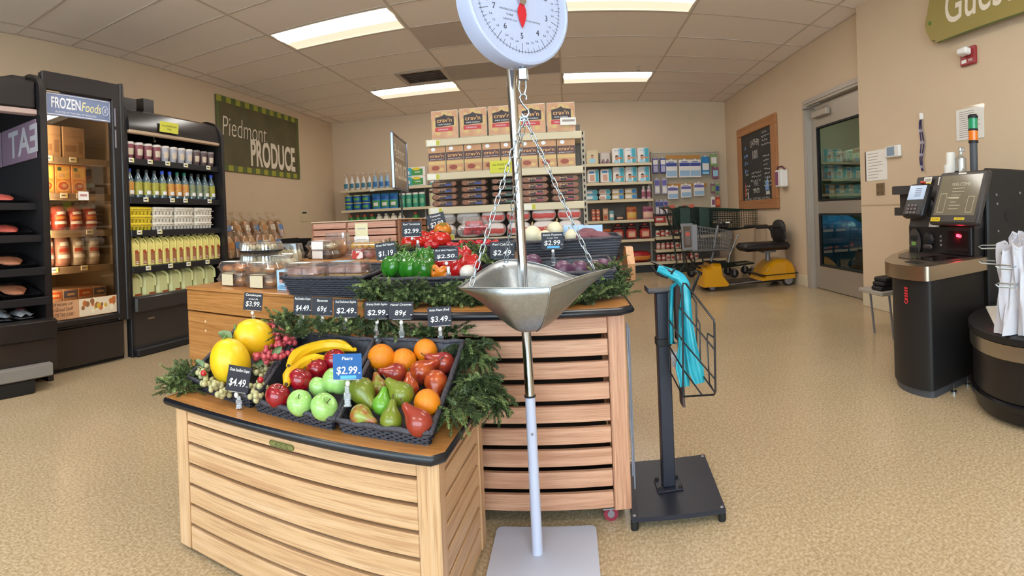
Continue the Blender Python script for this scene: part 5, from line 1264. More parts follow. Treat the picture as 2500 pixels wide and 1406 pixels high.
dup(c0, (1.56, 6.95, 0), 0, 'dark green wire shopping cart, rear one of the nested pair, nose by the wall')
# ---- scooter
M_sy = mat('scooter_yellow', '#d99a10', .28, coat=.4); M_sb = mat('scooter_black', '#211c1d', .4); M_vinyl = mat('seat_vinyl', '#1f1c1e', .45, bump=(120, .15)); M_gw = mat('basket_grey', '#7d7c7c', .4, .4)
sc_ = thing('mobility_scooter', 'yellow and black shop scooter with a grey wire basket by the right wall', 'scooter', (1.25, 5.95, 0))
W_ = lambda o: wp(o, sc_)
y0, y1 = 5.68, 6.2
TXZ2 = Matrix(((1, 0, 0, 0), (0, 0, 1, 0), (0, 1, 0, 0), (0, 0, 0, 1)))
sh = [(1.49, .06), (1.80, .055), (1.82, .075), (1.735, .19), (1.72, .315), (1.62, .325), (1.60, .285), (1.53, .275), (1.50, .22), (1.49, .15)]
q = MB()
n = len(sh); secs = []
for yy, sc2 in ((y0 + .04, .9), (y0 + .09, 1), (y1 - .09, 1), (y1 - .04, .9)):
    secs += [(1.64 + (x - 1.64) * sc2, yy, .06 + (z - .06) * sc2) for x, z in sh]
q.add(secs, [(k * n + i, k * n + (i + 1) % n, (k + 1) * n + (i + 1) % n, (k + 1) * n + i) for k in range(3) for i in range(n)] + [tuple(range(n)), tuple(range(3 * n, 4 * n))[::-1]])
W_(q.build('front_shroud', M_sy, ang=.5))
W_(MB().box(1.60, 1.74, y0 + .12, y1 - .12, .318, .334, c=.006).build('shroud_cap', M_sb))
W_(MB().box(1.48, 1.53, y0 + .1, y1 - .1, .19, .23, c=.01).build('front_bumper', M_sb))
hd = [(2.19, .085), (2.24, .15), (2.29, .23), (2.36, .295), (2.45, .325), (2.55, .32), (2.62, .28), (2.66, .2), (2.67, .085)]
n = len(hd); secs = []
for yy, sc2 in ((y0 + .02, .86), (y0 + .06, .97), (y0 + .12, 1), (y1 - .12, 1), (y1 - .06, .97), (y1 - .02, .86)):
    secs += [(2.43 + (x - 2.43) * sc2, yy, .085 + (z - .085) * sc2) for x, z in hd]
q = MB().add(secs, [(k * n + i, k * n + (i + 1) % n, (k + 1) * n + (i + 1) % n, (k + 1) * n + i) for k in range(5) for i in range(n)] + [tuple(range(n)), tuple(range(5 * n, 6 * n))[::-1]])
W_(q.build('rear_hood', M_sy, ang=.8))
W_(MB().box(2.2, 2.672, y0 + .01, y1 - .01, .142, .152, c=.003).build('hood_trim', M_sb))
W_(MB().add([(2.262, y0 + .055, .19), (2.30, y0 + .05, .235), (2.35, y0 + .05, .235), (2.31, y0 + .055, .19)], [(0, 1, 2, 3)]).build('hood_sticker', mat('sticker_grey', '#a9a7a8', .4), smooth=False))
W_(MB().box(1.55, 2.5, y0 + .08, y1 - .08, .055, .085, c=.008).box(1.5, 2.6, y0 + .2, y1 - .2, .04, .06).build('deck', M_sb))
W_(MB().tube([(1.82, y0 + .06, .07), (2.25, y0 + .06, .085)], .008, 6).build('side_rail', M_hub))
for x, y, r in ((2.55, y0 + .05, .068), (2.55, y1 - .05, .068), (1.62, y0 + .14, .045), (1.62, y1 - .14, .045)):
    o = W_(MB().cyl((x, y - .022, r), (x, y + .022, r), r, n=20).build('wheel', M_tyre)); h_ = wp(MB().cyl((x, y - .024, r), (x, y + .024, r), r * .78, n=16).build('hub', M_hub), sc_); 
W_(MB().cyl((2.38, 5.94, .3), (2.38, 5.94, .44), .03, n=12).box(2.3, 2.46, 5.86, 6.02, .40, .43).build('seat_post', M_hub))
W_(MB().box(2.02, 2.62, y0 + .06, y1 - .06, .43, .525, c=.04).build('seat', M_vinyl))
q = MB()
def fb(u, v):
    a = 2 * PI * u; k = (abs(math.cos(a)) ** 3 + abs(math.sin(a)) ** 3) ** (-1 / 3); e = math.sin(PI * v) ** .4
    return Vector((2.535 + .05 * (1 - 2 * v) * -1 + .05 * (.62 + .14 * math.sin(a) * k * e - .62), 5.94 + .19 * math.cos(a) * k * e, .645 + .15 * math.sin(a) * k * e))
W_(q.surf(fb, 22, 9, 0, cu=True).build('backrest', M_vinyl))
W_(MB().box(2.52, 2.58, 5.85, 6.03, .5, .56).build('back_bracket', M_sb))
for y in (y0 + .05, y1 - .05): W_(MB().box(2.15, 2.48, y - .025, y + .025, .70, .735, c=.014).tube([(2.46, y, .72), (2.52, y, .66), (2.54, y, .56)], .014, 6).build('armrest', M_vinyl))
W_(MB().tube([(1.655, 5.94, .33), (1.69, 5.94, .45), (1.74, 5.94, .70), (1.76, 5.94, .755)], .016, 8).build('tiller', M_gw))
W_(MB().box(1.755, 1.86, 5.83, 6.05, .72, .80, c=.02).build('tiller_head', M_sb))
for s_ in (-1, 1): W_(MB().tube([(1.79, 5.94 + s_ * .1, .77), (1.80, 5.94 + s_ * .17, .79), (1.85, 5.94 + s_ * .24, .80)], .013, 8).build('hand_grip', M_sb))
W_(MB().tube([(1.93, 5.72, .65), (1.82, 5.72, .42), (1.80, 5.72, .33)], .008, 6).build('brake_lever', M_gw))
W_(MB().box(1.78, 1.83, 5.70, 5.72, .785, .80).build('mirror_clip', mat('clip_white', '#e9e6da', .3), smooth=False))
bx0, bx1, by0, by1 = 1.255, 1.86, 5.70, 6.18
tb = lambda x, y: Vector((x, y, .80 - (x - bx0) * .18)); bt_ = lambda x, y: Vector((x if x < 1.6 else x - .02, y, .50 - (x - bx0) * .03))
for s_, y in enumerate((by0, by1)):
    q = MB(); wire_side(q, lerp4(bt_(bx0 + .12, y), bt_(bx1, y), tb(bx1, y), tb(bx0 + .1, y)), 17, 5, .003)
    o = W_(q.build('basket_side', M_gw)); o['kind'] = 'stuff'
q = MB(); wire_side(q, lerp4(bt_(bx1, by0), bt_(bx1, by1), tb(bx1, by1), tb(bx1, by0)), 12, 5, .003); o = W_(q.build('basket_back', M_gw)); o['kind'] = 'stuff'
W_(MB().box(bx0 + .1, bx1 - .02, by0, by1, .475, .49, c=.003).build('basket_floor', mat('basket_tray', '#55504f', .5)))
W_(MB().box(bx0 + .12, bx0 + .18, by0 - .008, by0 + .008, .49, .785, c=.003).build('basket_corner_post', M_hub))
q = MB()
for a, b, c_, d_ in ((bx0 - .01, bx0 + .13, .77, .80), (bx0 - .0, bx0 + .02, .5, .78), (bx0 + .11, bx0 + .13, .5, .78), (bx0, bx0 + .13, .5, .53)): q.box(a, b, by0 - .006, by0 + .006, c_, d_)
q.box(bx0 + .04, bx0 + .1, by0 - .004, by0 + .004, .56, .72, 1).box(bx0 + .045, bx0 + .095, by0 - .0055, by0 - .004, .66, .70, 2)
W_(q.build('basket_placard', [M_gw, mat('placard_grey', '#6f5f5c', .5), M_cred], smooth=False))
W_(MB().box(bx0 + .12, bx0 + .14, by0, by1, .5, .79).build('basket_front', M_gw, smooth=False))
W_(MB().tube([(1.33, 5.94, .475), (1.45, 5.94, .3), (1.52, 5.94, .26)], .012, 6).tube([(1.30, 5.78, .475), (1.33, 5.8, .3), (1.44, 5.86, .2)], .01, 6).build('basket_support', M_sb))
# ================================================================ self checkout, bag drum and small ledge on the right
M_kb = mat('kiosk_black', '#232022', .38, noise=(50, .1)); M_kg = mat('kiosk_charcoal', '#3b3534', .38); M_side = mat('kiosk_side', '#1d1c1d', .5)
M_stain = mat('stainless_deck', '#c2b5a4', .3, 1, bump=(200, .03), stretch=(40, 1, 1)); M_glassb = mat('scanner_glass', '#1c1416', .06)
t = thing('self_checkout', 'black self checkout with tilted screen and stainless counter at the right wall', 'checkout', (1.9, 2.2, 0))
K_ = lambda o: wp(o, t)
cab = [(2.02, 1.975), (2.02, 2.66)] + smooth_path([(1.80, 2.47), (1.64, 2.30), (1.55, 2.17), (1.53, 2.06), (1.548, 1.955), (1.575, 1.90), (1.60, 1.903)])
K_(MB().prism(cab, .035, .58).build('bagging_cabinet', M_side, ang=.6))
K_(MB().prism([(x * .96 + .07, y * .96 + .08) for x, y in cab], 0, .035).build('base_plate', mat('plate_grey', '#4a4c52', .4)))
dk = [(2.03, 1.955), (2.08, 2.74)] + smooth_path([(1.80, 2.52), (1.62, 2.34), (1.53, 2.2), (1.508, 2.07), (1.525, 1.94), (1.548, 1.882), (1.585, 1.886)])
K_(MB().prism(dk, .572, .642).build('counter_deck', M_stain, ang=.6))
K_(MB().prism([(x * .985 + .03, y * .985 + .03) for x, y in [(1.66, 1.93), (2.02, 1.98), (2.05, 2.64), (1.80, 2.46), (1.70, 2.33)]], .642, .647).build('deck_mat', mat('deck_dark', '#3d3430', .3)))
K_(MB().box(1.60, 1.655, 2.03, 2.13, .6425, .6455, c=.001).build('coin_slot', M_blackm, smooth=False))
K_(MB().box(1.528, 1.533, 2.0, 2.04, .60, .606).build('front_slot', M_blackm, smooth=False))
q = MB(); T = frame((1.535, 2.035, .5), (.0, -1, 0), WZ)
for k in range(5): q.rect(T, -.014, .014, -.03 + k * .013, -.021 + k * .013, 0, .002)
q.tube([T @ Vector((.012 * math.cos(a), -.04 + .01 * math.sin(a), .002)) for a in [2 * PI * k / 8 for k in range(8)]], .0022, 4, closed=True)
K_(q.build('red_sticker', mat('sticker_red', '#d6303a', .4), smooth=False))
for x, y in ((1.70, 1.915), (1.82, 1.94)): K_(MB().cyl((x, y - .03, 0), (x, y - .03, .012), .016, n=10).cyl((x, y - .03, .012), (x, y - .03, .05), .004, n=6).build('levelling_foot', M_zinc))
# console
con = [(1.965, 1.985), (2.58, 1.985), (2.58, 2.72), (2.12, 2.72), (1.965, 2.56)]
K_(MB().prism(con, .60, .80).build('console_lower', M_kb, ang=.5))
q = MB()
lo_ = [(1.965, 1.985), (2.58, 1.985), (2.58, 2.72), (2.12, 2.72), (1.965, 2.56)]; hi_ = [(2.04, 1.985), (2.58, 1.985), (2.58, 2.70), (2.15, 2.70), (2.05, 2.56)]
vs = [(x, y, .80) for x, y in lo_] + [(x, y, 1.105) for x, y in hi_]
q.add(vs, [(4, 3, 2, 1, 0), (5, 6, 7, 8, 9)] + [(i, (i + 1) % 5, 5 + (i + 1) % 5, 5 + i) for i in range(5)])
K_(q.build('console_upper', M_kg, ang=.5))
K_(MB().box(2.03, 2.59, 1.945, 1.982, .04, 1.125, c=.01).box(2.4, 2.59, 1.982, 2.7, 0, .6).build('side_panel', M_side))
K_(MB().cyl((2.2, 1.9455, .86), (2.2, 1.943, .86), .035, n=20).build('panel_hole_cap', mat('cap_night', '#12121c', .3)))
for x, z in ((2.10, .98), (2.105, .93), (2.11, .78), (2.3, .99)): K_(MB().cyl((x, 1.946, z), (x, 1.941, z), .007, n=8).build('panel_bolt', M_hub))
# tilted screen
TSC = frame((1.945, 2.095, .972), (.0, -1, 0), (.10, 0, .272))
q = MB(); q.T = TSC
q.box(-.195, .195, -.155, .155, -.045, 0, c=.012)
K_(q.build('screen_housing', M_kg))
q = MB().rect(TSC, -.165, .165, -.105, .13, 0, .0006)
M_scr = mat('screen_dim', '#7d7462', .12, noise=(3, .3), emit=.12)
M_sink = mat('screen_text', '#c4bb9e', .3)
q.text('WELCOME', TSC @ Matrix.Translation((.01, .075, .0004)), .02, 1, w=.15)
rr = random.Random(6)
for k in range(7): q.rect(TSC, -.05, -.05 + rr.uniform(.05, .11), .05 - k * .02, .053 - k * .02, 1, .001)
for a, b, c_, d_ in ((-.14, -.085, -.09, .02), (.09, .14, -.09, -.0)):
    q.rect(TSC, a, b, c_, c_ + .003, 1, .001).rect(TSC, a, b, d_, d_ + .003, 1, .001).rect(TSC, a, a + .003, c_, d_, 1, .001).rect(TSC, b - .003, b, c_, d_, 1, .001)
q.rect(TSC, -.075, .02, -.006, 0.0, 1, .001)
K_(q.build('screen', [M_scr, M_sink], smooth=False))
M_ylab = mat('yellow_label', '#e3c51e', .5)
q = MB().rect(TSC, -.175, -.095, -.142, -.118, 0, .001).rect(TSC, .02, .1, -.132, -.118, 0, .001).text('PAY HERE', TSC @ Matrix.Translation((-.135, -.13, .0006)), .009, 1, w=.055).text('CARD ONLY', TSC @ Matrix.Translation((.06, -.125, .0006)), .007, 1, w=.055)
K_(q.build('yellow_sticker', [M_ylab, M_ink], smooth=False))['kind'] = 'stuff'
q = MB(); q.T = TSC; q.box(-.03, .03, .134, .142, .0, .003); K_(q.build('badge', M_white, smooth=False))
K_(MB().box(2.0, 2.06, 2.0, 2.2, .80, .9).build('screen_arm', M_kb, smooth=False))
# scanner bay
K_(MB().box(1.955, 1.97, 2.0, 2.27, .65, .81, c=.004).build('scanner_frame', M_kb))
K_(MB().box(1.95, 1.957, 2.02, 2.20, .665, .785).build('scanner_window', M_glassb, smooth=False))
M_rede = mat('scanner_red_light', '#ff2030', .4, emit=9)
K_(MB().box(1.946, 1.951, 2.085, 2.11, .752, .768).build('scanner_light', M_rede, smooth=False))
K_(MB().box(1.7, 1.95, 2.0, 2.2, .6475, .650).build('scanner_plate', M_glassb, smooth=False))
ld = bpy.data.lights.new('scanner_glow', 'POINT'); ld.energy = .25; ld.color = (1, .05, .08); ld.shadow_soft_size = .01
lo = bpy.data.objects.new('scanner_glow', ld); COL.objects.link(lo); lo.location = (1.935, 2.1, .755)
for k in range(3): K_(MB().cyl((1.953, 2.245, .70 + k * .025), (1.948, 2.245, .70 + k * .025), .007, n=8).build('scanner_button', M_grey))
# cash column
TC = frame((1.957, 2.43, .70), (0, -1, 0), WZ)
q = MB()
for x0 in (-.06,):
    q.prism([(x0 + .055 * math.cos(a), .005 + .085 * math.sin(a)) for a in [2 * PI * k / 20 for k in range(20)]], 0, .006, T=TC)
K_(q.build('note_bezel', mat('bezel_grey', '#4d4643', .35)))
q = MB(); q.T = TC; q.box(-.10, -.03, -.055, -.02, .006, .02, c=.004).box(-.10, -.03, .02, .05, .006, .016, c=.004); K_(q.build('note_slot', M_blackm))['kind'] = 'stuff'
q = MB(); q.T = TC; q.box(-.085, -.045, -.012, .01, .006, .012, c=.002); K_(q.build('green_lamp', mat('slot_green', '#5d7d3a', .3, emit=.3)))
q = MB(); q.ball(TC @ Vector((.07, .03, -.002)), .045, 16, 10, 0, (.5, 1, 1)); K_(q.build('coin_cup', M_blackm))
q = MB(); q.T = TC; q.box(.03, .11, -.03, .0, .0, .02, c=.008); K_(q.build('coin_lip', M_kg))
TU = frame((1.975, 2.33, .93), (0, -1, 0), (.08, 0, .3))
q = MB(); q.ball(TU @ Vector((-.02, -.02, .012)), .05, 16, 10, 0, (.4, 1, 1.1)); K_(q.build('receipt_bezel', M_blackm))
# card reader on a bracket
TCR = frame((1.885, 2.385, .965), (.15, -1, 0), (.12, 0, .27))
q = MB(); q.T = TCR; q.box(-.085, .075, -.105, .105, -.05, 0, c=.012).box(-.03, .03, -.05, .05, -.12, -.05)
K_(q.build('card_reader', M_kb))
M_lcd = mat('reader_screen', '#8fa3bd', .2, emit=.25)
q = MB().rect(TCR, -.07, .062, .0, .09, 0, .001)
for k in range(5): q.rect(TCR, -.02, .03, .02 + k * .012, .024 + k * .012, 1, .0014)
K_(q.build('reader_screen', [M_lcd, mat('reader_ink', '#5d6f8a', .4)], smooth=False))
for i in range(3):
    for j in range(3):
        q = MB(); q.T = TCR; q.box(-.05 + i * .028, -.03 + i * .028, -.09 + j * .022, -.075 + j * .022, 0, .005, c=.002); K_(q.build('reader_key', mat('key_grey', '#6d5f5c', .5)))
q = MB(); q.T = TCR; q.box(.0, .03, .105, .118, -.02, .004, c=.003); K_(q.build('red_tab', mat('tab_red', '#c8452f', .4)))
K_(MB().prism([(1.93, 2.45), (2.1, 2.5), (2.1, 2.66), (1.9, 2.64), (1.865, 2.57)], 1.0, 1.05).prism([(1.95, 2.45), (2.1, 2.5), (2.1, 2.64), (1.93, 2.6)], .92, 1.0).prism([(1.9, 2.5), (2.1, 2.5), (2.1, 2.66), (1.9, 2.62)], .87, .92).build('receipt_printer', M_kg, ang=.4))
for px, py, w_, h_, yel in ((2.44, 1.075, .075, .05, 1), (2.3, 1.07, .08, .05, 0)):
    TT = frame((1.965 + (py - .80) * .25 - .003, px, py), (0, -1, 0), (.08, 0, .3))
    q = MB().rect(TT, -w_ / 2, w_ / 2, -h_ / 2, h_ / 2, 0, .006).rect(TT, -w_ * .38, w_ * .38, -h_ * .1, h_ * .3, 2, .0065)
    if yel: q.rect(TT, -w_ / 2, w_ / 2, -h_ / 2, -h_ * .2, 1, .0064)
    K_(q.build('paper_label', [M_paper, M_ylab, mat('label_grey', '#b7b0a6', .6)], smooth=False))
TT = frame((1.972, 2.31, .845), (0, -1, 0), (.08, 0, .3))
q = MB().rect(TT, -.05, .05, -.045, .045, 0, .004)
for k in range(6): q.rect(TT, -.03, .04, -.03 + k * .011, -.025 + k * .011, 1, .0045)
K_(q.build('paper_label', [M_paper, mat('label_grey', '#b7b0a6', .6)], smooth=False))
# signal light, cup stack and spray bottle on the console
sg_ = thing('signal_light', 'black signal tower with green and orange lenses on the checkout', 'light', (2.2, 2.215, 1.105))
MB().lathe([(.032, 0), (.032, .012), (.024, .015), (.024, .19)], 16).build('post', mat('post_slate', '#4a4c52', .5), sg_)
MB().lathe([(.03, .19), (.03, .205)], 16).build('collar', M_blackm, sg_)
MB().lathe([(.029, .205), (.029, .262)], 16).build('orange_lens', mat('lens_orange', '#d9711c', .2, coat=.5, emit=.15), sg_)
MB().lathe([(.030, .262), (.030, .274)], 16).build('collar', M_blackm, sg_)
MB().lathe([(.029, .274), (.029, .335)], 16).build('green_lens', mat('lens_green', '#1f8a5c', .2, coat=.5, emit=.12), sg_)
MB().lathe([(.031, .335), (.031, .35), (.024, .358), (0, .359)], 16).build('top_cap', M_blackm, sg_)
c1 = thing('paper_roll', 'white paper roll standing on the checkout beside the spray bottle', 'roll', (2.18, 2.40, 1.106))
MB().lathe([(.012, 0), (.042, 0), (.042, .07), (.012, .07)], 18).build('roll', M_paper, c1)
c2 = thing('paper_roll', 'smaller white roll stacked on top of the paper roll on the checkout', 'roll', (2.18, 2.395, 1.1765))
MB().lathe([(.01, 0), (.031, 0), (.031, .075), (.01, .075)], 18).build('roll', M_paper, c2)
c3 = thing('clear_bottle', 'clear plastic spray bottle beside the signal tower on the checkout', 'bottle', (2.16, 2.285, 1.106))
M_cp = clear_mat('clear_plastic', '#f2f4f4', .2, .08, .1, '#d8dde0')
MB().lathe([(.034, 0), (.036, .01), (.036, .1), (.014, .125), (.014, .14)], 14).build('body', M_cp, c3)
MB().box(-.014, .03, -.012, .012, .14, .17, c=.006).build('spray_head', M_cp, c3)
MB().box(-.0375, -.036, -.018, .018, .01, .025).build('label', M_ink, c3)
# ---- round bag drum
DX, DYc, DR = 2.05, 1.43, .49
t = thing('bag_drum', 'round black bagging drum with a stainless band at the right edge', 'drum', (DX, DYc, 0))
o = MB().lathe([(.42, 0), (.46, .02), (.46, .06), (.485, .075), (.485, .10), (.455, .11), (.455, .115)], 48).build('base_ring', mat('base_gloss', '#171617', .25, bump=(30, .1)), t)
MB().lathe([(.47, .11), (.47, .30)], 48).build('barrel', M_black, t)
MB().lathe([(.478, .285), (.484, .29), (.484, .352), (.478, .355)], 48).build('stainless_band', M_steel, t)
MB().lathe([(.484, .355), (DR, .36), (DR, .385), (.48, .393), (.3, .394), (0, .394)], 48).build('turntable', mat('turntable_black', '#19191d', .45), t)
for a in (3.5, 4.1, 4.7): MB().cyl((.484 * math.cos(a), .484 * math.sin(a), .32), (.487 * math.cos(a), .487 * math.sin(a), .32), .006, n=8).build('rivet', M_hub, t)
for k in range(3):
    a = 3.75 + k * .05; MB().box(-.008, .008, -.004, .004, .015, .05, c=.002).build('vent_slot', M_kg, t, loc=(.463 * math.cos(a), .463 * math.sin(a), 0), rz=a + PI / 2)
# bag rack and bags on the drum
t = thing('bag_rack', 'metal rack with wire hooks standing on the bag drum', 'rack', (1.86, 1.5, .395))
wp(MB().box(1.80, 1.95, 1.45, 1.6, .395, .405, c=.003).build('base', M_steel), t)
wp(MB().box(1.90, 1.93, 1.55, 1.58, .405, .80, c=.004).build('upright', M_steel), t)
def hook(px, py, px2, py2, r):
    a, b = at(px, py, r=r), at(px2, py2, r=r - .01); u = Vector((0, 0, .009))
    P = [b + u, a + u, a + u * .4 + (a - b).normalized() * .012, a - u * .6, b - u * .6, Vector((1.915, 1.565, b.z))]
    wp(MB().tube(P, .0035, 6).build('wire_hook', M_zinc), t)
hook(2396, 604, 2446, 603, 2.33); hook(2396, 640, 2430, 642, 2.33); hook(2438, 652, 2470, 654, 2.02); hook(2438, 697, 2475, 699, 2.02)
M_bagw2 = mat('bag_white', '#c6c3cb', .35, spec=.4, bump=(26, .25))
def bagsheet(name, lab, loc, w_, h_, th, seed, rz, grp):
    rr = random.Random(seed); ph = [rr.uniform(0, 6) for _ in range(8)]
    def fn(u, v):
        a = 2 * PI * u; z = h_ * v
        cx, cy = math.cos(a), math.sin(a); k = (abs(cx) ** 3 + abs(cy) ** 3) ** (-1 / 3)
        fl = 1 + .18 * (1 - v) * (1 - v)
        cr = .012 * math.sin(9 * a + 3 * v + ph[0]) + .010 * math.sin(15 * a - 4 * v + ph[1]) + .006 * math.sin(31 * a + ph[2] + 5 * v)
        zz = z + (.02 * math.sin(5 * a + ph[3]) + .014 * math.sin(13 * a + ph[4])) * v
        return Vector(((w_ / 2) * cx * k * fl + cr * cx * 1.2, (th / 2) * cy * k * fl + cr * cy, zz))
    q = MB().surf(fn, 90, 26, 0, cu=True)
    q.add([fn(i / 90, 1) - Vector((0, 0, .012)) for i in range(90)], [tuple(range(90))], 0)
    return tag(q.build(name, M_bagw2, loc=loc, rz=rz, ang=1.3), lab, 'bag', grp)
bagsheet('plastic_bag_bundle', 'tall bundle of white plastic bags at the back of the rack', (1.80, 1.452, .47), .16, .31, .06, 3, -.85, None)
bagsheet('plastic_bag_bundle', 'front bundle of white plastic bags hanging over the drum edge', (1.655, 1.365, .396), .2, .36, .085, 5, -.87, None)
q = MB().box(0, .42, -.16, 0, .0, .012, c=.003)
tag(q.build('bag_stack', mat('stack_white', '#ebe6df', .5), loc=(1.63, 1.53, .395), rz=.867), 'flat stack of white bags lying on the drum behind the bundles', 'bags')
sack('crumpled_bag', .17, .14, .13, [mat('bag_cream', '#ece7e2', .4, bump=(30, .3))], 'crumpled white bag lying at the foot of the bag bundles', (1.70, 1.235, .396), 'bag', None, -.8)
# ---- low grey ledge beside the cabinet
t = thing('small_ledge', 'low grey ledge on thin legs between the checkout and the wall', 'table', (2.25, 3.05, 0))
wp(MB().box(1.98, 2.55, 2.9, 3.2, .315, .345, c=.005).build('top', mat('ledge_grey', '#a39b90', .5)), t)
for x, y in ((2.06, 2.93), (2.5, 2.93), (2.06, 3.17), (2.5, 3.17)): wp(MB().tube([(x, y, .315), (x + .03, y, .0)], .009, 6).build('leg', M_hub), t)
for k in range(3): tag(MB().box(-.09, .09, -.06, .06, 0, .03, c=.008).build('black_tray', M_blackm, loc=(2.08 + .01 * k, 2.99, .3455 + k * .031), rz=.1 * k), 'small black tray, %s of the three stacked on the grey ledge' % ('bottom', 'middle', 'top')[k], 'tray', 'black trays on the ledge')
# ================================================================ oak produce bins in the middle
OAK = ('#dab48e', '#cfa67c', '#bd9068')
M_oakx, M_oaky, M_oakz = wood('oak_x', *OAK, 0), wood('oak_y', *OAK, 1), wood('oak_z', *OAK, 2)
OAK2 = ('#d9a98b', '#cd9a7c', '#b98467')
M_rakx, M_rakz, M_raky = wood('red_oak_x', *OAK2, 0), wood('red_oak_z', *OAK2, 2), wood('red_oak_y', *OAK2, 1)
OAK3 = ('#cb9055', '#bd8147', '#a56c36')
M_tanx, M_tany = wood('honey_oak_x', *OAK3, 0, .3), wood('honey_oak_y', *OAK3, 1, .3)
M_edge = mat('black_edge', '#1a1b22', .28)
M_dark = mat('bin_inside', '#2a201b', .8)
def obox(M, name, par, mt, x0, x1, y0, y1, z0, z1, c=.003):
    """a board in the bin's own frame M, parented in room coordinates"""
    q = MB(); q.box(x0, x1, y0, y1, z0, z1, c=c)
    o = q.build(name, mt); o.parent = par
    o.matrix_parent_inverse = Matrix.Translation(-Vector(par.location)); o.matrix_basis = M
    return o
def counter(M, par, poly, z0, z1, mt, nose=.022):
    q = MB().prism(poly, z0, z1)
    o = q.build('counter_top', mt, ang=.5); o.parent = par; o.matrix_parent_inverse = Matrix.Translation(-Vector(par.location)); o.matrix_basis = M
    cx = sum(p[0] for p in poly) / len(poly); cy = sum(p[1] for p in poly) / len(poly)
    n = len(poly); q = MB()
    prof = [(0, 0), (nose * .7, .2), (nose, .5), (nose * .7, .8), (0, 1)]
    vs = []
    for i, (x, y) in enumerate(poly):
        a = Vector(poly[i - 1]); b = Vector((x, y)); c = Vector(poly[(i + 1) % n])
        e1 = (b - a).normalized(); e2 = (c - b).normalized(); n1 = Vector((e1.y, -e1.x)); n2 = Vector((e2.y, -e2.x)); m_ = (n1 + n2).normalized(); m_ /= max(.4, m_.dot(n1))
        for d, f in prof: vs.append((x + m_.x * d, y + m_.y * d, z0 + (z1 - z0) * f - .0006))
    k = len(prof)
    q.add(vs, [(i * k + j, ((i + 1) % n) * k + j, ((i + 1) % n) * k + j + 1, i * k + j + 1) for i in range(n) for j in range(k - 1)])
    o = q.build('black_edge', M_edge, ang=1.2); o.parent = par; o.matrix_parent_inverse = Matrix.Translation(-Vector(par.location)); o.matrix_basis = M
I4 = Matrix()
# ---- rear bin
rb = thing('produce_bin', 'taller slatted oak bin behind the scale, holding peppers, tomatoes and onions', 'bin', (-.3, 1.6, 0))
RX0, RXF, RX1, RYF, RYB = -.655, -.585, .157, 1.55, 2.66
counter(I4, rb, [(-.60, 1.505), (.135, 1.505), (.172, 1.535), (.172, 1.99), (-.70, 1.99), (-.70, 1.68)], .642, .667, M_tanx, .014)
for x0, x1, nme in ((RX1 - .052, RX1, 'corner_post'), (RXF, RXF + .05, 'corner_post')): obox(I4, nme, rb, M_rakz, x0, x1, RYF, RYF + .05, .045, .641)
obox(I4, 'corner_post', rb, M_rakz, RX1 - .05, RX1, RYB - .05, RYB, .045, .72)
zs = .05
for k in range(9):
    z0 = .052 + k * .0662
    obox(I4, 'slat', rb, M_rakx, RXF + .051, RX1 - .053, RYF + .006, RYF + .022, z0, z0 + .0495, .002)
    obox(I4, 'side_slat', rb, M_raky, RX1 - .024, RX1 - .008, RYF + .051, RYB - .051, z0, z0 + .0495, .002)
obox(I4, 'bin_floor', rb, M_dark, RXF, RX1 - .03, RYF + .03, RYB, .05, .06)
obox(I4, 'shade_board', rb, M_dark, RXF + .05, RX1 - .055, RYF + .3, RYF + .31, .06, .64)  # added dark board stands in for shade inside the hollow bin
obox(I4, 'deck', rb, M_dark, RX0, RX1, 1.992, 2.14, .63, .66)
obox(I4, 'tier_board', rb, M_tanx, RX0, RX1 + .06, 2.15, 2.66, .715, .735)
obox(I4, 'tier_riser', rb, M_rakx, RX0, RX1 + .06, 2.155, 2.175, .66, .714)
q = MB().prism([(2.08, .668), (2.3, .668), (2.3, .745), (2.2, .80), (2.14, .80), (2.08, .735)], RX1 + .075, RX1 + .105, T=Matrix(((0, 0, 1, 0), (1, 0, 0, 0), (0, 1, 0, 0), (0, 0, 0, 1))))
wp(q.build('end_cheek', M_tany, smooth=False), rb)
def wheel_caster(par, x, y, r=.022, mw=None):
    q = MB().box(x - .025, x + .025, y - .025, y + .025, r * 2, r * 2 + .004).box(x - .004, x + .004, y - .014, y - .011, r * .7, r * 2).box(x - .004, x + .004, y + .011, y + .014, r * .7, r * 2)
    o = wp(q.build('caster', M_hub, smooth=False), par)
    w = MB().cyl((x, y - .009, r), (x, y + .009, r), r, n=18).build('wheel', mw or mat('wheel_red', '#8d2a3c', .4)); w.parent = o
    h_ = MB().cyl((x, y - .0105, r), (x, y + .0105, r), r * .5, n=12).build('hub', M_hub); h_.parent = o
for x, y in ((.095, 1.585), (RX0 + .06, 1.6), (.095, 2.6), (RX0 + .06, 2.6)): wheel_caster(rb, x, y)
wp(MB().tube([(RX1 + .012, 1.60 + .01 * math.sin(k), .60 - k * .037) for k in range(14)], .003, 5).tube([(RX1 + .02, 1.63, .58 - k * .04 + .004 * math.sin(k * 2)) for k in range(14)], .003, 5).build('power_cord', mat('cord_grey', '#8f94a5', .4)), rb)
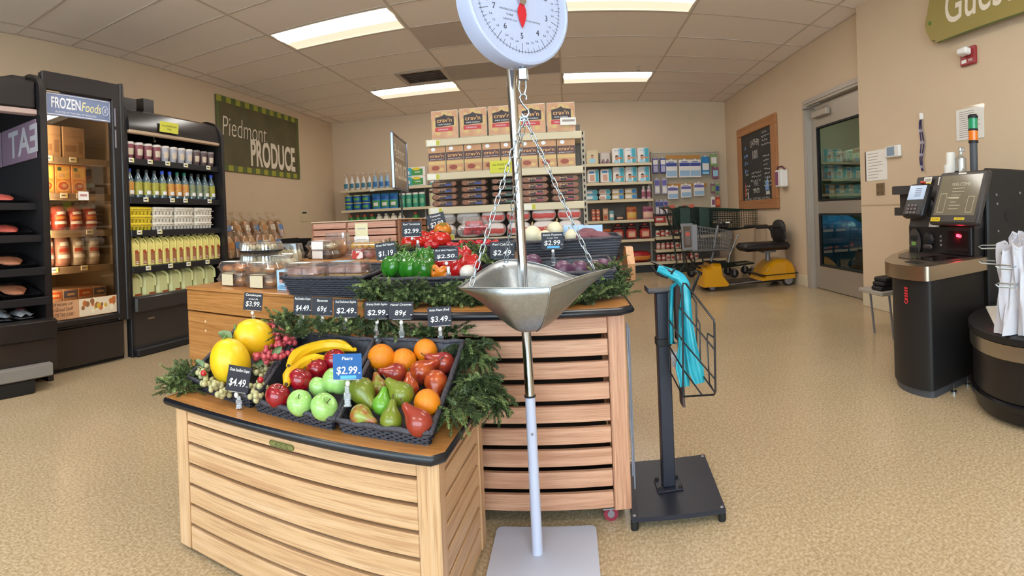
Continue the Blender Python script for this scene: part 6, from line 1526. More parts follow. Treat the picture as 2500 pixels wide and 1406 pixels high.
# ---- left bin with plain oak front
lb_ = thing('bakery_bin', 'plain oak bin with two stacked front panels holding the bakery boxes', 'bin', (-1.25, 1.9, 0))
ML = frame((-1.763, 1.937, 0), (.9927, -.119, 0), (.119, .9927, 0)); LW, LD = 1.0, 1.5
obox(ML, 'lower_panel', lb_, M_tanx, .0, LW, .003, .022, .03, .540, .002)
obox(ML, 'upper_panel', lb_, M_tanx, .0, LW, .0, .022, .546, .645, .003)
obox(ML, 'side_panel', lb_, M_tany, .0, .02, .0225, LD, .03, .645, .002)
obox(ML, 'side_panel', lb_, M_tany, LW - .02, LW, .0225, LD, .03, .645, .002)
obox(ML, 'top_board', lb_, M_tanx, -.004, LW + .004, -.004, LD, .646, .662, .004)
obox(ML, 'plinth', lb_, M_blackm, .03, LW - .03, .04, LD - .05, 0, .03, .002)
for z in (.50, .455):
    q = MB().cyl((0, 0, 0), (0, -.002, 0), .006, n=10); o = q.build('screw_cap', mat('cap_pale', '#e2c39a', .4)); o.parent = lb_; o.matrix_parent_inverse = Matrix.Translation(-Vector(lb_.location)); o.matrix_basis = ML @ Matrix.Translation((.13, .002, z))
rs = thing('bakery_riser', 'honey oak riser box standing on the bakery bin', 'riser', (-1.2, 2.6, .663))
MR = ML @ Matrix.Translation((.22, .60, 0))
obox(MR, 'riser_front', rs, M_tanx, 0, .64, 0, .015, .663, .742, .003); obox(MR, 'riser_top', rs, M_tanx, -.003, .643, -.004, .26, .7425, .756, .003); obox(MR, 'riser_back', rs, M_tanx, 0, .64, .24, .255, .663, .742, .003)
sb = thing('slatted_crate', 'pale slatted wooden crate at the back of the bakery display', 'crate', (-1.2, 2.9, .663))
M_palex, M_paley = wood('pale_slat_x', '#cf9f88', '#c28f78', '#b07c66', 0, .5), wood('pale_slat_y', '#a9785a', '#9b6a4e', '#8a5b42', 1, .5)
MS = ML @ Matrix.Translation((.15, .905, 0))
for k in range(7):
    z0 = .668 + k * .0415
    for a, b in ((.0, .235), (.25, .56)): obox(MS, 'slat', sb, M_palex, a, b, 0, .012, z0, z0 + .036, .002)
    obox(MS, 'side_slat', sb, M_paley, .549, .561, .013, .45, z0, z0 + .036, .002)
obox(MS, 'divider', sb, M_paley, .2355, .2495, .004, .03, .664, .955, .002)
obox(MS, 'crate_back', sb, M_dark, .0, .56, .46, .472, .664, .955, .002); obox(MS, 'crate_side', sb, M_paley, -.012, -.0005, .0, .46, .664, .955, .002)
for k in range(3): obox(MS, 'corner_block', sb, M_paley, .5615, .575, .02 + k * .15, .05 + k * .15, .664, .955, .002)
obox(MS, 'lid', sb, mat('crate_lid', '#c9ad90', .5), -.013, .576, -.003, .472, .956, .964, .002)
q = MB(); q.T = MS; T = frame((.34, -.004, .90), WX, WZ)
q.add([T @ Vector(p) for p in ((-.04, -.045, 0), (.045, -.045, 0), (.045, .045, 0), (-.04, .045, 0))], [(0, 1, 2, 3)], 0); q.rect(T, -.025, .03, .01, .018, 2, .0006).rect(T, -.048, .05, -.068, -.03, 1, .001).rect(T, -.03, .03, -.05, -.046, 2, .0016)
o = q.build('price_note', [mat('note_cream', '#e2d8b0', .7), M_paper, mat('label_grey', '#b7b0a6', .6)], smooth=False); wp(o, sb)
# ---- wicker basket builder: rim given by its four corners (front left, front right, back right, back left)
M_wick = mat('wicker_black', '#3a3a43', .42, noise=(60, .3)); M_wrim = mat('wicker_rim', '#413f48', .45, bump=(160, .5))
def basket(label, rim, drop, taper=.82, rows=7, name='wicker_basket', floors=None, grp=None, step=.014):
    R = [Vector(p) for p in rim]
    c = sum(R, Vector()) / 4
    t = thing(name, label, 'basket', (c.x, c.y, min(p.z for p in R) - min(drop)), 0, grp)
    Bt = []
    for p, d in zip(R, drop):
        q = c + (p - c) * taper; Bt.append(Vector((q.x, q.y, p.z - d)))
    q = MB()
    for s_ in range(4):
        a, b, c2, d2 = R[s_], R[(s_ + 1) % 4], Bt[(s_ + 1) % 4], Bt[s_]
        L = (b - a).length; n = max(4, int(L / step)); nrm = (b - a).cross(d2 - a).normalized()
        q.quad(a * .985 + c * .015, b * .985 + c * .015, c2 * .985 + c * .015, d2 * .985 + c * .015, 0)
        for r in range(rows):
            f = (r + .5) / rows
            P = []
            for i in range(n + 1):
                u = i / n
                p = (a * (1 - u) + b * u) * (1 - f) + (d2 * (1 - u) + c2 * u) * f
                P.append(p + nrm * (.0022 * (1 if (i + r) % 2 else -1)))
            q.tube(P, .0030, 4, 0, cap=False)
    q.add(Bt, [(0, 1, 2, 3)], 0)
    wp(q.build('weave', M_wick, ang=1.2), t)
    P = []
    for s_ in range(4):
        a, b = R[s_], R[(s_ + 1) % 4]
        for i in range(10): P.append(a * (1 - i / 10) + b * (i / 10) + Vector((0, 0, .0016 * math.sin(i * 2.2))))
    wp(MB().tube(P, .0068, 7, closed=True).build('rim', M_wrim, ang=2), t)
    return t
basket('black wicker basket of bakery boxes at the left', [(-1.12, 1.80, .735), (-.75, 1.775, .742), (-.72, 2.16, .76), (-1.13, 2.17, .758)], [.073, .08, .097, .095], .86, 9, grp='wicker baskets')
basket('black wicker basket of green and red peppers', [(-.685, 1.72, .742), (-.245, 1.72, .745), (-.245, 2.06, .768), (-.685, 2.06, .768)], [.074, .077, .099, .099], .88, 8, grp='wicker baskets')
basket('black wicker basket half hidden behind the scale pan', [(-.215, 1.66, .752), (.145, 1.66, .756), (.15, 2.06, .772), (-.215, 2.06, .77)], [.084, .088, .103, .101], .9, 9, grp='wicker baskets')
basket('black wicker basket of red tomatoes', [(-.72, 2.225, .822), (-.26, 2.225, .825), (-.26, 2.56, .835), (-.72, 2.56, .835)], [.086, .088, .098, .098], .9, 8, grp='wicker baskets')
basket('black wicker basket of onions at the right', [(-.235, 2.21, .832), (.225, 2.21, .838), (.235, 2.56, .842), (-.235, 2.56, .84)], [.096, .102, .105, .104], .9, 9, grp='wicker baskets')
# ---- produce in the rear bin
M_gpep = mat('pepper_green', '#2f7a1e', .18, noise=(6, .4), coat=.6); M_rpep = mat('pepper_red', '#c41a1c', .16, noise=(6, .3), coat=.6); M_stem = mat('stem_green', '#5c7a34', .5); M_opep = mat('pepper_orange', '#e07a1c', .2, coat=.5)
M_tom = mat('tomato_red', '#d8281c', .16, noise=(5, .2), coat=.6); M_tomo = mat('tomato_orange', '#e2872a', .2, noise=(5, .3), coat=.5); M_cher = mat('cherry_tomato', '#c2202c', .2, coat=.5)
def pepper(m_, s_=.042):
    r_ = thing('bell_pepper', 'x', 'pepper')
    MB().ball((0, 0, 0), s_, 26, 14, 0, (1, 1, 1.12), lambda d, th, ph: (1 + .10 * math.cos(4 * ph)) * (1 - .26 * math.exp(-(th / .42) ** 2)) * (1 - .12 * math.exp(-((PI - th) / .5) ** 2)) * (1 - .08 * (th / PI))).build('body', m_, r_)
    MB().tube([(0, 0, s_ * .75), (.002, 0, s_ * 1.0), (.008, .002, s_ * 1.25)], [s_ * .16, s_ * .11, s_ * .13], 7).build('stem', M_stem, r_)
    return r_
def tomato(m_, s_=.04):
    r_ = thing('tomato', 'x', 'tomato')
    MB().ball((0, 0, 0), s_, 24, 12, 0, (1, 1, .84), lambda d, th, ph: (1 + .025 * math.cos(6 * ph) * math.sin(th)) * (1 - .14 * math.exp(-(th / .35) ** 2))).build('body', m_, r_)
    q = MB()
    for k in range(5):
        a = k * 2 * PI / 5; q.add([(0, 0, s_ * .74), (.3 * s_ * math.cos(a - .3), .3 * s_ * math.sin(a - .3), s_ * .8), (.6 * s_ * math.cos(a), .6 * s_ * math.sin(a), s_ * .78), (.3 * s_ * math.cos(a + .3), .3 * s_ * math.sin(a + .3), s_ * .8)], [(0, 1, 2, 3)])
    q.build('calyx', M_stem, r_); return r_
def put(protos, us, key, mk, px, py, r, lab, grp, rot=(0, 0, 0), sc=1):
    loc = at(px, py, r=r)
    if key not in protos: protos[key] = mk()
    if key not in us:
        us.add(key); o = protos[key]; o.location = loc; o.rotation_euler = rot; o.scale = (sc,) * 3; o['label'] = lab; o['group'] = grp; return o
    return dup(protos[key], loc, rot=rot, label=lab, group=grp, scale=(sc,) * 3)
PR, US = {}, set()
gl_ = [(957, 652, 1.92, .5, 'leftmost'), (985, 640, 1.99, 1.2, 'second from left'), (1003, 655, 1.90, .3, 'third from left'), (1022, 636, 2.02, .9, 'high at the back'), (1042, 632, 2.0, .2, 'tallest, at the middle'), (1035, 659, 1.87, 2.0, 'lowest in front')]
for i, (x, y, r, a, l) in enumerate(gl_): put(PR, US, 'g', lambda: pepper(M_gpep), x, y, r, 'glossy green bell pepper, %s of the green ones' % l, 'green bell peppers', (.25 * math.sin(i * 2), .2 * math.cos(i * 3), a), .95 + .06 * (i % 3))
rl_ = [(1112, 655, 1.87, .3, 'largest in front'), (1131, 628, 1.96, 1.2, 'highest'), (1150, 648, 1.90, .7, 'rightmost beside the chain'), (1090, 650, 1.93, .2, 'behind the price card')]
for i, (x, y, r, a, l) in enumerate(rl_): put(PR, US, 'r', lambda: pepper(M_rpep), x, y, r, 'glossy red bell pepper, %s of the red ones' % l, 'red bell peppers', (.3 * math.sin(i * 2 + 1), .3 * math.cos(i * 3), a), 1.0)
for i, (x, y, r, l) in enumerate(((1062, 664, 1.86, 'left'), (1080, 667, 1.85, 'right'))): put(PR, US, 'o', lambda: pepper(M_opep), x, y, r, 'small orange red pepper, %s one of the two in front' % l, 'orange peppers', (1.2, .4 * i, i), .62)
o = MB().ball((0, 0, 0), .03, 18, 10, 0, (1, 1, .9)).build('white_onion', mat('onion_white', '#e2d8cf', .3, noise=(8, .15))); o.location = at(1142, 665, r=1.83); tag(o, 'white onion beside the red peppers', 'onion')
tl = [(1000, 592, 2.33, 'leftmost'), (1022, 590, 2.36, 'second from left in front'), (1035, 578, 2.44, 'at the back left'), (1052, 590, 2.36, 'middle front'), (1078, 583, 2.33, 'biggest in front'), (1064, 577, 2.45, 'back middle')]
for i, (x, y, r, l) in enumerate(tl): put(PR, US, 't', lambda: tomato(M_tom), x, y, r, 'red tomato, %s in the tomato basket' % l, 'red tomatoes', (.3 * math.sin(i), .3 * math.cos(2 * i), i), 1.12 if i == 4 else .95)
put(PR, US, 'to', lambda: tomato(M_tomo), 1081, 562, 2.42, 'ribbed orange tomato on top of the red ones', None, (.5, .2, 0), 1.05)
for i, x in enumerate((1098, 1112, 1062, 1045)): put(PR, US, 'ts', lambda: tomato(M_cher, .02), x, 598 + 2 * (i % 2), 2.30, 'small red tomato, %s along the front of the tomato basket' % ORD[i], 'small tomatoes', (0, 0, i), 1)
for i, x in enumerate((1130, 1150, 1170, 1190, 1208)): put(PR, US, 'tc', lambda: tomato(M_cher, .022), x, 594, 2.36, 'vine tomato, %s from left under the clear box' % ORD[i], 'vine tomatoes', (.2, .3, i), 1)
M_clam = clear_mat('clamshell', '#fbfaf8', .13, .05, .05, '#e8e8ea')
def clam(w, d, h, m_=None):
    def fn(u, v):
        a = 2 * PI * u; cx, cy = math.cos(a), math.sin(a); k = (abs(cx) ** 6 + abs(cy) ** 6) ** (-1 / 6)
        z, f = ((0, .86), (h * .42, 1.0), (h * .46, 1.06), (h * .5, 1.06), (h * .54, .99), (h, .86))[round(v * 5)]
        return Vector((w / 2 * cx * k * f, d / 2 * cy * k * f, z))
    q = MB().surf(fn, 32, 6, 0, cu=True)
    q.add([fn(i / 32, 1) for i in range(32)], [tuple(range(32))], 0)
    q.add([fn(i / 32, 0) for i in range(32)], [tuple(range(32))[::-1]], 0)
    return q
cb_ = thing('berry_clamshell', 'clear clamshell of small red tomatoes behind the chains', 'package', at(1162, 575, r=2.40), .1)
clam(.135, .1, .085).build('clamshell', M_clam, cb_, ang=.5)
rr = random.Random(12); pr = None
for k in range(24):
    p = (rr.uniform(-.045, .045), rr.uniform(-.03, .03), .018 + .018 * (k // 8))
    if pr is None: pr = MB().ball((0, 0, 0), .0145, 12, 8).build('cherry_tomato', M_cher, cb_); pr.location = p
    else: o = pr.copy(); COL.objects.link(o); o.location = p
M_gar = mat('garlic_white', '#e6dccb', .4, noise=(10, .12)); M_squ = mat('squash_cream', '#e9dfc0', .35, noise=(5, .1)); M_sp = mat('sweet_potato', '#8a5560', .6, noise=(12, .3)); M_cab = mat('cabbage_purple', '#4d2b44', .3, noise=(30, .5), col2='#7d5670', stretch=(1, 1, .2))
def onion(m_, s_, name, cat):
    r_ = thing(name, 'x', cat)
    MB().ball((0, 0, 0), s_, 20, 12, 0, (1, 1, .95), lambda d, th, ph: 1 + .1 * math.exp(-(th / .3) ** 2)).build('bulb', m_, r_)
    MB().tube([(0, 0, s_ * 1.1), (.003, .002, s_ * 1.4)], [s_ * .12, s_ * .05], 6).build('neck', mat('onion_neck', '#b99a6a', .6), r_); return r_
for i, (x, y, r, s_, l) in enumerate(((1300, 574, 2.36, 1.15, 'big pale onion left of the price card'), (1355, 562, 2.5, 1.1, 'pale onion behind the price card'), (1330, 580, 2.34, .9, 'pale onion low beside the pole'), (1396, 577, 2.40, .9, 'pale onion right of the price card'))):
    put(PR, US, 'on', lambda: onion(M_squ, .038, 'pale_onion', 'onion'), x, y, r, l, None, (.2, .1 * i, i), s_)
def tuber(m_):
    r_ = thing('sweet_potato', 'x', 'potato')
    MB().ball((0, 0, 0), .03, 18, 12, 0, (1.9, .95, .85), lambda d, th, ph: 1 + .07 * math.sin(3 * ph + 1) * math.sin(th) + .05 * math.sin(5 * th)).build('body', m_, r_); return r_
for i, (x, y, r, a) in enumerate(((1420, 578, 2.40, .2), (1445, 574, 2.44, .8), (1465, 577, 2.40, -.3), (1435, 568, 2.52, .1))): put(PR, US, 'sw', lambda: tuber(M_sp), x, y, r, 'purplish sweet potato, %s in the right rear basket' % ORD[i], 'sweet potatoes', (0, .1, a), .9)
def cabbage():
    r_ = thing('red_cabbage', 'x', 'cabbage')
    for k in range(4):
        MB().ball((0, 0, 0), .040 - .0012 * k, 22, 14, 0, (1, 1, .95), lambda d, th, ph: 1 + .03 * math.sin(2 * ph + 1.7 * k + 2 * th) + .012 * math.sin(9 * ph + k)).build('leaf_layer', M_cab, r_, rz=k * 1.3)
    return r_
for i, (x, y, r, a) in enumerate(((1300, 642, 1.97, .1), (1452, 657, 1.86, .9), (1474, 654, 1.90, .4), (1415, 660, 1.85, 1.4), (1375, 660, 1.86, 0))): put(PR, US, 'cb', lambda: cabbage(), x, y, r, 'purple cabbage, %s behind the rim of the scale pan' % ORD[i], 'purple cabbages', (.4, .2 * i, a), .9)
# ---- bakery goods
M_bread = mat('bun_brown', '#b9814a', .5, noise=(18, .35), col2='#8d5a2c'); M_cakep = mat('cake_pink', '#c79a93', .6, noise=(40, .4), col2='#8a5a50'); M_cakey = mat('cake_yellow', '#d8b070', .6); M_muf = mat('muffin_yellow', '#e0ab3a', .5, noise=(16, .3)); M_choc = mat('cake_choc', '#6b4638', .5, noise=(20, .3)); M_cust = mat('pastry_cream', '#e6d9b5', .5, noise=(20, .25)); M_bblk = mat('tray_black', '#1c1c20', .3); M_pnk = mat('frosting_pink', '#d98a93', .5, noise=(20, .25))
BZ = .6635
def bakery(lab, loc, rz, w, d, h, pieces, pm, label=None, tray=None, name='bakery_clamshell', grp=None, shape='ball', lpos='top', lm2=None):
    t = thing(name, lab, 'package', loc, rz, grp)
    clam(w, d, h).build('clamshell', M_clam, t, ang=.5)
    if tray: MB().box(-w * .44, w * .44, -d * .44, d * .44, .001, h * .16, c=.004).build('tray', tray, t)
    nx, ny = pieces; pz = h * .17 if tray else .003
    o0 = None
    for i in range(nx):
        for j in range(ny):
            cx, cy = (-.5 + (i + .5) / nx) * w * .82, (-.5 + (j + .5) / ny) * d * .8
            if o0 is None:
                if shape == 'ball': q = MB().ball((0, 0, h * .34), .5, 14, 9, 0, (w * .82 / nx * .98, d * .8 / ny * .98, h * .68), lambda d_, th, ph: 1 + .05 * math.sin(4 * ph + 2 * th))
                else: q = MB().box(-w * .4 / nx, w * .4 / nx, -d * .39 / ny, d * .39 / ny, 0, h * .38, 0, .003).box(-w * .4 / nx, w * .4 / nx, -d * .39 / ny, d * .39 / ny, h * .38, h * .72, 1, .005)
                o0 = q.build('pastry', pm, t); o = o0
            else: o = o0.copy(); COL.objects.link(o)
            o.location = (cx, cy, pz); o.rotation_euler = (0, 0, .1 * math.sin(7 * i + 3 * j))
    if label:
        if lpos == 'top': q = MB().box(-w * .3, w * .16, -d * .44, d * .0, h + .0006, h + .0014)
        else: q = MB().box(-w * .2, w * .2, -d * .5 - .006, -d * .5 - .0045, h * .08, h * .95).box(-w * .2, w * .2, -d * .5 - .006, d * .2, h + .0006, h + .0014)
        q.build('label', label, t, smooth=False)
    return t
lw = lambda u, v, z=0: tuple(ML @ Vector((u, v, z)))
M_lab = mat('label_white', '#f2f0ec', .6); M_dots = mat('label_dots', '#e8ded6', .6)
for i, (u, v, l) in enumerate(((.20, .17, 'left'), (.40, .15, 'right'))):
    bakery('clear box of crusty rolls, lower box of %s front stack' % l, lw(u, v, BZ), -.12 + .05 * i, .185, .145, .062, (2, 1), M_bread, mat('label_tan', '#d8c9a8', .6), lpos='front', grp='boxes of rolls')
    bakery('clear box of orange pastries with white label, top of %s front stack' % l, lw(u - .004, v + .01, BZ + .064), -.1 + .08 * i, .185, .145, .052, (2, 2), (mat('pastry_orange', '#d3813e', .5, noise=(16, .3)), M_bread)[i], M_lab, grp='boxes of rolls')
bakery('clear box of brown rolls at the left end of the bakery bin', lw(.09, .36, BZ), .1, .16, .14, .06, (2, 2), M_bread, None, grp='boxes of rolls')
cs = thing('cake_slice_box', 'pale blue cake box with a window showing a layered slice', 'box', lw(.565, .075, BZ), -.22)
MB().prism([(-.045, 0), (.045, 0), (.045, .13), (-.045, .13)], 0, .088).build('carton', [mat('carton_blue', '#a9cfe6', .5)], cs, smooth=False)
q = MB(); T = fF(0, 0, -.0006)
q.rect(T, -.032, .022, .03, .082, 1)
for k, (a, b, m_) in enumerate(((.031, .045, 2), (.045, .049, 3), (.049, .062, 2), (.062, .066, 3), (.066, .08, 3))): q.rect(T, -.03, .02, a, b, m_, .0004)
q.rect(T, -.04, .015, .006, .012, 0, .0004).rect(T, .01, .042, .003, .024, 4, .0004).rect(T, .032, .043, .03, .086, 5, .0004).rect(T, -.03, .02, .016, .022, 0, .0004)
q.text('CAKE', T @ Matrix.Translation((-.015, .014, .0006)), .012, 0)
q.build('front_print', [mat('print_blue', '#6f9fc4', .5), M_white, M_cakep, M_choc, M_pnk, mat('print_peach', '#e0b09a', .5)], cs, smooth=False)
q = MB(); T = frame((.0456, .065, 0), WY, WZ); q.rect(T, -.06, .06, .005, .084, 0).rect(T, -.06, .06, .07, .078, 1, .0004); q.build('side_print', [mat('carton_mint', '#bcd9d8', .5), mat('print_brick', '#b5563f', .5)], cs, smooth=False)
for i, (px, rz) in enumerate(((752, 0), (853, .05))):
    p = at(px, 655, r=2.17)
    bakery('clear box of two pink layered cakes, %s in the left wicker basket' % ('left', 'right')[i], (p.x, p.y, .705), rz, .175, .15, .085, (2, 1), [M_cakey, M_cakep], (M_lab, mat('label_blue', '#9cc4dc', .6))[i], shape='box', grp='boxes of layered cake')
M_ribs = clear_mat('ribbed_dome', '#fbf8f2', .2, .06, .07, '#efe6da')
def platter(lab, loc, r_, h, cm):
    t = thing('pastry_platter', lab, 'platter', loc)
    MB().lathe([(0, 0), (r_ * .9, 0), (r_, .008), (r_ * 1.02, .014)], 40).build('tray', M_bblk, t)
    def fn(u, v):
        a = 2 * PI * u; k = 1 + .022 * (1 if int(u * 80) % 2 else -1) * (1 if v < .75 else .3)
        rr_ = (1.0, .97, .94, .86, .5, .0)[round(v * 5)]; z = (.0, .45, .8, .97, 1.0, 1.0)[round(v * 5)]
        return Vector((r_ * rr_ * k * math.cos(a), r_ * rr_ * k * math.sin(a), .014 + h * z))
    MB().surf(fn, 80, 6, 0, cu=True).build('dome', M_ribs, t, ang=.2)
    o0 = None
    for k in range(9):
        a = k * 2 * PI / 8; p = (.62 * r_ * math.cos(a), .62 * r_ * math.sin(a), .012) if k < 8 else (0, 0, .012)
        if o0 is None: o0 = MB().ball((0, 0, h * .35), h * .4, 12, 8, 0, (1.1, 1.1, .85)).build('pastry', cm, t); o = o0
        else: o = o0.copy(); COL.objects.link(o)
        o.location = p
pz_ = at(637, 600, r=2.70)
for i in range(4): bakery('clear box of pale buns under the platters, %s of four' % nth(i, 4), lw(.07 + i * .19, .62 - .02 * i, BZ), -.1, .178, .2, .074, (3, 2), M_cust, None, grp='boxes of pale buns')
platter('round pastry platter with a ribbed clear dome, upper one of the two', (pz_.x, pz_.y, .815), .115, .042, M_cust)
platter('round platter with a ribbed dome, lower one under the black tray', (pz_.x, pz_.y, .7395), .115, .058, M_cust)
for i, (px, py, r, l) in enumerate(((690, 617, 2.62, 'front'), (706, 594, 2.86, 'back'))):
    p = at(px, py, r=r); bakery('clear box of small iced cups, %s one right of the platters' % l, (p.x, p.y, .7395), .1, .15, .11, .06 + .05 * i, (4, 2), M_cust, None if i else M_lab, grp='boxes of iced cups')
mr = lambda u, v, z: tuple(MR @ Vector((u, v, z)))
bakery('box of brown rolls with a dotted wrap on the riser, left one', mr(.14, .10, .7565), -.1, .17, .12, .048, (3, 1), M_choc, M_dots, M_bblk, lpos='front')
bakery('box of cream pastries with a white wrap stacked on the dotted one', mr(.14, .105, .8065), -.1, .19, .13, .05, (3, 1), M_cust, M_lab, lpos='front')
bakery('box of pink frosted cakes with a red dotted label on the riser', mr(.40, .09, .7565), -.12, .16, .12, .048, (3, 1), M_pnk, mat('label_reddots', '#efdcd8', .6, noise=(30, 0, .02), col2='#c2423a'), lpos='front')
bakery('box of golden muffins stacked on the pink cakes', mr(.43, .10, .8065), -.12, .23, .13, .05, (5, 2), M_muf, None)
ms = lambda u, v, z: tuple(MS @ Vector((u, v, z)))
p = at(798, 560, r=2.9)
bakery('clear box of croissants leaning on the slatted crate', mr(.16, .215, .7565), -.1, .16, .07, .14, (1, 1), mat('croissant', '#cf8a44', .5, noise=(14, .4)), None)
# ================================================================ front fruit counter
fc = thing('fruit_counter', 'low slatted oak counter in front holding three fruit baskets', 'counter', (-.7, 1.25, 0))
# own frame: x along the front edge (left to right), y away from the camera
FO = Vector((-1.09, 1.128, 0)); fx = Vector((.9978, -.066, 0)); MF = frame(FO, fx, (.066, .9978, 0))
FW, FD, FZ0, FZ1 = .795, .40, .012, .416
counter(MF, fc, [(-.03, -.012), (FW - .012, -.015), (FW + .012, .012), (FW + .012, FD), (-.03, FD)], .4185, .441, M_tanx, .005)
for x0, x1 in ((0, .045), (FW - .052, FW)): obox(MF, 'corner_post', fc, M_oakz, x0, x1, 0, .045, FZ0, FZ1 + .002)
for x0, x1 in ((0, .03), (FW - .03, FW)): obox(MF, 'corner_post', fc, M_oakz, x0, x1, FD - .05, FD - .005, FZ0, FZ1 + .002)
gaps = [.378, .319, .258, .199, .141, .082]
zz = [FZ1] + gaps + [FZ0]
for k in range(7):
    hi, lo_z = zz[k] - (.0045 if k else 0), zz[k + 1] + (.0045 if k < 6 else 0)
    obox(MF, 'slat', fc, M_oakx, .0455, FW - .0525, .004, .022, lo_z, hi, .002)
    obox(MF, 'side_slat', fc, M_oaky, FW - .022, FW - .004, .0455, FD - .0505, lo_z, hi, .002)
obox(MF, 'backing_board', fc, mat('backing_brown', '#6d4c40', .7), .03, FW - .03, .024, .03, FZ0 + .005, FZ1)
obox(MF, 'side_backing', fc, mat('backing_brown', '#6d4c40', .7), FW - .032, FW - .026, .031, FD - .03, FZ0 + .005, FZ1)
obox(MF, 'end_panel', fc, M_oaky, .002, .02, .046, FD - .051, FZ0, FZ1)
obox(MF, 'back_panel', fc, M_oakx, .03, FW - .03, FD - .02, FD - .006, FZ0, FZ1)
q = MB(); q.T = MF; T = MF @ frame((.385, .0035, .393), WX, WZ)
q2 = MB().prism([(.03 * sx + .008 * math.cos(a), .008 * math.sin(a)) for sx, a in [(1, -PI / 2 + PI * k / 6) for k in range(7)] + [(-1, PI / 2 + PI * k / 6) for k in range(7)]], 0, .002, T=T)
q2.text('A C G', T @ Matrix.Translation((0, 0, .0018)), .008, 1, w=.04).tube([T @ Vector((.031 * sx + .006 * math.cos(a), .006 * math.sin(a), .0022)) for sx, a in [(1, -PI / 2 + PI * k / 6) for k in range(7)] + [(-1, PI / 2 + PI * k / 6) for k in range(7)]], .0006, 4, 1, closed=True)
wp(q2.build('brass_plate', [mat('brass_olive', '#8a8a55', .35, .6), mat('brass_dark', '#4c4f33', .4, .6)], smooth=False), fc)
obox(MF, 'foot_plinth', fc, M_blackm, .06, FW - .06, .08, FD - .06, 0.0, FZ0 - .001)
# baskets and the wedge under them
BASK = [[(-1.128, 1.228, .473), (-.838, 1.167, .473), (-.882, 1.505, .59), (-1.135, 1.53, .59)], [(-.822, 1.158, .473), (-.564, 1.119, .473), (-.585, 1.452, .59), (-.864, 1.495, .59)], [(-.552, 1.117, .473), (-.318, 1.098, .473), (-.313, 1.462, .59), (-.569, 1.470, .59)]]
for rim, l in zip(BASK, ('melons and grapes, left of three', 'bananas and apples, middle of three', 'oranges and pears, right of three')):
    basket('black wicker basket of %s on the fruit counter' % l, rim, [.032, .032, .1, .1], .93, 6, grp='wicker baskets', step=.0115)
def onb(px, py, h):
    """point above the sloping basket floors"""
    d = RM.transposed() @ Vector(((math.sin((px - 1250) / F)), math.cos((px - 1250) / F), (V0 - py) / F))
    sl, z0 = .13, .447 + h
    t_ = (z0 - sl * 1.12 - CH) / (d.z - sl * d.y)
    return Vector((0, 0, CH)) + t_ * d
M_oran = mat('orange_peel', '#ee8a14', .32, noise=(9, .12), bump=(240, .22)); M_orn = mat('orange_navel', '#b9671c', .5)
def orange():
    r_ = thing('orange', 'x', 'orange'); MB().ball((0, 0, 0), 1, 28, 16, 0, (1, 1, .96), lambda d, th, ph: 1 - .05 * math.exp(-(th / .18) ** 2)).build('peel', M_oran, r_)
    MB().ball((0, 0, .915), .07, 8, 5, 0, (1, 1, .5)).build('navel', M_orn, r_); return r_
def apple(mk):
    r_ = thing('apple', 'x', 'apple')
    MB().ball((0, 0, 0), 1, 30, 18, 0, (1, 1, .95), lambda d, th, ph: (1 - .42 * math.exp(-(th / .34) ** 2)) * (1 - .2 * math.exp(-((PI - th) / .3) ** 2)) * (1 - .10 * (th / PI) ** 2) * (1 + .022 * math.cos(5 * ph) * (th / PI))).build('body', mk, r_)
    MB().tube([(0, 0, .5), (.02, .01, .75), (.09, .03, .98)], [.035, .03, .04], 6).build('stem', mat('stem_brown', '#4d3a22', .6), r_); return r_
def pear(mk):
    r_ = thing('pear', 'x', 'pear')
    P = [(0, -1.0), (.35, -.97), (.72, -.78), (.95, -.42), (1.0, -.05), (.92, .3), (.72, .65), (.5, .95), (.38, 1.25), (.31, 1.5), (.2, 1.66), (.06, 1.7), (0, 1.68)]
    MB().lathe([(max(r, .001), z) for r, z in P], 26).build('body', mk, r_, ang=2)
    MB().tube([(0, 0, 1.64), (.03, .0, 1.86), (.10, .03, 2.1)], [.05, .045, .06], 6).build('stem', mat('stem_brown', '#4d3a22', .6), r_); return r_
M_gapp = mat('apple_green', '#a8cf7c', .2, noise=(3, .18), coat=.5, col2='#8fbf62'); M_rapp = mat('apple_red', '#b01626', .18, noise=(4, .5, .3), coat=.5, col2='#6e0d18')
M_po = mat('pear_olive', '#7d8a28', .3, noise=(2.2, .25, .3), col2='#6b7420', coat=.3); M_pg = mat('pear_green', '#6ea832', .3, noise=(2.2, .2), coat=.3); M_pr = mat('pear_red', '#8f3a2a', .25, noise=(2, .4, .3), col2='#a0301f', coat=.4); M_pm = mat('pear_mottled', '#8a9a35', .3, noise=(1.1, .3, .12), col2='#a0552e', coat=.3); M_prr = mat('pear_russet', '#c25a1e', .25, noise=(1.3, .4, .2), col2='#8f221c', coat=.4); M_plum = mat('pear_plum', '#8d2630', .25, noise=(1.5, .3, .2), col2='#a8401f', coat=.4)
def fruit(key, mk, px, py, rp, h, lab, grp, rot=(0, 0, 0), squash=None):
    p = onb(px, py, h); s_ = rp / F * math.hypot(p.x, p.y) * 1.0
    if key not in PR: PR[key] = mk()
    if key not in US:
        US.add(key); o = PR[key]; o.location = p; o.rotation_euler = rot; o.scale = (s_,) * 3; o['label'] = lab; o['group'] = grp; return o
    return dup(PR[key], p, rot=rot, label=lab, group=grp, scale=(s_,) * 3)
def axis_rot(px, py, nx, ny, lean=.25):
    """rotation that sends +z towards the picture direction (nx right, ny up) seen from the camera"""
    az = (px - 1250) / F - YAW
    right = Vector((math.cos(az), -math.sin(az), 0)); back = Vector((math.sin(az), math.cos(az), 0))
    up = (WZ * .8 + back * .6)
    d = (right * nx + up * ny - back * lean).normalized()
    return d.to_track_quat('Z', 'X').to_euler()
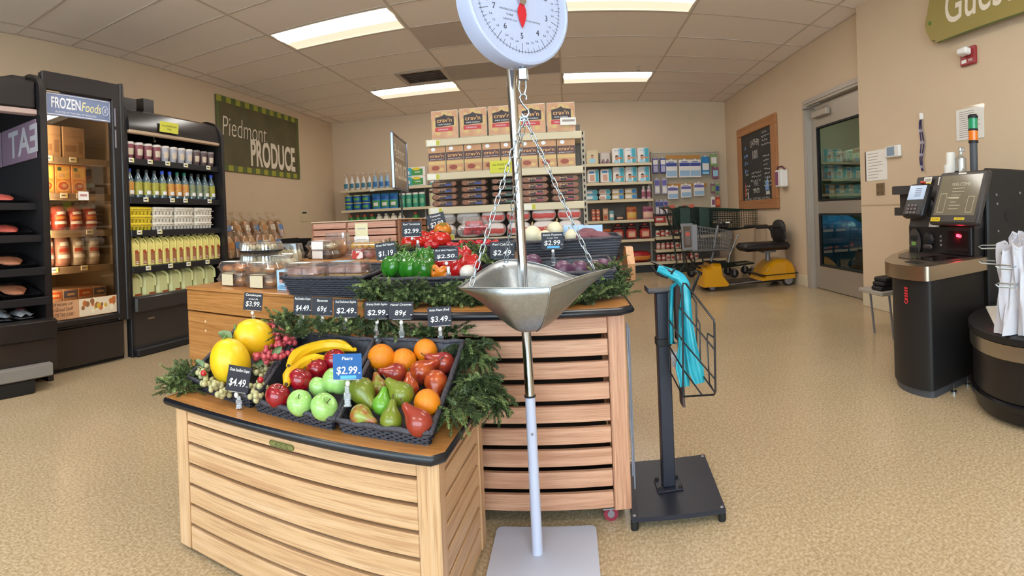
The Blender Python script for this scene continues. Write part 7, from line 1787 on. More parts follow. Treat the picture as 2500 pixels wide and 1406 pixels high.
for i, (x, y, r, h, l) in enumerate(((931, 873, 34, .075, 'back left'), (986, 882, 32, .06, 'back middle'), (1039, 857, 30, .075, 'back right'), (1043, 983, 33, .055, 'front right'))):
    fruit('or', orange, x, y, r, h, 'bright orange, the %s one in the right fruit basket' % l, 'oranges', (.3 + .4 * i, .5 * math.sin(i), i))
PL = [('pp', M_plum, 966, 912, 26, .05, -.8, .2, 'dark red pear, low behind the russet one'), ('pq', M_plum, 1081, 886, 28, .06, -1, .5, 'dark red pear at the right back corner of the basket'), ('px', M_prr, 1031, 908, 30, .055, .9, .6, 'orange red pear below the back right orange'), ('py', M_prr, 1064, 935, 30, .05, -.1, -1, 'red and orange pear by the right basket wall'),
      ('pz', M_prr, 1001, 945, 22, .06, -.05, 1, 'upright russet pear with a tall stem in the middle'), ('po', M_po, 885, 956, 33, .06, .6, -.8, 'dark olive pear at the left of the pears'), ('pm', M_pm, 926, 948, 24, .035, -.2, 1, 'small mottled pear behind the olive ones'), ('pg', M_pg, 934, 988, 26, .045, .15, 1, 'bright green pear in the middle of the basket'),
      ('po2', M_po, 980, 962, 31, .065, -.75, .85, 'olive pear with its neck and stem to the upper left'), ('pm2', M_pm, 882, 1015, 27, .036, 1, -.35, 'mottled pear lying at the front left of the basket'), ('po3', M_po, 955, 1024, 28, .036, .1, .9, 'round olive pear at the front of the basket'), ('pr', M_pr, 1022, 1030, 34, .042, -.72, .95, 'large brown red pear lying at the front right')]
mk_ = {}
for key, m_, x, y, r, h, nx, ny, l in PL:
    k2 = m_.name
    o = fruit(k2, lambda: pear(m_), x, y, r, h, l, 'pears', axis_rot(x, y, nx, ny, .15 if ny > 0 else .5))
for i, (x, y, r, h, l) in enumerate(((678, 967, 32, .04, 'front left'), (733, 928, 31, .06, 'second from the front'), (774, 902, 28, .06, 'third from the front'), (818, 880, 30, .07, 'rearmost, under the bananas'))):
    fruit('ra', lambda: apple(M_rapp), x, y, r, h, 'shiny red apple, %s of the red ones' % l, 'red apples', (.35 * math.sin(i * 2.1), .3, i * 1.3))
for i, (x, y, r, h, l) in enumerate(((732, 984, 33, .04, 'front left'), (791, 994, 35, .042, 'front right'), (781, 946, 29, .05, 'middle'), (822, 931, 37, .075, 'rear, under the blue card'))):
    fruit('ga', lambda: apple(M_gapp), x, y, r, h, 'pale green apple, %s of the green ones' % l, 'green apples', ((.55, .2, 0), (.75, .1, 1), (.3, .3, 2), (.4, 0, 3))[i])
M_ban = mat('banana_yellow', '#f6c820', .36, noise=(5, .12), col2='#e3ae14'); M_bant = mat('banana_tip', '#4d3a20', .6)
for pts, h, l in (([(705, 893), (722, 868), (755, 852), (795, 843), (832, 843), (856, 852)], .085, 'upper banana lying along the middle basket'), ([(699, 938), (708, 912), (730, 892), (762, 879), (795, 875)], .065, 'lower banana partly under the red apples')):
    P = [onb(x, y, h) for x, y in pts]
    Q = []
    for i in range(len(P) - 1):
        for k in range(4): Q.append(P[i].lerp(P[i + 1], k / 4))
    Q.append(P[-1]); n = len(Q)
    for _ in range(3): Q = [Q[0]] + [(Q[i - 1] + Q[i] * 2 + Q[i + 1]) / 4 for i in range(1, n - 1)] + [Q[-1]]
    rad = [.0195 * min(1, .42 + 3.2 * min(i / (n - 1), 1 - i / (n - 1))) for i in range(n)]
    t = thing('banana', 'yellow ' + l, 'banana', Q[n // 2])
    wp(MB().tube(Q, rad, 9).build('peel', M_ban, t, ang=.45), t)
    e = (Q[-1] - Q[-2]).normalized(); wp(MB().tube([Q[-1], Q[-1] + e * .012, Q[-1] + e * .022 + Vector((0, 0, .004))], [.007, .0055, .006], 7).build('stem', M_ban, t), t)
    s_ = (Q[0] - Q[1]).normalized(); wp(MB().cyl(Q[0], Q[0] + s_ * .005, .006, .003, n=7).build('tip', M_bant, t), t)
M_mel = mat('melon_yellow', '#f7d42a', .33, noise=(22, .2, .22), col2='#efb818', stretch=(1, 1, .12), bump=(60, .06))
for k, (x, y, r, h, nx, ny, l) in enumerate(((562, 884, 50, .065, -.1, .5, 'front melon resting by the green grape card'), (621, 826, 46, .09, -.4, .3, 'rear melon behind the other, beside the red grapes'))):
    p = onb(x, y, h); s_ = r / F * math.hypot(p.x, p.y)
    t = thing('yellow_melon', 'big yellow ' + l, 'melon', p); t.rotation_euler = axis_rot(x, y, nx, ny, .3)
    MB().ball((0, 0, 0), s_, 32, 18, 0, (1, 1, 1.16), lambda d, th, ph: 1 + .012 * math.cos(9 * ph) * math.sin(th)).build('rind', M_mel, t)
    MB().tube([(0, 0, s_ * 1.14), (.004, 0, s_ * 1.22), (.012, .004, s_ * 1.28)], [.005, .004, .005], 6).build('stem', M_stem, t)
def leaf(px, py, h, w_, ang, lab):
    p = onb(px, py, h); T = Matrix.Translation(p) @ axis_rot(px, py, math.cos(ang), math.sin(ang), .2).to_matrix().to_4x4()
    fn = lambda u, v: T @ Vector((w_ * .5 * (2 * u - 1) * math.sin(PI * min(.98, v + .03)) ** .7 * (1 + .1 * math.sin(9 * v)), .010 * (2 * u - 1) ** 2 + .004 * math.sin(5 * v), w_ * 1.6 * (v - .2)))
    return tag(MB().surf(fn, 7, 10).surf(lambda u, v: fn(u, v) - Vector((0, 0, .0008)), 7, 10).build('melon_leaf', mat('leaf_sage', '#8aa27a', .55, noise=(30, .25), col2='#6f8a5c')), lab, 'leaf')
leaf(560, 822, .12, .03, 2.7, 'pale green leaf behind the front melon'); leaf(668, 858, .1, .022, .6, 'green leaf among the red grapes'); leaf(628, 886, .05, .02, .5, 'green leaf on the right green grapes'); leaf(492, 893, .04, .02, 2.2, 'green leaf on the left green grapes')
M_rg = mat('grape_red', '#d2505c', .2, noise=(40, .3), coat=.3); M_gg = mat('grape_green', '#c6c092', .22, noise=(40, .25), col2='#a9a06c', coat=.3)
def bunch(label, cells, n, h0, h1, m_, seed, rad=.0088, extra=None):
    rr = random.Random(seed); c = cells[0]
    t = thing('grape_bunch', label, 'grapes', onb(c[0], c[1], h0), 0, None)
    o0 = None; ps = []
    tries = 0
    while len(ps) < n and tries < 9000:
        tries += 1
        cx, cy, rx, ry = rr.choice(cells); a = rr.uniform(0, 2 * PI); q_ = rr.random() ** .5
        p = onb(cx + rx * q_ * math.cos(a), cy + ry * q_ * math.sin(a), h0 + (h1 - h0) * rr.random() * (1 - .5 * q_))
        if any((p - o).length < rad * 1.62 for o in ps): continue
        ps.append(p)
        if o0 is None:
            o0 = MB().ball((0, 0, 0), 1, 12, 8).build('grape', [m_], t); o = o0
        else: o = o0.copy(); COL.objects.link(o)
        o.location = p - Vector(t.location); o.scale = [rad * rr.uniform(.88, 1.08)] * 3
        if extra and rr.random() < .06:
            if 'x' not in PR.setdefault('gx' + m_.name, {}): 
                e = MB().ball((0, 0, 0), 1, 12, 8).build('grape', [extra], t); PR['gx' + m_.name]['x'] = e
                e.location = o.location; e.scale = o.scale; bpy.data.objects.remove(o) if o is not o0 else None
    wp(MB().tube([onb(c[0] - 14, c[1] - 10, h1), onb(c[0], c[1], h0 + .01), onb(c[0] + 12, c[1] + 12, h0)], .0018, 5).build('stalk', M_stem, t), t)
bunch('red grape bunch behind the melons, the upper one', [(672, 795, 22, 18), (700, 822, 28, 22), (690, 805, 24, 18)], 56, .08, .135, M_rg, 3)
bunch('red grape bunch in front of the rear melon, the lower one', [(672, 858, 38, 22), (645, 870, 26, 14), (695, 840, 28, 22)], 62, .05, .115, M_rg, 4)
bunch('green grape bunch at the left corner of the basket', [(497, 905, 14, 18), (520, 935, 26, 18), (545, 955, 24, 12)], 40, .012, .05, M_gg, 5)
bunch('green grape bunch right of the green grape price card', [(633, 905, 20, 18), (650, 890, 22, 16), (630, 940, 20, 26), (625, 965, 16, 12)], 46, .012, .05, M_gg, 6)
for i, (x, y, h) in enumerate(((497, 911, .06), (636, 927, .055))): tag(MB().ball((0, 0, 0), .0092, 12, 8).build('red_berry', mat('berry_red', '#b8202a', .2, coat=.4), loc=onb(x, y, h)), 'single red berry on the %s green grape bunch' % ('left', 'right')[i], 'berry')
# ---- price cards on clear clips
M_card = mat('card_slate', '#2b2b36', .55, noise=(60, .1)); M_cblue = mat('card_blue', '#1d5fa3', .45); M_clr = clear_mat('clip_clear', '#eef4fb', .3, .06, .14, '#dfe8f2'); M_let = mat('card_chalk', '#f3f1ee', .7)
def card(px, py, w, h, r, nm, price, lab, tilt=0, m_=None, clip=45, lean=0, cdx=0, two=None, strip=False, unit_='ea'):
    p = at(px, py, r=r) if r else at(px, py, Y=1.482)
    s_ = math.hypot(p.x, p.y) / F; az = math.atan2(p.x, p.y)
    T = frame(p, (math.cos(az), -math.sin(az), 0), (0, 0, 1)) @ Matrix.Rotation(tilt, 4, 'Z') @ Matrix.Rotation(lean, 4, 'X')
    W, H = w * s_, h * s_
    t = thing('price_card', lab, 'price card', p)
    q = MB(); q.T = T; q.box(-W / 2, W / 2, -H / 2, H / 2, -.0016, 0); wp(q.build('card', m_ or M_card, smooth=False), t)
    q = MB()
    q.text(nm, T @ Matrix.Translation((0, H * (.33 if not two else .36), .0004)), H * .13, 0, w=W * min(.86, .075 * len(nm)), shear=.2, bold=.01)
    if two: q.text(two, T @ Matrix.Translation((0, H * .15, .0004)), H * .1, 0, w=W * .5, shear=.2)
    q.text(price, T @ Matrix.Translation((-W * .02, -H * .16, .0004)), H * .3, 0, w=W * (.13 * len(price) + .08), bold=.012, shear=.12)
    q.rect(T, W * .37, W * .45, -H * .27, -H * .24, 0, .0008)
    wp(q.build('lettering', M_let, smooth=False), t)
    if strip: q = MB().rect(T, -W * .25, W * .3, -H * .47, -H * .34, 0, .0009); wp(q.build('blue_strip', mat('strip_sky', '#5fb4ea', .4), smooth=False), t)
    q = MB(); q.T = T; q.box(-W * .35, W * .4, -H / 2 - .0016, -H / 2, -.003, .001); wp(q.build('card_foot', M_clr, smooth=False), t)
    if clip:
        L = clip * s_; b = T @ Vector((cdx * s_ * 0, -H / 2 - .004, 0)); e = b + Vector((math.cos(az) * cdx * s_, -math.sin(az) * cdx * s_, -L))
        wp(MB().ball(b - Vector((0, 0, .006)), .0062, 12, 8, 0, (1, 1, 1.15)).build('ball_joint', M_white), t)
        d = (e - b); rt_ = Vector((math.cos(az), -math.sin(az), 0)); fw = Vector((-math.sin(az), -math.cos(az), 0))
        Tc = frame(b + d * .6, rt_, -d.normalized())
        q = MB(); q.T = Tc; hh = L * .4
        q.box(-.006, .006, hh * .2, hh, -.004, .004, c=.002).box(-.009, .009, -hh * .5, hh * .3, -.006, .0, c=.002).box(-.008, .008, -hh, -hh * .4, -.001, .007, c=.002).box(-.010, .010, -hh * 1.05, -hh * .8, -.004, .010, c=.002)
        wp(q.build('clip', M_clr), t)
    return t
card(618, 736, 46, 42, 0, 'Cantaloupes', '$3.99', 'tilted black price card at 3.99 above the rear melon', -.12, None, 54, 0, 4, 'each')
card(739, 745, 44, 46, 0, 'Red Seedless Grapes', '$4.49', 'black price card at 4.49 for red grapes, behind the banana card', -.06, None, 50, 0, -12)
card(787, 748, 50, 44, 0, 'Bananas', '69¢', 'black price card at 69 cents for bananas', -.05, None, 44)
card(844, 752, 58, 44, 0, 'Red Delicious Apples', '$2.49', 'black price card at 2.49 for red apples', -.04, None, 50, 0, -6)
card(920, 757, 60, 42, 0, 'Granny Smith Apples', '$2.99', 'black price card at 2.99 for green apples', -.03, None, 52, 0, -5)
card(979, 758, 60, 42, 0, 'Navel Oranges', '89¢', 'black price card at 89 cents for oranges', -.02, None, 52, 0, 0)
card(1073, 772, 58, 46, 0, 'Asian Pears (Red)', '$3.49', 'black price card at 3.49 for red pears, rightmost of the front cards', .02, None, 44, 0, 0)
card(848, 895, 70, 62, 1.27, 'Pears', '$2.99', 'bright blue price card at 2.99 for pears', -.02, M_cblue, 60, 0, -4, None, True)
card(582, 925, 56, 62, 1.45, 'Green Seedless Grapes', '$4.49', 'tilted black price card at 4.49 in front of the green grapes', -.2, None, 36, 0, 10)
card(942, 612, 50, 42, 1.96, 'Green Bell Peppers', '$1.19', 'tilted black price card at 1.19 for green peppers', .1, None, 16, 0, 6)
card(1089, 621, 60, 30, 1.80, 'Red Bell Peppers', '$2.50', 'black price card at 2.50 for red peppers', .02, None, 56, 0, 6)
card(1227, 611, 60, 42, 1.88, 'Red Cabbage', '$2.49', 'black price card at 2.49 for red cabbage, behind the chain', -.03, None, 30)
card(1005, 559, 48, 36, 2.28, 'Red Tomatoes', '$2.99', 'black price card at 2.99 for red tomatoes, upright one', 0, None, 36, 0, 22)
card(1066, 541, 44, 40, 2.48, 'Tomatoes', '$2.99', 'tilted black price card at 2.99 for vine tomatoes', .22, None, 16, 0, 0, 'On the Vine', False)
card(1349, 587, 54, 40, 2.05, 'Sweet Potatoes', '$2.99', 'black price card with a blue strip at 2.99 for sweet potatoes', 0, None, 40, 0, 0, 'Large Size', True)
for i, (px, py, w, h, r) in enumerate(((1400, 562, 50, 26, 2.52), (1448, 561, 46, 24, 2.54))):
    p = at(px, py, r=r); s_ = r / F
    t = thing('blue_card', 'pale blue card standing in the right rear basket, %s one' % ('left', 'right')[i], 'card', p)
    q = MB(); q.T = frame(p, (1, .0, 0), WZ); q.box(-w * s_ / 2, w * s_ / 2, -h * s_ / 2, h * s_ / 2, -.001, .0)
    wp(q.build('card', mat('card_sky', '#b4d2fa', .5), smooth=False), t)
    wp(MB().box(p.x - .006, p.x + .006, p.y - .006, p.y + .002, p.z - .075, p.z - h * s_ / 2 + .004, c=.002).build('clip', M_clr), t)
p = at(1035, 560, r=2.44)
# ---- artificial greenery: one clump per place, leaves joined (nobody could count them)
M_lf = [mat('sprig_dark', '#42542f', .6, noise=(20, .4)), mat('sprig_mid', '#5d7040', .6, noise=(20, .3)), mat('sprig_light', '#8d9f5e', .6, noise=(20, .3)), mat('sprig_stem', '#4a4228', .7)]
def greenery(lab, pts, n, seed, L=.07, leafw=.0021, leafl=.0085, droop=.3, up=.5, spread=1.0, shade=(0, .5)):
    """sprigs of small needle leaves growing from points (x, y, z, radius)"""
    rr = random.Random(seed); V, Fc, Mi = [], [], []
    for _ in range(int(n * 1.7)):
        x, y, z, rad = rr.choice(pts)
        o = Vector((x + rr.uniform(-rad, rad), y + rr.uniform(-rad, rad), z + rr.uniform(-.2, .4) * rad))
        a = rr.uniform(0, 2 * PI); d = Vector((math.cos(a) * spread, math.sin(a) * spread, up + rr.uniform(-.5, .5))).normalized()
        l = L * rr.uniform(.6, 1.15); k = 15
        m_ = 0 if rr.random() < shade[1] else 1 if rr.random() < .7 else 2
        p = o.copy(); prev = p.copy()
        for i in range(k):
            prev = p.copy(); p = p + d * (l / k); d = (d + Vector((rr.uniform(-.16, .16), rr.uniform(-.16, .16), -droop / k + rr.uniform(-.1, .1)))).normalized()
            s1 = d.orthogonal().normalized(); s1.rotate(Matrix.Rotation(i * 1.9 + rr.random(), 3, d)); s2 = d.cross(s1)
            for q_ in (s1, -s1, s2, -s2) if i else (s1,):
                ld_ = (q_ * .8 + d * .75 + Vector((rr.uniform(-.2, .2),) * 3)).normalized(); w_ = ld_.cross(d).normalized() * leafw * rr.uniform(.7, 1.2); le = leafl * rr.uniform(.7, 1.2)
                b = len(V); V.extend([p, p + ld_ * le * .5 + w_, p + ld_ * le, p + ld_ * le * .5 - w_]); Fc.append((b, b + 1, b + 2, b + 3)); Mi.append(m_)
            b = len(V); V.extend([prev + s1 * .0007, prev - s1 * .0007, p - s1 * .0007, p + s1 * .0007]); Fc.append((b, b + 1, b + 2, b + 3)); Mi.append(3)
    q = MB(); q.v = [tuple(v) for v in V]; q.f = [list(f) for f in Fc]; q.mi = Mi
    o = q.build('artificial_greenery', M_lf, smooth=False)
    return tag(o, lab, 'greenery', 'artificial greenery', 'stuff')
def gp(px, py, r, rad):
    p = at(px, py, r=r); return (p.x, p.y, p.z, rad)
greenery('light green sprigs at the left end of the fruit counter', [gp(440, 935, 1.66, .03), (-1.15, 1.3, .47, .035), gp(432, 950, 1.62, .025), gp(452, 915, 1.72, .03)], 80, 1, .06, shade=(0, .0), up=.35)
greenery('dark green sprigs behind the price cards of the front baskets', [gp(x, y, 1.78, .035) for x, y in ((700, 785), (740, 800), (790, 800), (850, 805), (910, 800), (960, 800), (1010, 795), (1060, 800), (1110, 800), (1140, 815))] + [gp(x, 815, 1.62, .03) for x in (720, 800, 880, 960, 1040, 1110)], 330, 2, .07, up=.55)
greenery('sprigs trailing down the right side of the fruit counter', [gp(1130, 850, 1.5, .025), gp(1155, 880, 1.45, .025), gp(1150, 930, 1.38, .03), gp(1135, 975, 1.30, .025), gp(1180, 930, 1.40, .02), gp(1200, 960, 1.38, .015), gp(1205, 990, 1.37, .012), gp(1110, 1000, 1.22, .018), gp(1160, 850, 1.5, .03)], 260, 3, .065, droop=1.2, up=.1, shade=(0, .45))
greenery('dark green sprigs along the front edge of the rear bin', [gp(x, y, 1.68, .03) for x, y in ((905, 725), (940, 730), (980, 735), (1020, 735), (1060, 735), (1100, 738), (1140, 735), (1180, 738), (920, 705), (1000, 712), (1080, 715), (1160, 712))], 330, 4, .06, up=.35)
greenery('bushy sprigs at the right corner of the rear bin', [gp(x, y, r_, .025) for x, y, r_ in ((1500, 690, 1.75), (1490, 665, 1.8), (1475, 710, 1.66), (1440, 725, 1.62), (1410, 735, 1.6), (1505, 715, 1.7), (1470, 690, 1.72), (1380, 740, 1.58), (1350, 742, 1.58))], 250, 5, .06, up=.45, shade=(0, .4))
greenery('pale sprigs between the pepper and cabbage baskets', [gp(1165, 620, 2.02, .02), gp(1180, 640, 1.92, .02), gp(1150, 612, 2.1, .018), gp(970, 612, 2.12, .02), gp(985, 616, 2.14, .02)], 60, 6, .05, up=.6, shade=(0, .2))
# ================================================================ hanging scale on a pole, bag stand beside it
ps = thing('produce_scale', 'hanging dial scale with a zinc scoop pan on a chrome pole in the foreground', 'scale', (-.12, 1.42, 0))
P_ = lambda o: wp(o, ps)
M_pad = mat('pad_daylit', '#c3c6d6', .45, noise=(2, .06)); M_tube = mat('tube_daylit', '#c6cbe2', .35); M_dial = mat('dial_daylit', '#d3d9ee', .35); M_house = mat('housing_daylit', '#b7c0de', .3); M_ndl = mat('needle_red', '#c8202e', .4)  # bluish cast of daylight put into pad, tube, dial and housing colours
c = .02
pp = []
for cx, cy, a0 in ((.046 - c, 1.0 + c, -PI / 2), (.046 - c, 1.545 - c, 0), (-.25 + c, 1.545 - c, PI / 2), (-.25 + c, 1.0 + c, PI)):
    pp += [(cx + c * math.cos(a0 + PI / 2 * k / 5), cy + c * math.sin(a0 + PI / 2 * k / 5)) for k in range(6)]
P_(MB().prism(pp, 0, .012).build('base_plate', M_pad, ang=.5))
b0, b1 = Vector((-.1215, 1.425, .012)), Vector((-.125, 1.428, .444)); tp_ = Vector((-.142, 1.432, 1.40))
P_(MB().cyl(b0, b1, .0150, .0140, 24).build('sleeve', M_tube))
P_(MB().cyl(b1, b1 + (b1 - b0).normalized() * .004, .0158, n=24).build('sleeve_collar', M_blackm))
P_(MB().cyl(b1, tp_, .0135, n=24).build('pole', M_chrome))
sc0 = at(1299, 1060, r=1.412); P_(MB().cyl(sc0, sc0 + Vector((.01, -.03, 0)).normalized() * .0042, .003, n=8).build('set_screw', M_hub))
# dial: face turned to the right of the camera
ctr = at(1271, 3, r=1.30); az = math.atan2(ctr.x, ctr.y)
yawd = math.radians(42)
n = Vector((math.sin(yawd - az * 0), -math.cos(yawd), 0)).normalized()
TD = frame(ctr, Vector((0, 0, 1)).cross(n), WZ)
RD = .159
q = MB(); q.T = TD
q.lathe([(RD * .93, -.052), (RD, -.048), (RD, -.004), (RD * .985, .002), (RD * .95, .004), (RD * .94, -.001)], 56)
P_(q.build('dial_housing', M_house, ang=.5))
q = MB(); q.T = TD; q.lathe([(RD * .95, -.0015), (0, -.001)], 56); df = P_(q.build('dial_face', M_dial))
q = MB(); q.T = TD; q.lathe([(RD * .93, -.0522), (0, -.053)], 40); P_(q.build('back_plate', M_house))
q = MB()
T0 = TD @ Matrix.Translation((0, 0, -.0004))
for k in range(80):
    if k == 0: pass
    a = PI / 2 - 2 * PI * k / 80; maj = k % 8 == 0; mid = k % 2 == 0
    r1, r0 = RD * .82, RD * (.65 if maj else .72 if mid else .76)
    u = Vector((math.cos(a), math.sin(a), 0)); v = Vector((-u.y, u.x, 0)) * (.0007 if maj else .0005)
    q.add([T0 @ p for p in (u * r0 - v, u * r1 - v, u * r1 + v, u * r0 + v)], [(0, 1, 2, 3)])
q.tube([T0 @ Vector((RD * .79 * math.cos(2 * PI * k / 72), RD * .79 * math.sin(2 * PI * k / 72), 0)) for k in range(72)], .0005, 4, closed=True)
o = P_(q.build('tick_marks', mat('dial_ink', '#4a4d58', .6), smooth=False)); o['kind'] = 'stuff'
q = MB()
for k in range(10):
    a = PI / 2 - 2 * PI * k / 10
    q.text(str(k), T0 @ Matrix.Translation((RD * .54 * math.cos(a), RD * .54 * math.sin(a), 0)), .0155)
for k in range(40):
    if k % 4 == 0: continue
    a = PI / 2 - 2 * PI * k / 40
    q.text(('', '1/4', '1/2', '3/4')[k % 4], T0 @ Matrix.Translation((RD * .65 * math.cos(a), RD * .65 * math.sin(a), 0)), .0055)
for j, (s_, w_) in enumerate((('HANGING DIAL SCALE', .085), ('NO SPRINGS', .03), ('CAPACITY 10 LB', .06))):
    q.text(s_, T0 @ Matrix.Translation((-.035, -.028 - j * .012, 0)), .0045, w=w_ * .7)
q.text('NOT LEGAL FOR TRADE', T0 @ Matrix.Translation((.035, -.045, 0)), .004, w=.05)
P_(q.build('numerals', mat('dial_ink2', '#33353f', .6), smooth=False))
q = MB()
nd = [(-.0, .10), (-.004, .03), (-.011, .0), (-.006, -.008), (-.012, -.02), (-.0135, -.034), (-.008, -.052), (0, -.068), (.008, -.052), (.0135, -.034), (.012, -.02), (.006, -.008), (.011, 0), (.004, .03)]
q.prism(nd, .003, .005, T=TD); q.prism([(.011 * math.cos(2 * PI * k / 16), .011 * math.sin(2 * PI * k / 16)) for k in range(16)], .005, .009, 1, T=TD)
P_(q.build('needle', [M_ndl, M_chrome], smooth=False))
P_(MB().box(ctr.x - .19 * 0 - .06, ctr.x + .03, ctr.y + .03, 1.45, ctr.z + .02, ctr.z + .05, c=.004).build('pole_bracket', M_house))
# hanger, hook and chains
hk = at(1277, 182, r=1.315)
bt0 = at(1272, 150, r=1.315)
P_(MB().box(hk.x - .012, hk.x + .012, hk.y - .01, hk.y + .01, hk.z - .016, hk.z + .016, c=.003).build('hanger_block', M_zinc))
P_(MB().cyl(hk, Vector((hk.x, hk.y, bt0.z + .02)), .006, n=10).build('hanger_stem', M_hub))
hb = at(1277, 235, r=1.315)
P_(MB().tube([(hk.x - .008, hk.y, hk.z - .014), (hb.x - .010, hb.y, hb.z + .02), (hb.x - .004, hb.y, hb.z + .004), (hb.x + .004, hb.y, hb.z + .004), (hb.x + .008, hb.y, hb.z + .02), (hk.x + .006, hk.y, hk.z - .014)], .0024, 7).build('hanger_loop', M_zinc))
sh_ = [Vector((hb.x + .009 * math.cos(a), hb.y, hb.z - .004 + .010 * math.sin(a))) for a in [math.radians(x) for x in (-30, 20, 70, 120, 170, 220)]]
sh_ += [Vector((hb.x + .0, hb.y, hb.z - .022))] + [Vector((hb.x + .004 - .009 * math.cos(a), hb.y, hb.z - .042 + .011 * math.sin(a))) for a in [math.radians(x) for x in (150, 190, 240, 300, 350)]]
P_(MB().tube(sh_, .0026, 7).build('s_hook', M_zinc))
ring = hb + Vector((0, 0, -.056))
def link_mb():
    q = MB(); w_, l_ = .0052, .0125
    P = [Vector((w_ * math.cos(a), 0, (l_ - w_) * (1 if math.sin(a) > 0 else -1) + w_ * math.sin(a))) for a in [2 * PI * (k + .5) / 14 for k in range(14)]]
    return q.tube(P, .0017, 5, closed=True)
link0 = None
def chain(a, b, lab):
    global link0
    d = b - a; n_ = max(3, round(d.length / .0205)); q = d.to_track_quat('Z', 'X')
    root = MB().tube([a + Vector((.007 * math.cos(t_), 0, .007 * math.sin(t_))) for t_ in [2 * PI * k / 12 for k in range(12)]], .0018, 5, closed=True).build('chain', M_zinc)
    P_(root); root['label'] = lab
    for k in range(n_):
        p = a + d * ((k + .5) / n_)
        if link0 is None: o = link_mb().build('link', M_zinc, ang=2); link0 = o
        else: o = link0.copy(); COL.objects.link(o)
        o.parent = root; o.matrix_parent_inverse = Matrix()
        o.matrix_basis = Matrix.Translation(p) @ (q @ Euler((0, 0, PI / 2 * (k % 2) + .5)).to_quaternion()).to_matrix().to_4x4()
PL_, PRt, PF, PBk = at(1150, 697, r=1.27), at(1450, 656, r=1.33), at(1343, 702, r=1.20), at(1235, 640, r=1.47)
chain(ring + Vector((-.003, 0, 0)), PL_, 'left chain'); chain(ring + Vector((.003, 0, 0)), PRt, 'right chain'); chain(ring + Vector((0, .004, 0)), PBk, 'rear chain')
# scoop pan
Lt, Rt, Fc_, Bc = at(1118, 702, r=1.28), at(1490, 656, r=1.33), at(1343, 701, r=1.19), at(1236, 634, r=1.48)
bot = at(1297, 806, r=1.30)
rimk = [(Lt, 1.0, 0), (at(1220, 703, r=1.21), 3.2, 0), (Fc_, 2.6, 1), (at(1425, 672, r=1.265), 2.0, 0), (Rt, 1.0, 0), (at(1415, 676, r=1.42), 2.2, 0), (at(1320, 645, r=1.475), 3.4, 0), (Bc, 3.4, 0), (at(1185, 655, r=1.42), 2.4, 0)]
def rimf(u):
    k = u * len(rimk); i = int(k) % len(rimk); f = k - int(k); N = len(rimk)
    p0, p1, p2, p3 = (rimk[(i + j) % N][0] for j in (-1, 0, 1, 2)); e1, e2 = rimk[i][1], rimk[(i + 1) % N][1]
    sharp = {0, 4, 2}
    m1 = (p2 - p0) * .5 if i not in sharp else (p2 - p1) * .9
    m2 = (p3 - p1) * .5 if (i + 1) % N not in sharp else (p2 - p1) * .9
    h1, h2, h3, h4 = 2 * f ** 3 - 3 * f ** 2 + 1, f ** 3 - 2 * f ** 2 + f, -2 * f ** 3 + 3 * f ** 2, f ** 3 - f ** 2
    return p1 * h1 + m1 * h2 + p2 * h3 + m2 * h4, e1 * (1 - f) + e2 * f
def panf(u, v):
    p, e = rimf(u % 1.0)
    xy = bot.xy.lerp(p.xy, v)
    return Vector((xy.x, xy.y, bot.z + (p.z - bot.z) * v ** e))
M_galv = mat('galvanised', '#b2b6b8', .38, 1, noise=(110, .13, .15), bump=(90, .05))
pan_me = MB().surf(lambda u, v: panf(u, .02 + .98 * v), 108, 18, 0, cu=True)
pan_me.add([panf(i / 108, .02) for i in range(108)], [tuple(range(108))])
pan = P_(pan_me.build('scoop_pan', M_galv, ang=.45))
sm = pan.modifiers.new('thickness', 'SOLIDIFY'); sm.thickness = .0016; sm.offset = 0
P_(MB().tube([panf(i / 108, 1.0) for i in range(108)], .0016, 6, closed=True).build('pan_rim', M_galv, ang=2))
P_(MB().tube([panf(2 / 9, .25 + .75 * k / 12) + Vector((.001, -.002, 0)) for k in range(13)], .0018, 6).build('pan_seam', M_galv, ang=2))
# ---------------------------------------------------------------- produce bag stand
bs = thing('bag_stand', 'black steel stand with a wire basket holding a turquoise bag roll', 'stand', (.29, 1.66, 0))
S_ = lambda o: wp(o, bs)
M_navy = mat('stand_navy_black', '#2b2d38', .38, .3, bump=(300, .08)); M_wireb = mat('wire_black', '#17151a', .35)
bp = [(.150, 1.515), (.432, 1.485), (.462, 1.845), (.176, 1.86)]
S_(MB().prism(bp, .026, .040).build('base_plate', M_navy, ang=.5))
for x, y in bp:
    x2, y2 = x + (.305 - x) * .07, y + (1.67 - y) * .07
    S_(MB().cyl((x2, y2, 0), (x2, y2, .026), .012, n=12).build('rubber_foot', M_blackm)); S_(MB().ball((x2, y2, .040), .006, 10, 6, 0, (1, 1, .5)).build('bolt_head', M_hub))
fx0 = Vector((.292, 1.668, .04))
S_(MB().box(fx0.x - .042, fx0.x + .042, fx0.y - .042, fx0.y + .042, .0402, .046, c=.002).build('flange', M_navy))
for sx in (-1, 1):
    for sy in (-1, 1): S_(MB().cyl((fx0.x + sx * .033, fx0.y + sy * .033, .046), (fx0.x + sx * .033, fx0.y + sy * .033, .054), .006, n=6).build('flange_bolt', M_blackm))
S_(MB().box(fx0.x - .021, fx0.x + .021, fx0.y - .021, fx0.y + .021, .046, .68, c=.003).build('post', M_navy))
S_(MB().box(fx0.x - .024, fx0.x + .024, fx0.y - .024, fx0.y + .024, .505, .53, c=.002).build('post_collar', M_blackm))
S_(MB().box(fx0.x - .05, fx0.x + .035, fx0.y - .04, fx0.y + .04, .681, .688, c=.002).box(fx0.x - .05, fx0.x - .046, fx0.y - .04, fx0.y + .04, .688, .70).build('top_plate', M_navy))
A_ = lambda px, py, r: at(px, py, r=r)
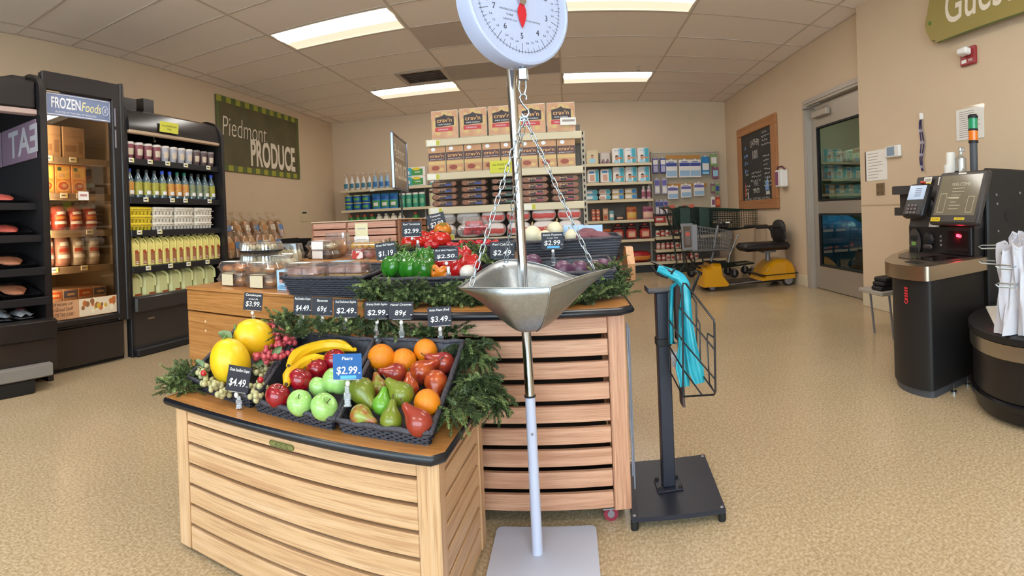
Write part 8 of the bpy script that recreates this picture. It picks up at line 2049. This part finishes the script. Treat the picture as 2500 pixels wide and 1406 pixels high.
def rod(pts, nme='wire_rod', rad=.0024, m_=None):
    S_(MB().tube([A_(*p) for p in pts], rad, 6).build(nme, m_ or M_wireb))
RA, RB_, RC = 1.62, 1.52, 1.46
rod([(1668, 968, RB_), (1666, 700, RB_), (1668, 691, RB_), (1674, 692, RB_ - .005), (1743, 782, RC), (1744, 790, RC), (1747, 955, RC), (1744, 963, RC), (1668, 968, RB_)], 'front_frame', .003)
rod([(1632, 780, RA), (1668, 834, RB_), (1745, 925, RC)]); rod([(1655, 748, RA - .03), (1668, 760, RB_), (1744, 853, RC)]); rod([(1632, 842, RA), (1668, 902, RB_), (1714, 964, RC + .02)]); rod([(1635, 905, RA), (1668, 968, RB_)])
rod([(1632, 715, RA), (1632, 800, RA), (1635, 905, RA)]); rod([(1680, 705, RA - .02), (1699, 738, RA - .05), (1700, 760, RA - .05), (1701, 880, RA - .05)]); rod([(1701, 776, RA - .05), (1708, 790, RA - .06), (1710, 900, RA - .06)]); rod([(1744, 824, RC), (1728, 814, RC + .04), (1726, 825, RC + .04), (1732, 935, RC + .03), (1745, 958, RC)])
rod([(1676, 742, RA - .02), (1706, 668, RA - .06), (1700, 662, RA - .06), (1690, 664, RA - .05)]); rod([(1681, 740, RA - .02), (1709, 668, RA - .06)]); rod([(1717, 918, RA - .06), (1745, 958, RC)])
rod([(1590, 639, RA + .02), (1618, 650, RA), (1640, 664, RA - .02), (1647, 656, RA - .02)], 'cutter_arm', .0035); rod([(1590, 648, RA + .02), (1605, 670, RA), (1628, 678, RA - .01), (1640, 668, RA - .02), (1648, 655, RA - .02)], 'cutter_arm', .0035)
S_(MB().cyl(A_(1610, 660, RA + .01), A_(1634, 672, RA), .012, n=12).build('cutter_roller', mat('roller_dark', '#3d3538', .4)))
S_(MB().box(.325, .345, 1.60, 1.64, .53, .72, c=.003).box(.33, .338, 1.57, 1.62, .33, .53).build('back_plate', mat('plate_rust', '#4b3836', .5)))
S_(MB().tube([Vector((.312, 1.655, .52)), A_(1650, 838, RA - .02)], .004, 6).build('bracket', M_wireb))
M_teal = mat('bag_turquoise', '#35b4c6', .3, noise=(14, .15), col2='#2497ad', bump=(40, .2), coat=.2)
tr = thing('bag_roll', 'turquoise plastic bag strip draped over the wire stand', 'bags', A_(1680, 700, 1.57))
def ribbon(spine, wid, nme, seed=1):
    rr = random.Random(seed); n_ = len(spine); vs = []
    q = MB()
    def fn(u, v):
        k = v * (n_ - 1); i = min(n_ - 2, int(k)); f = k - i
        x = spine[i][0] * (1 - f) + spine[i + 1][0] * f; y = spine[i][1] * (1 - f) + spine[i + 1][1] * f; r = spine[i][2] * (1 - f) + spine[i + 1][2] * f
        w_ = wid[i] * (1 - f) + wid[i + 1] * f
        d = Vector((spine[i + 1][0] - spine[i][0], spine[i + 1][1] - spine[i][1])).normalized(); a = 2 * PI * u
        off = math.cos(a) * w_ / 2
        return A_(x - d.y * off, y + d.x * off, r + .014 * math.sin(a) + .004 * math.sin(3 * a + 5 * v) + .003 * math.sin(7 * u * 6.28))
    q.surf(fn, 22, 40, 0, cu=True)
    return wp(q.build(nme, M_teal, ang=2), tr)
ribbon([(1606, 655, 1.63), (1622, 661, 1.62), (1640, 668, 1.61), (1660, 678, 1.60), (1672, 695, 1.585), (1676, 730, 1.575), (1680, 790, 1.57), (1688, 850, 1.565), (1700, 905, 1.56), (1708, 936, 1.56)], [16, 22, 26, 28, 26, 22, 24, 30, 38, 26], 'bag_strip', 1)
ribbon([(1676, 690, 1.60), (1668, 760, 1.60), (1668, 840, 1.60), (1666, 900, 1.60), (1672, 944, 1.595)], [14, 22, 24, 34, 24], 'bag_strip', 2)
ribbon([(1652, 690, 1.62), (1640, 700, 1.63), (1638, 760, 1.64), (1640, 840, 1.64)], [8, 10, 12, 12], 'bag_strip', 3)
tag(MB().surf(lambda u, v: A_(1636 + 24 * u + 5 * v, 862 + 34 * v - 10 * (1 - u) * (1 - v), 1.63 + .012 * math.sin(5 * u) * math.sin(7 * v)), 8, 8).build('clear_bag', clear_mat('bag_film', '#eef2fa', .3, .1, .35, '#c9d0de')), 'crumpled clear bag scrap caught in the wire stand', 'bag')
for i in range(2): pass
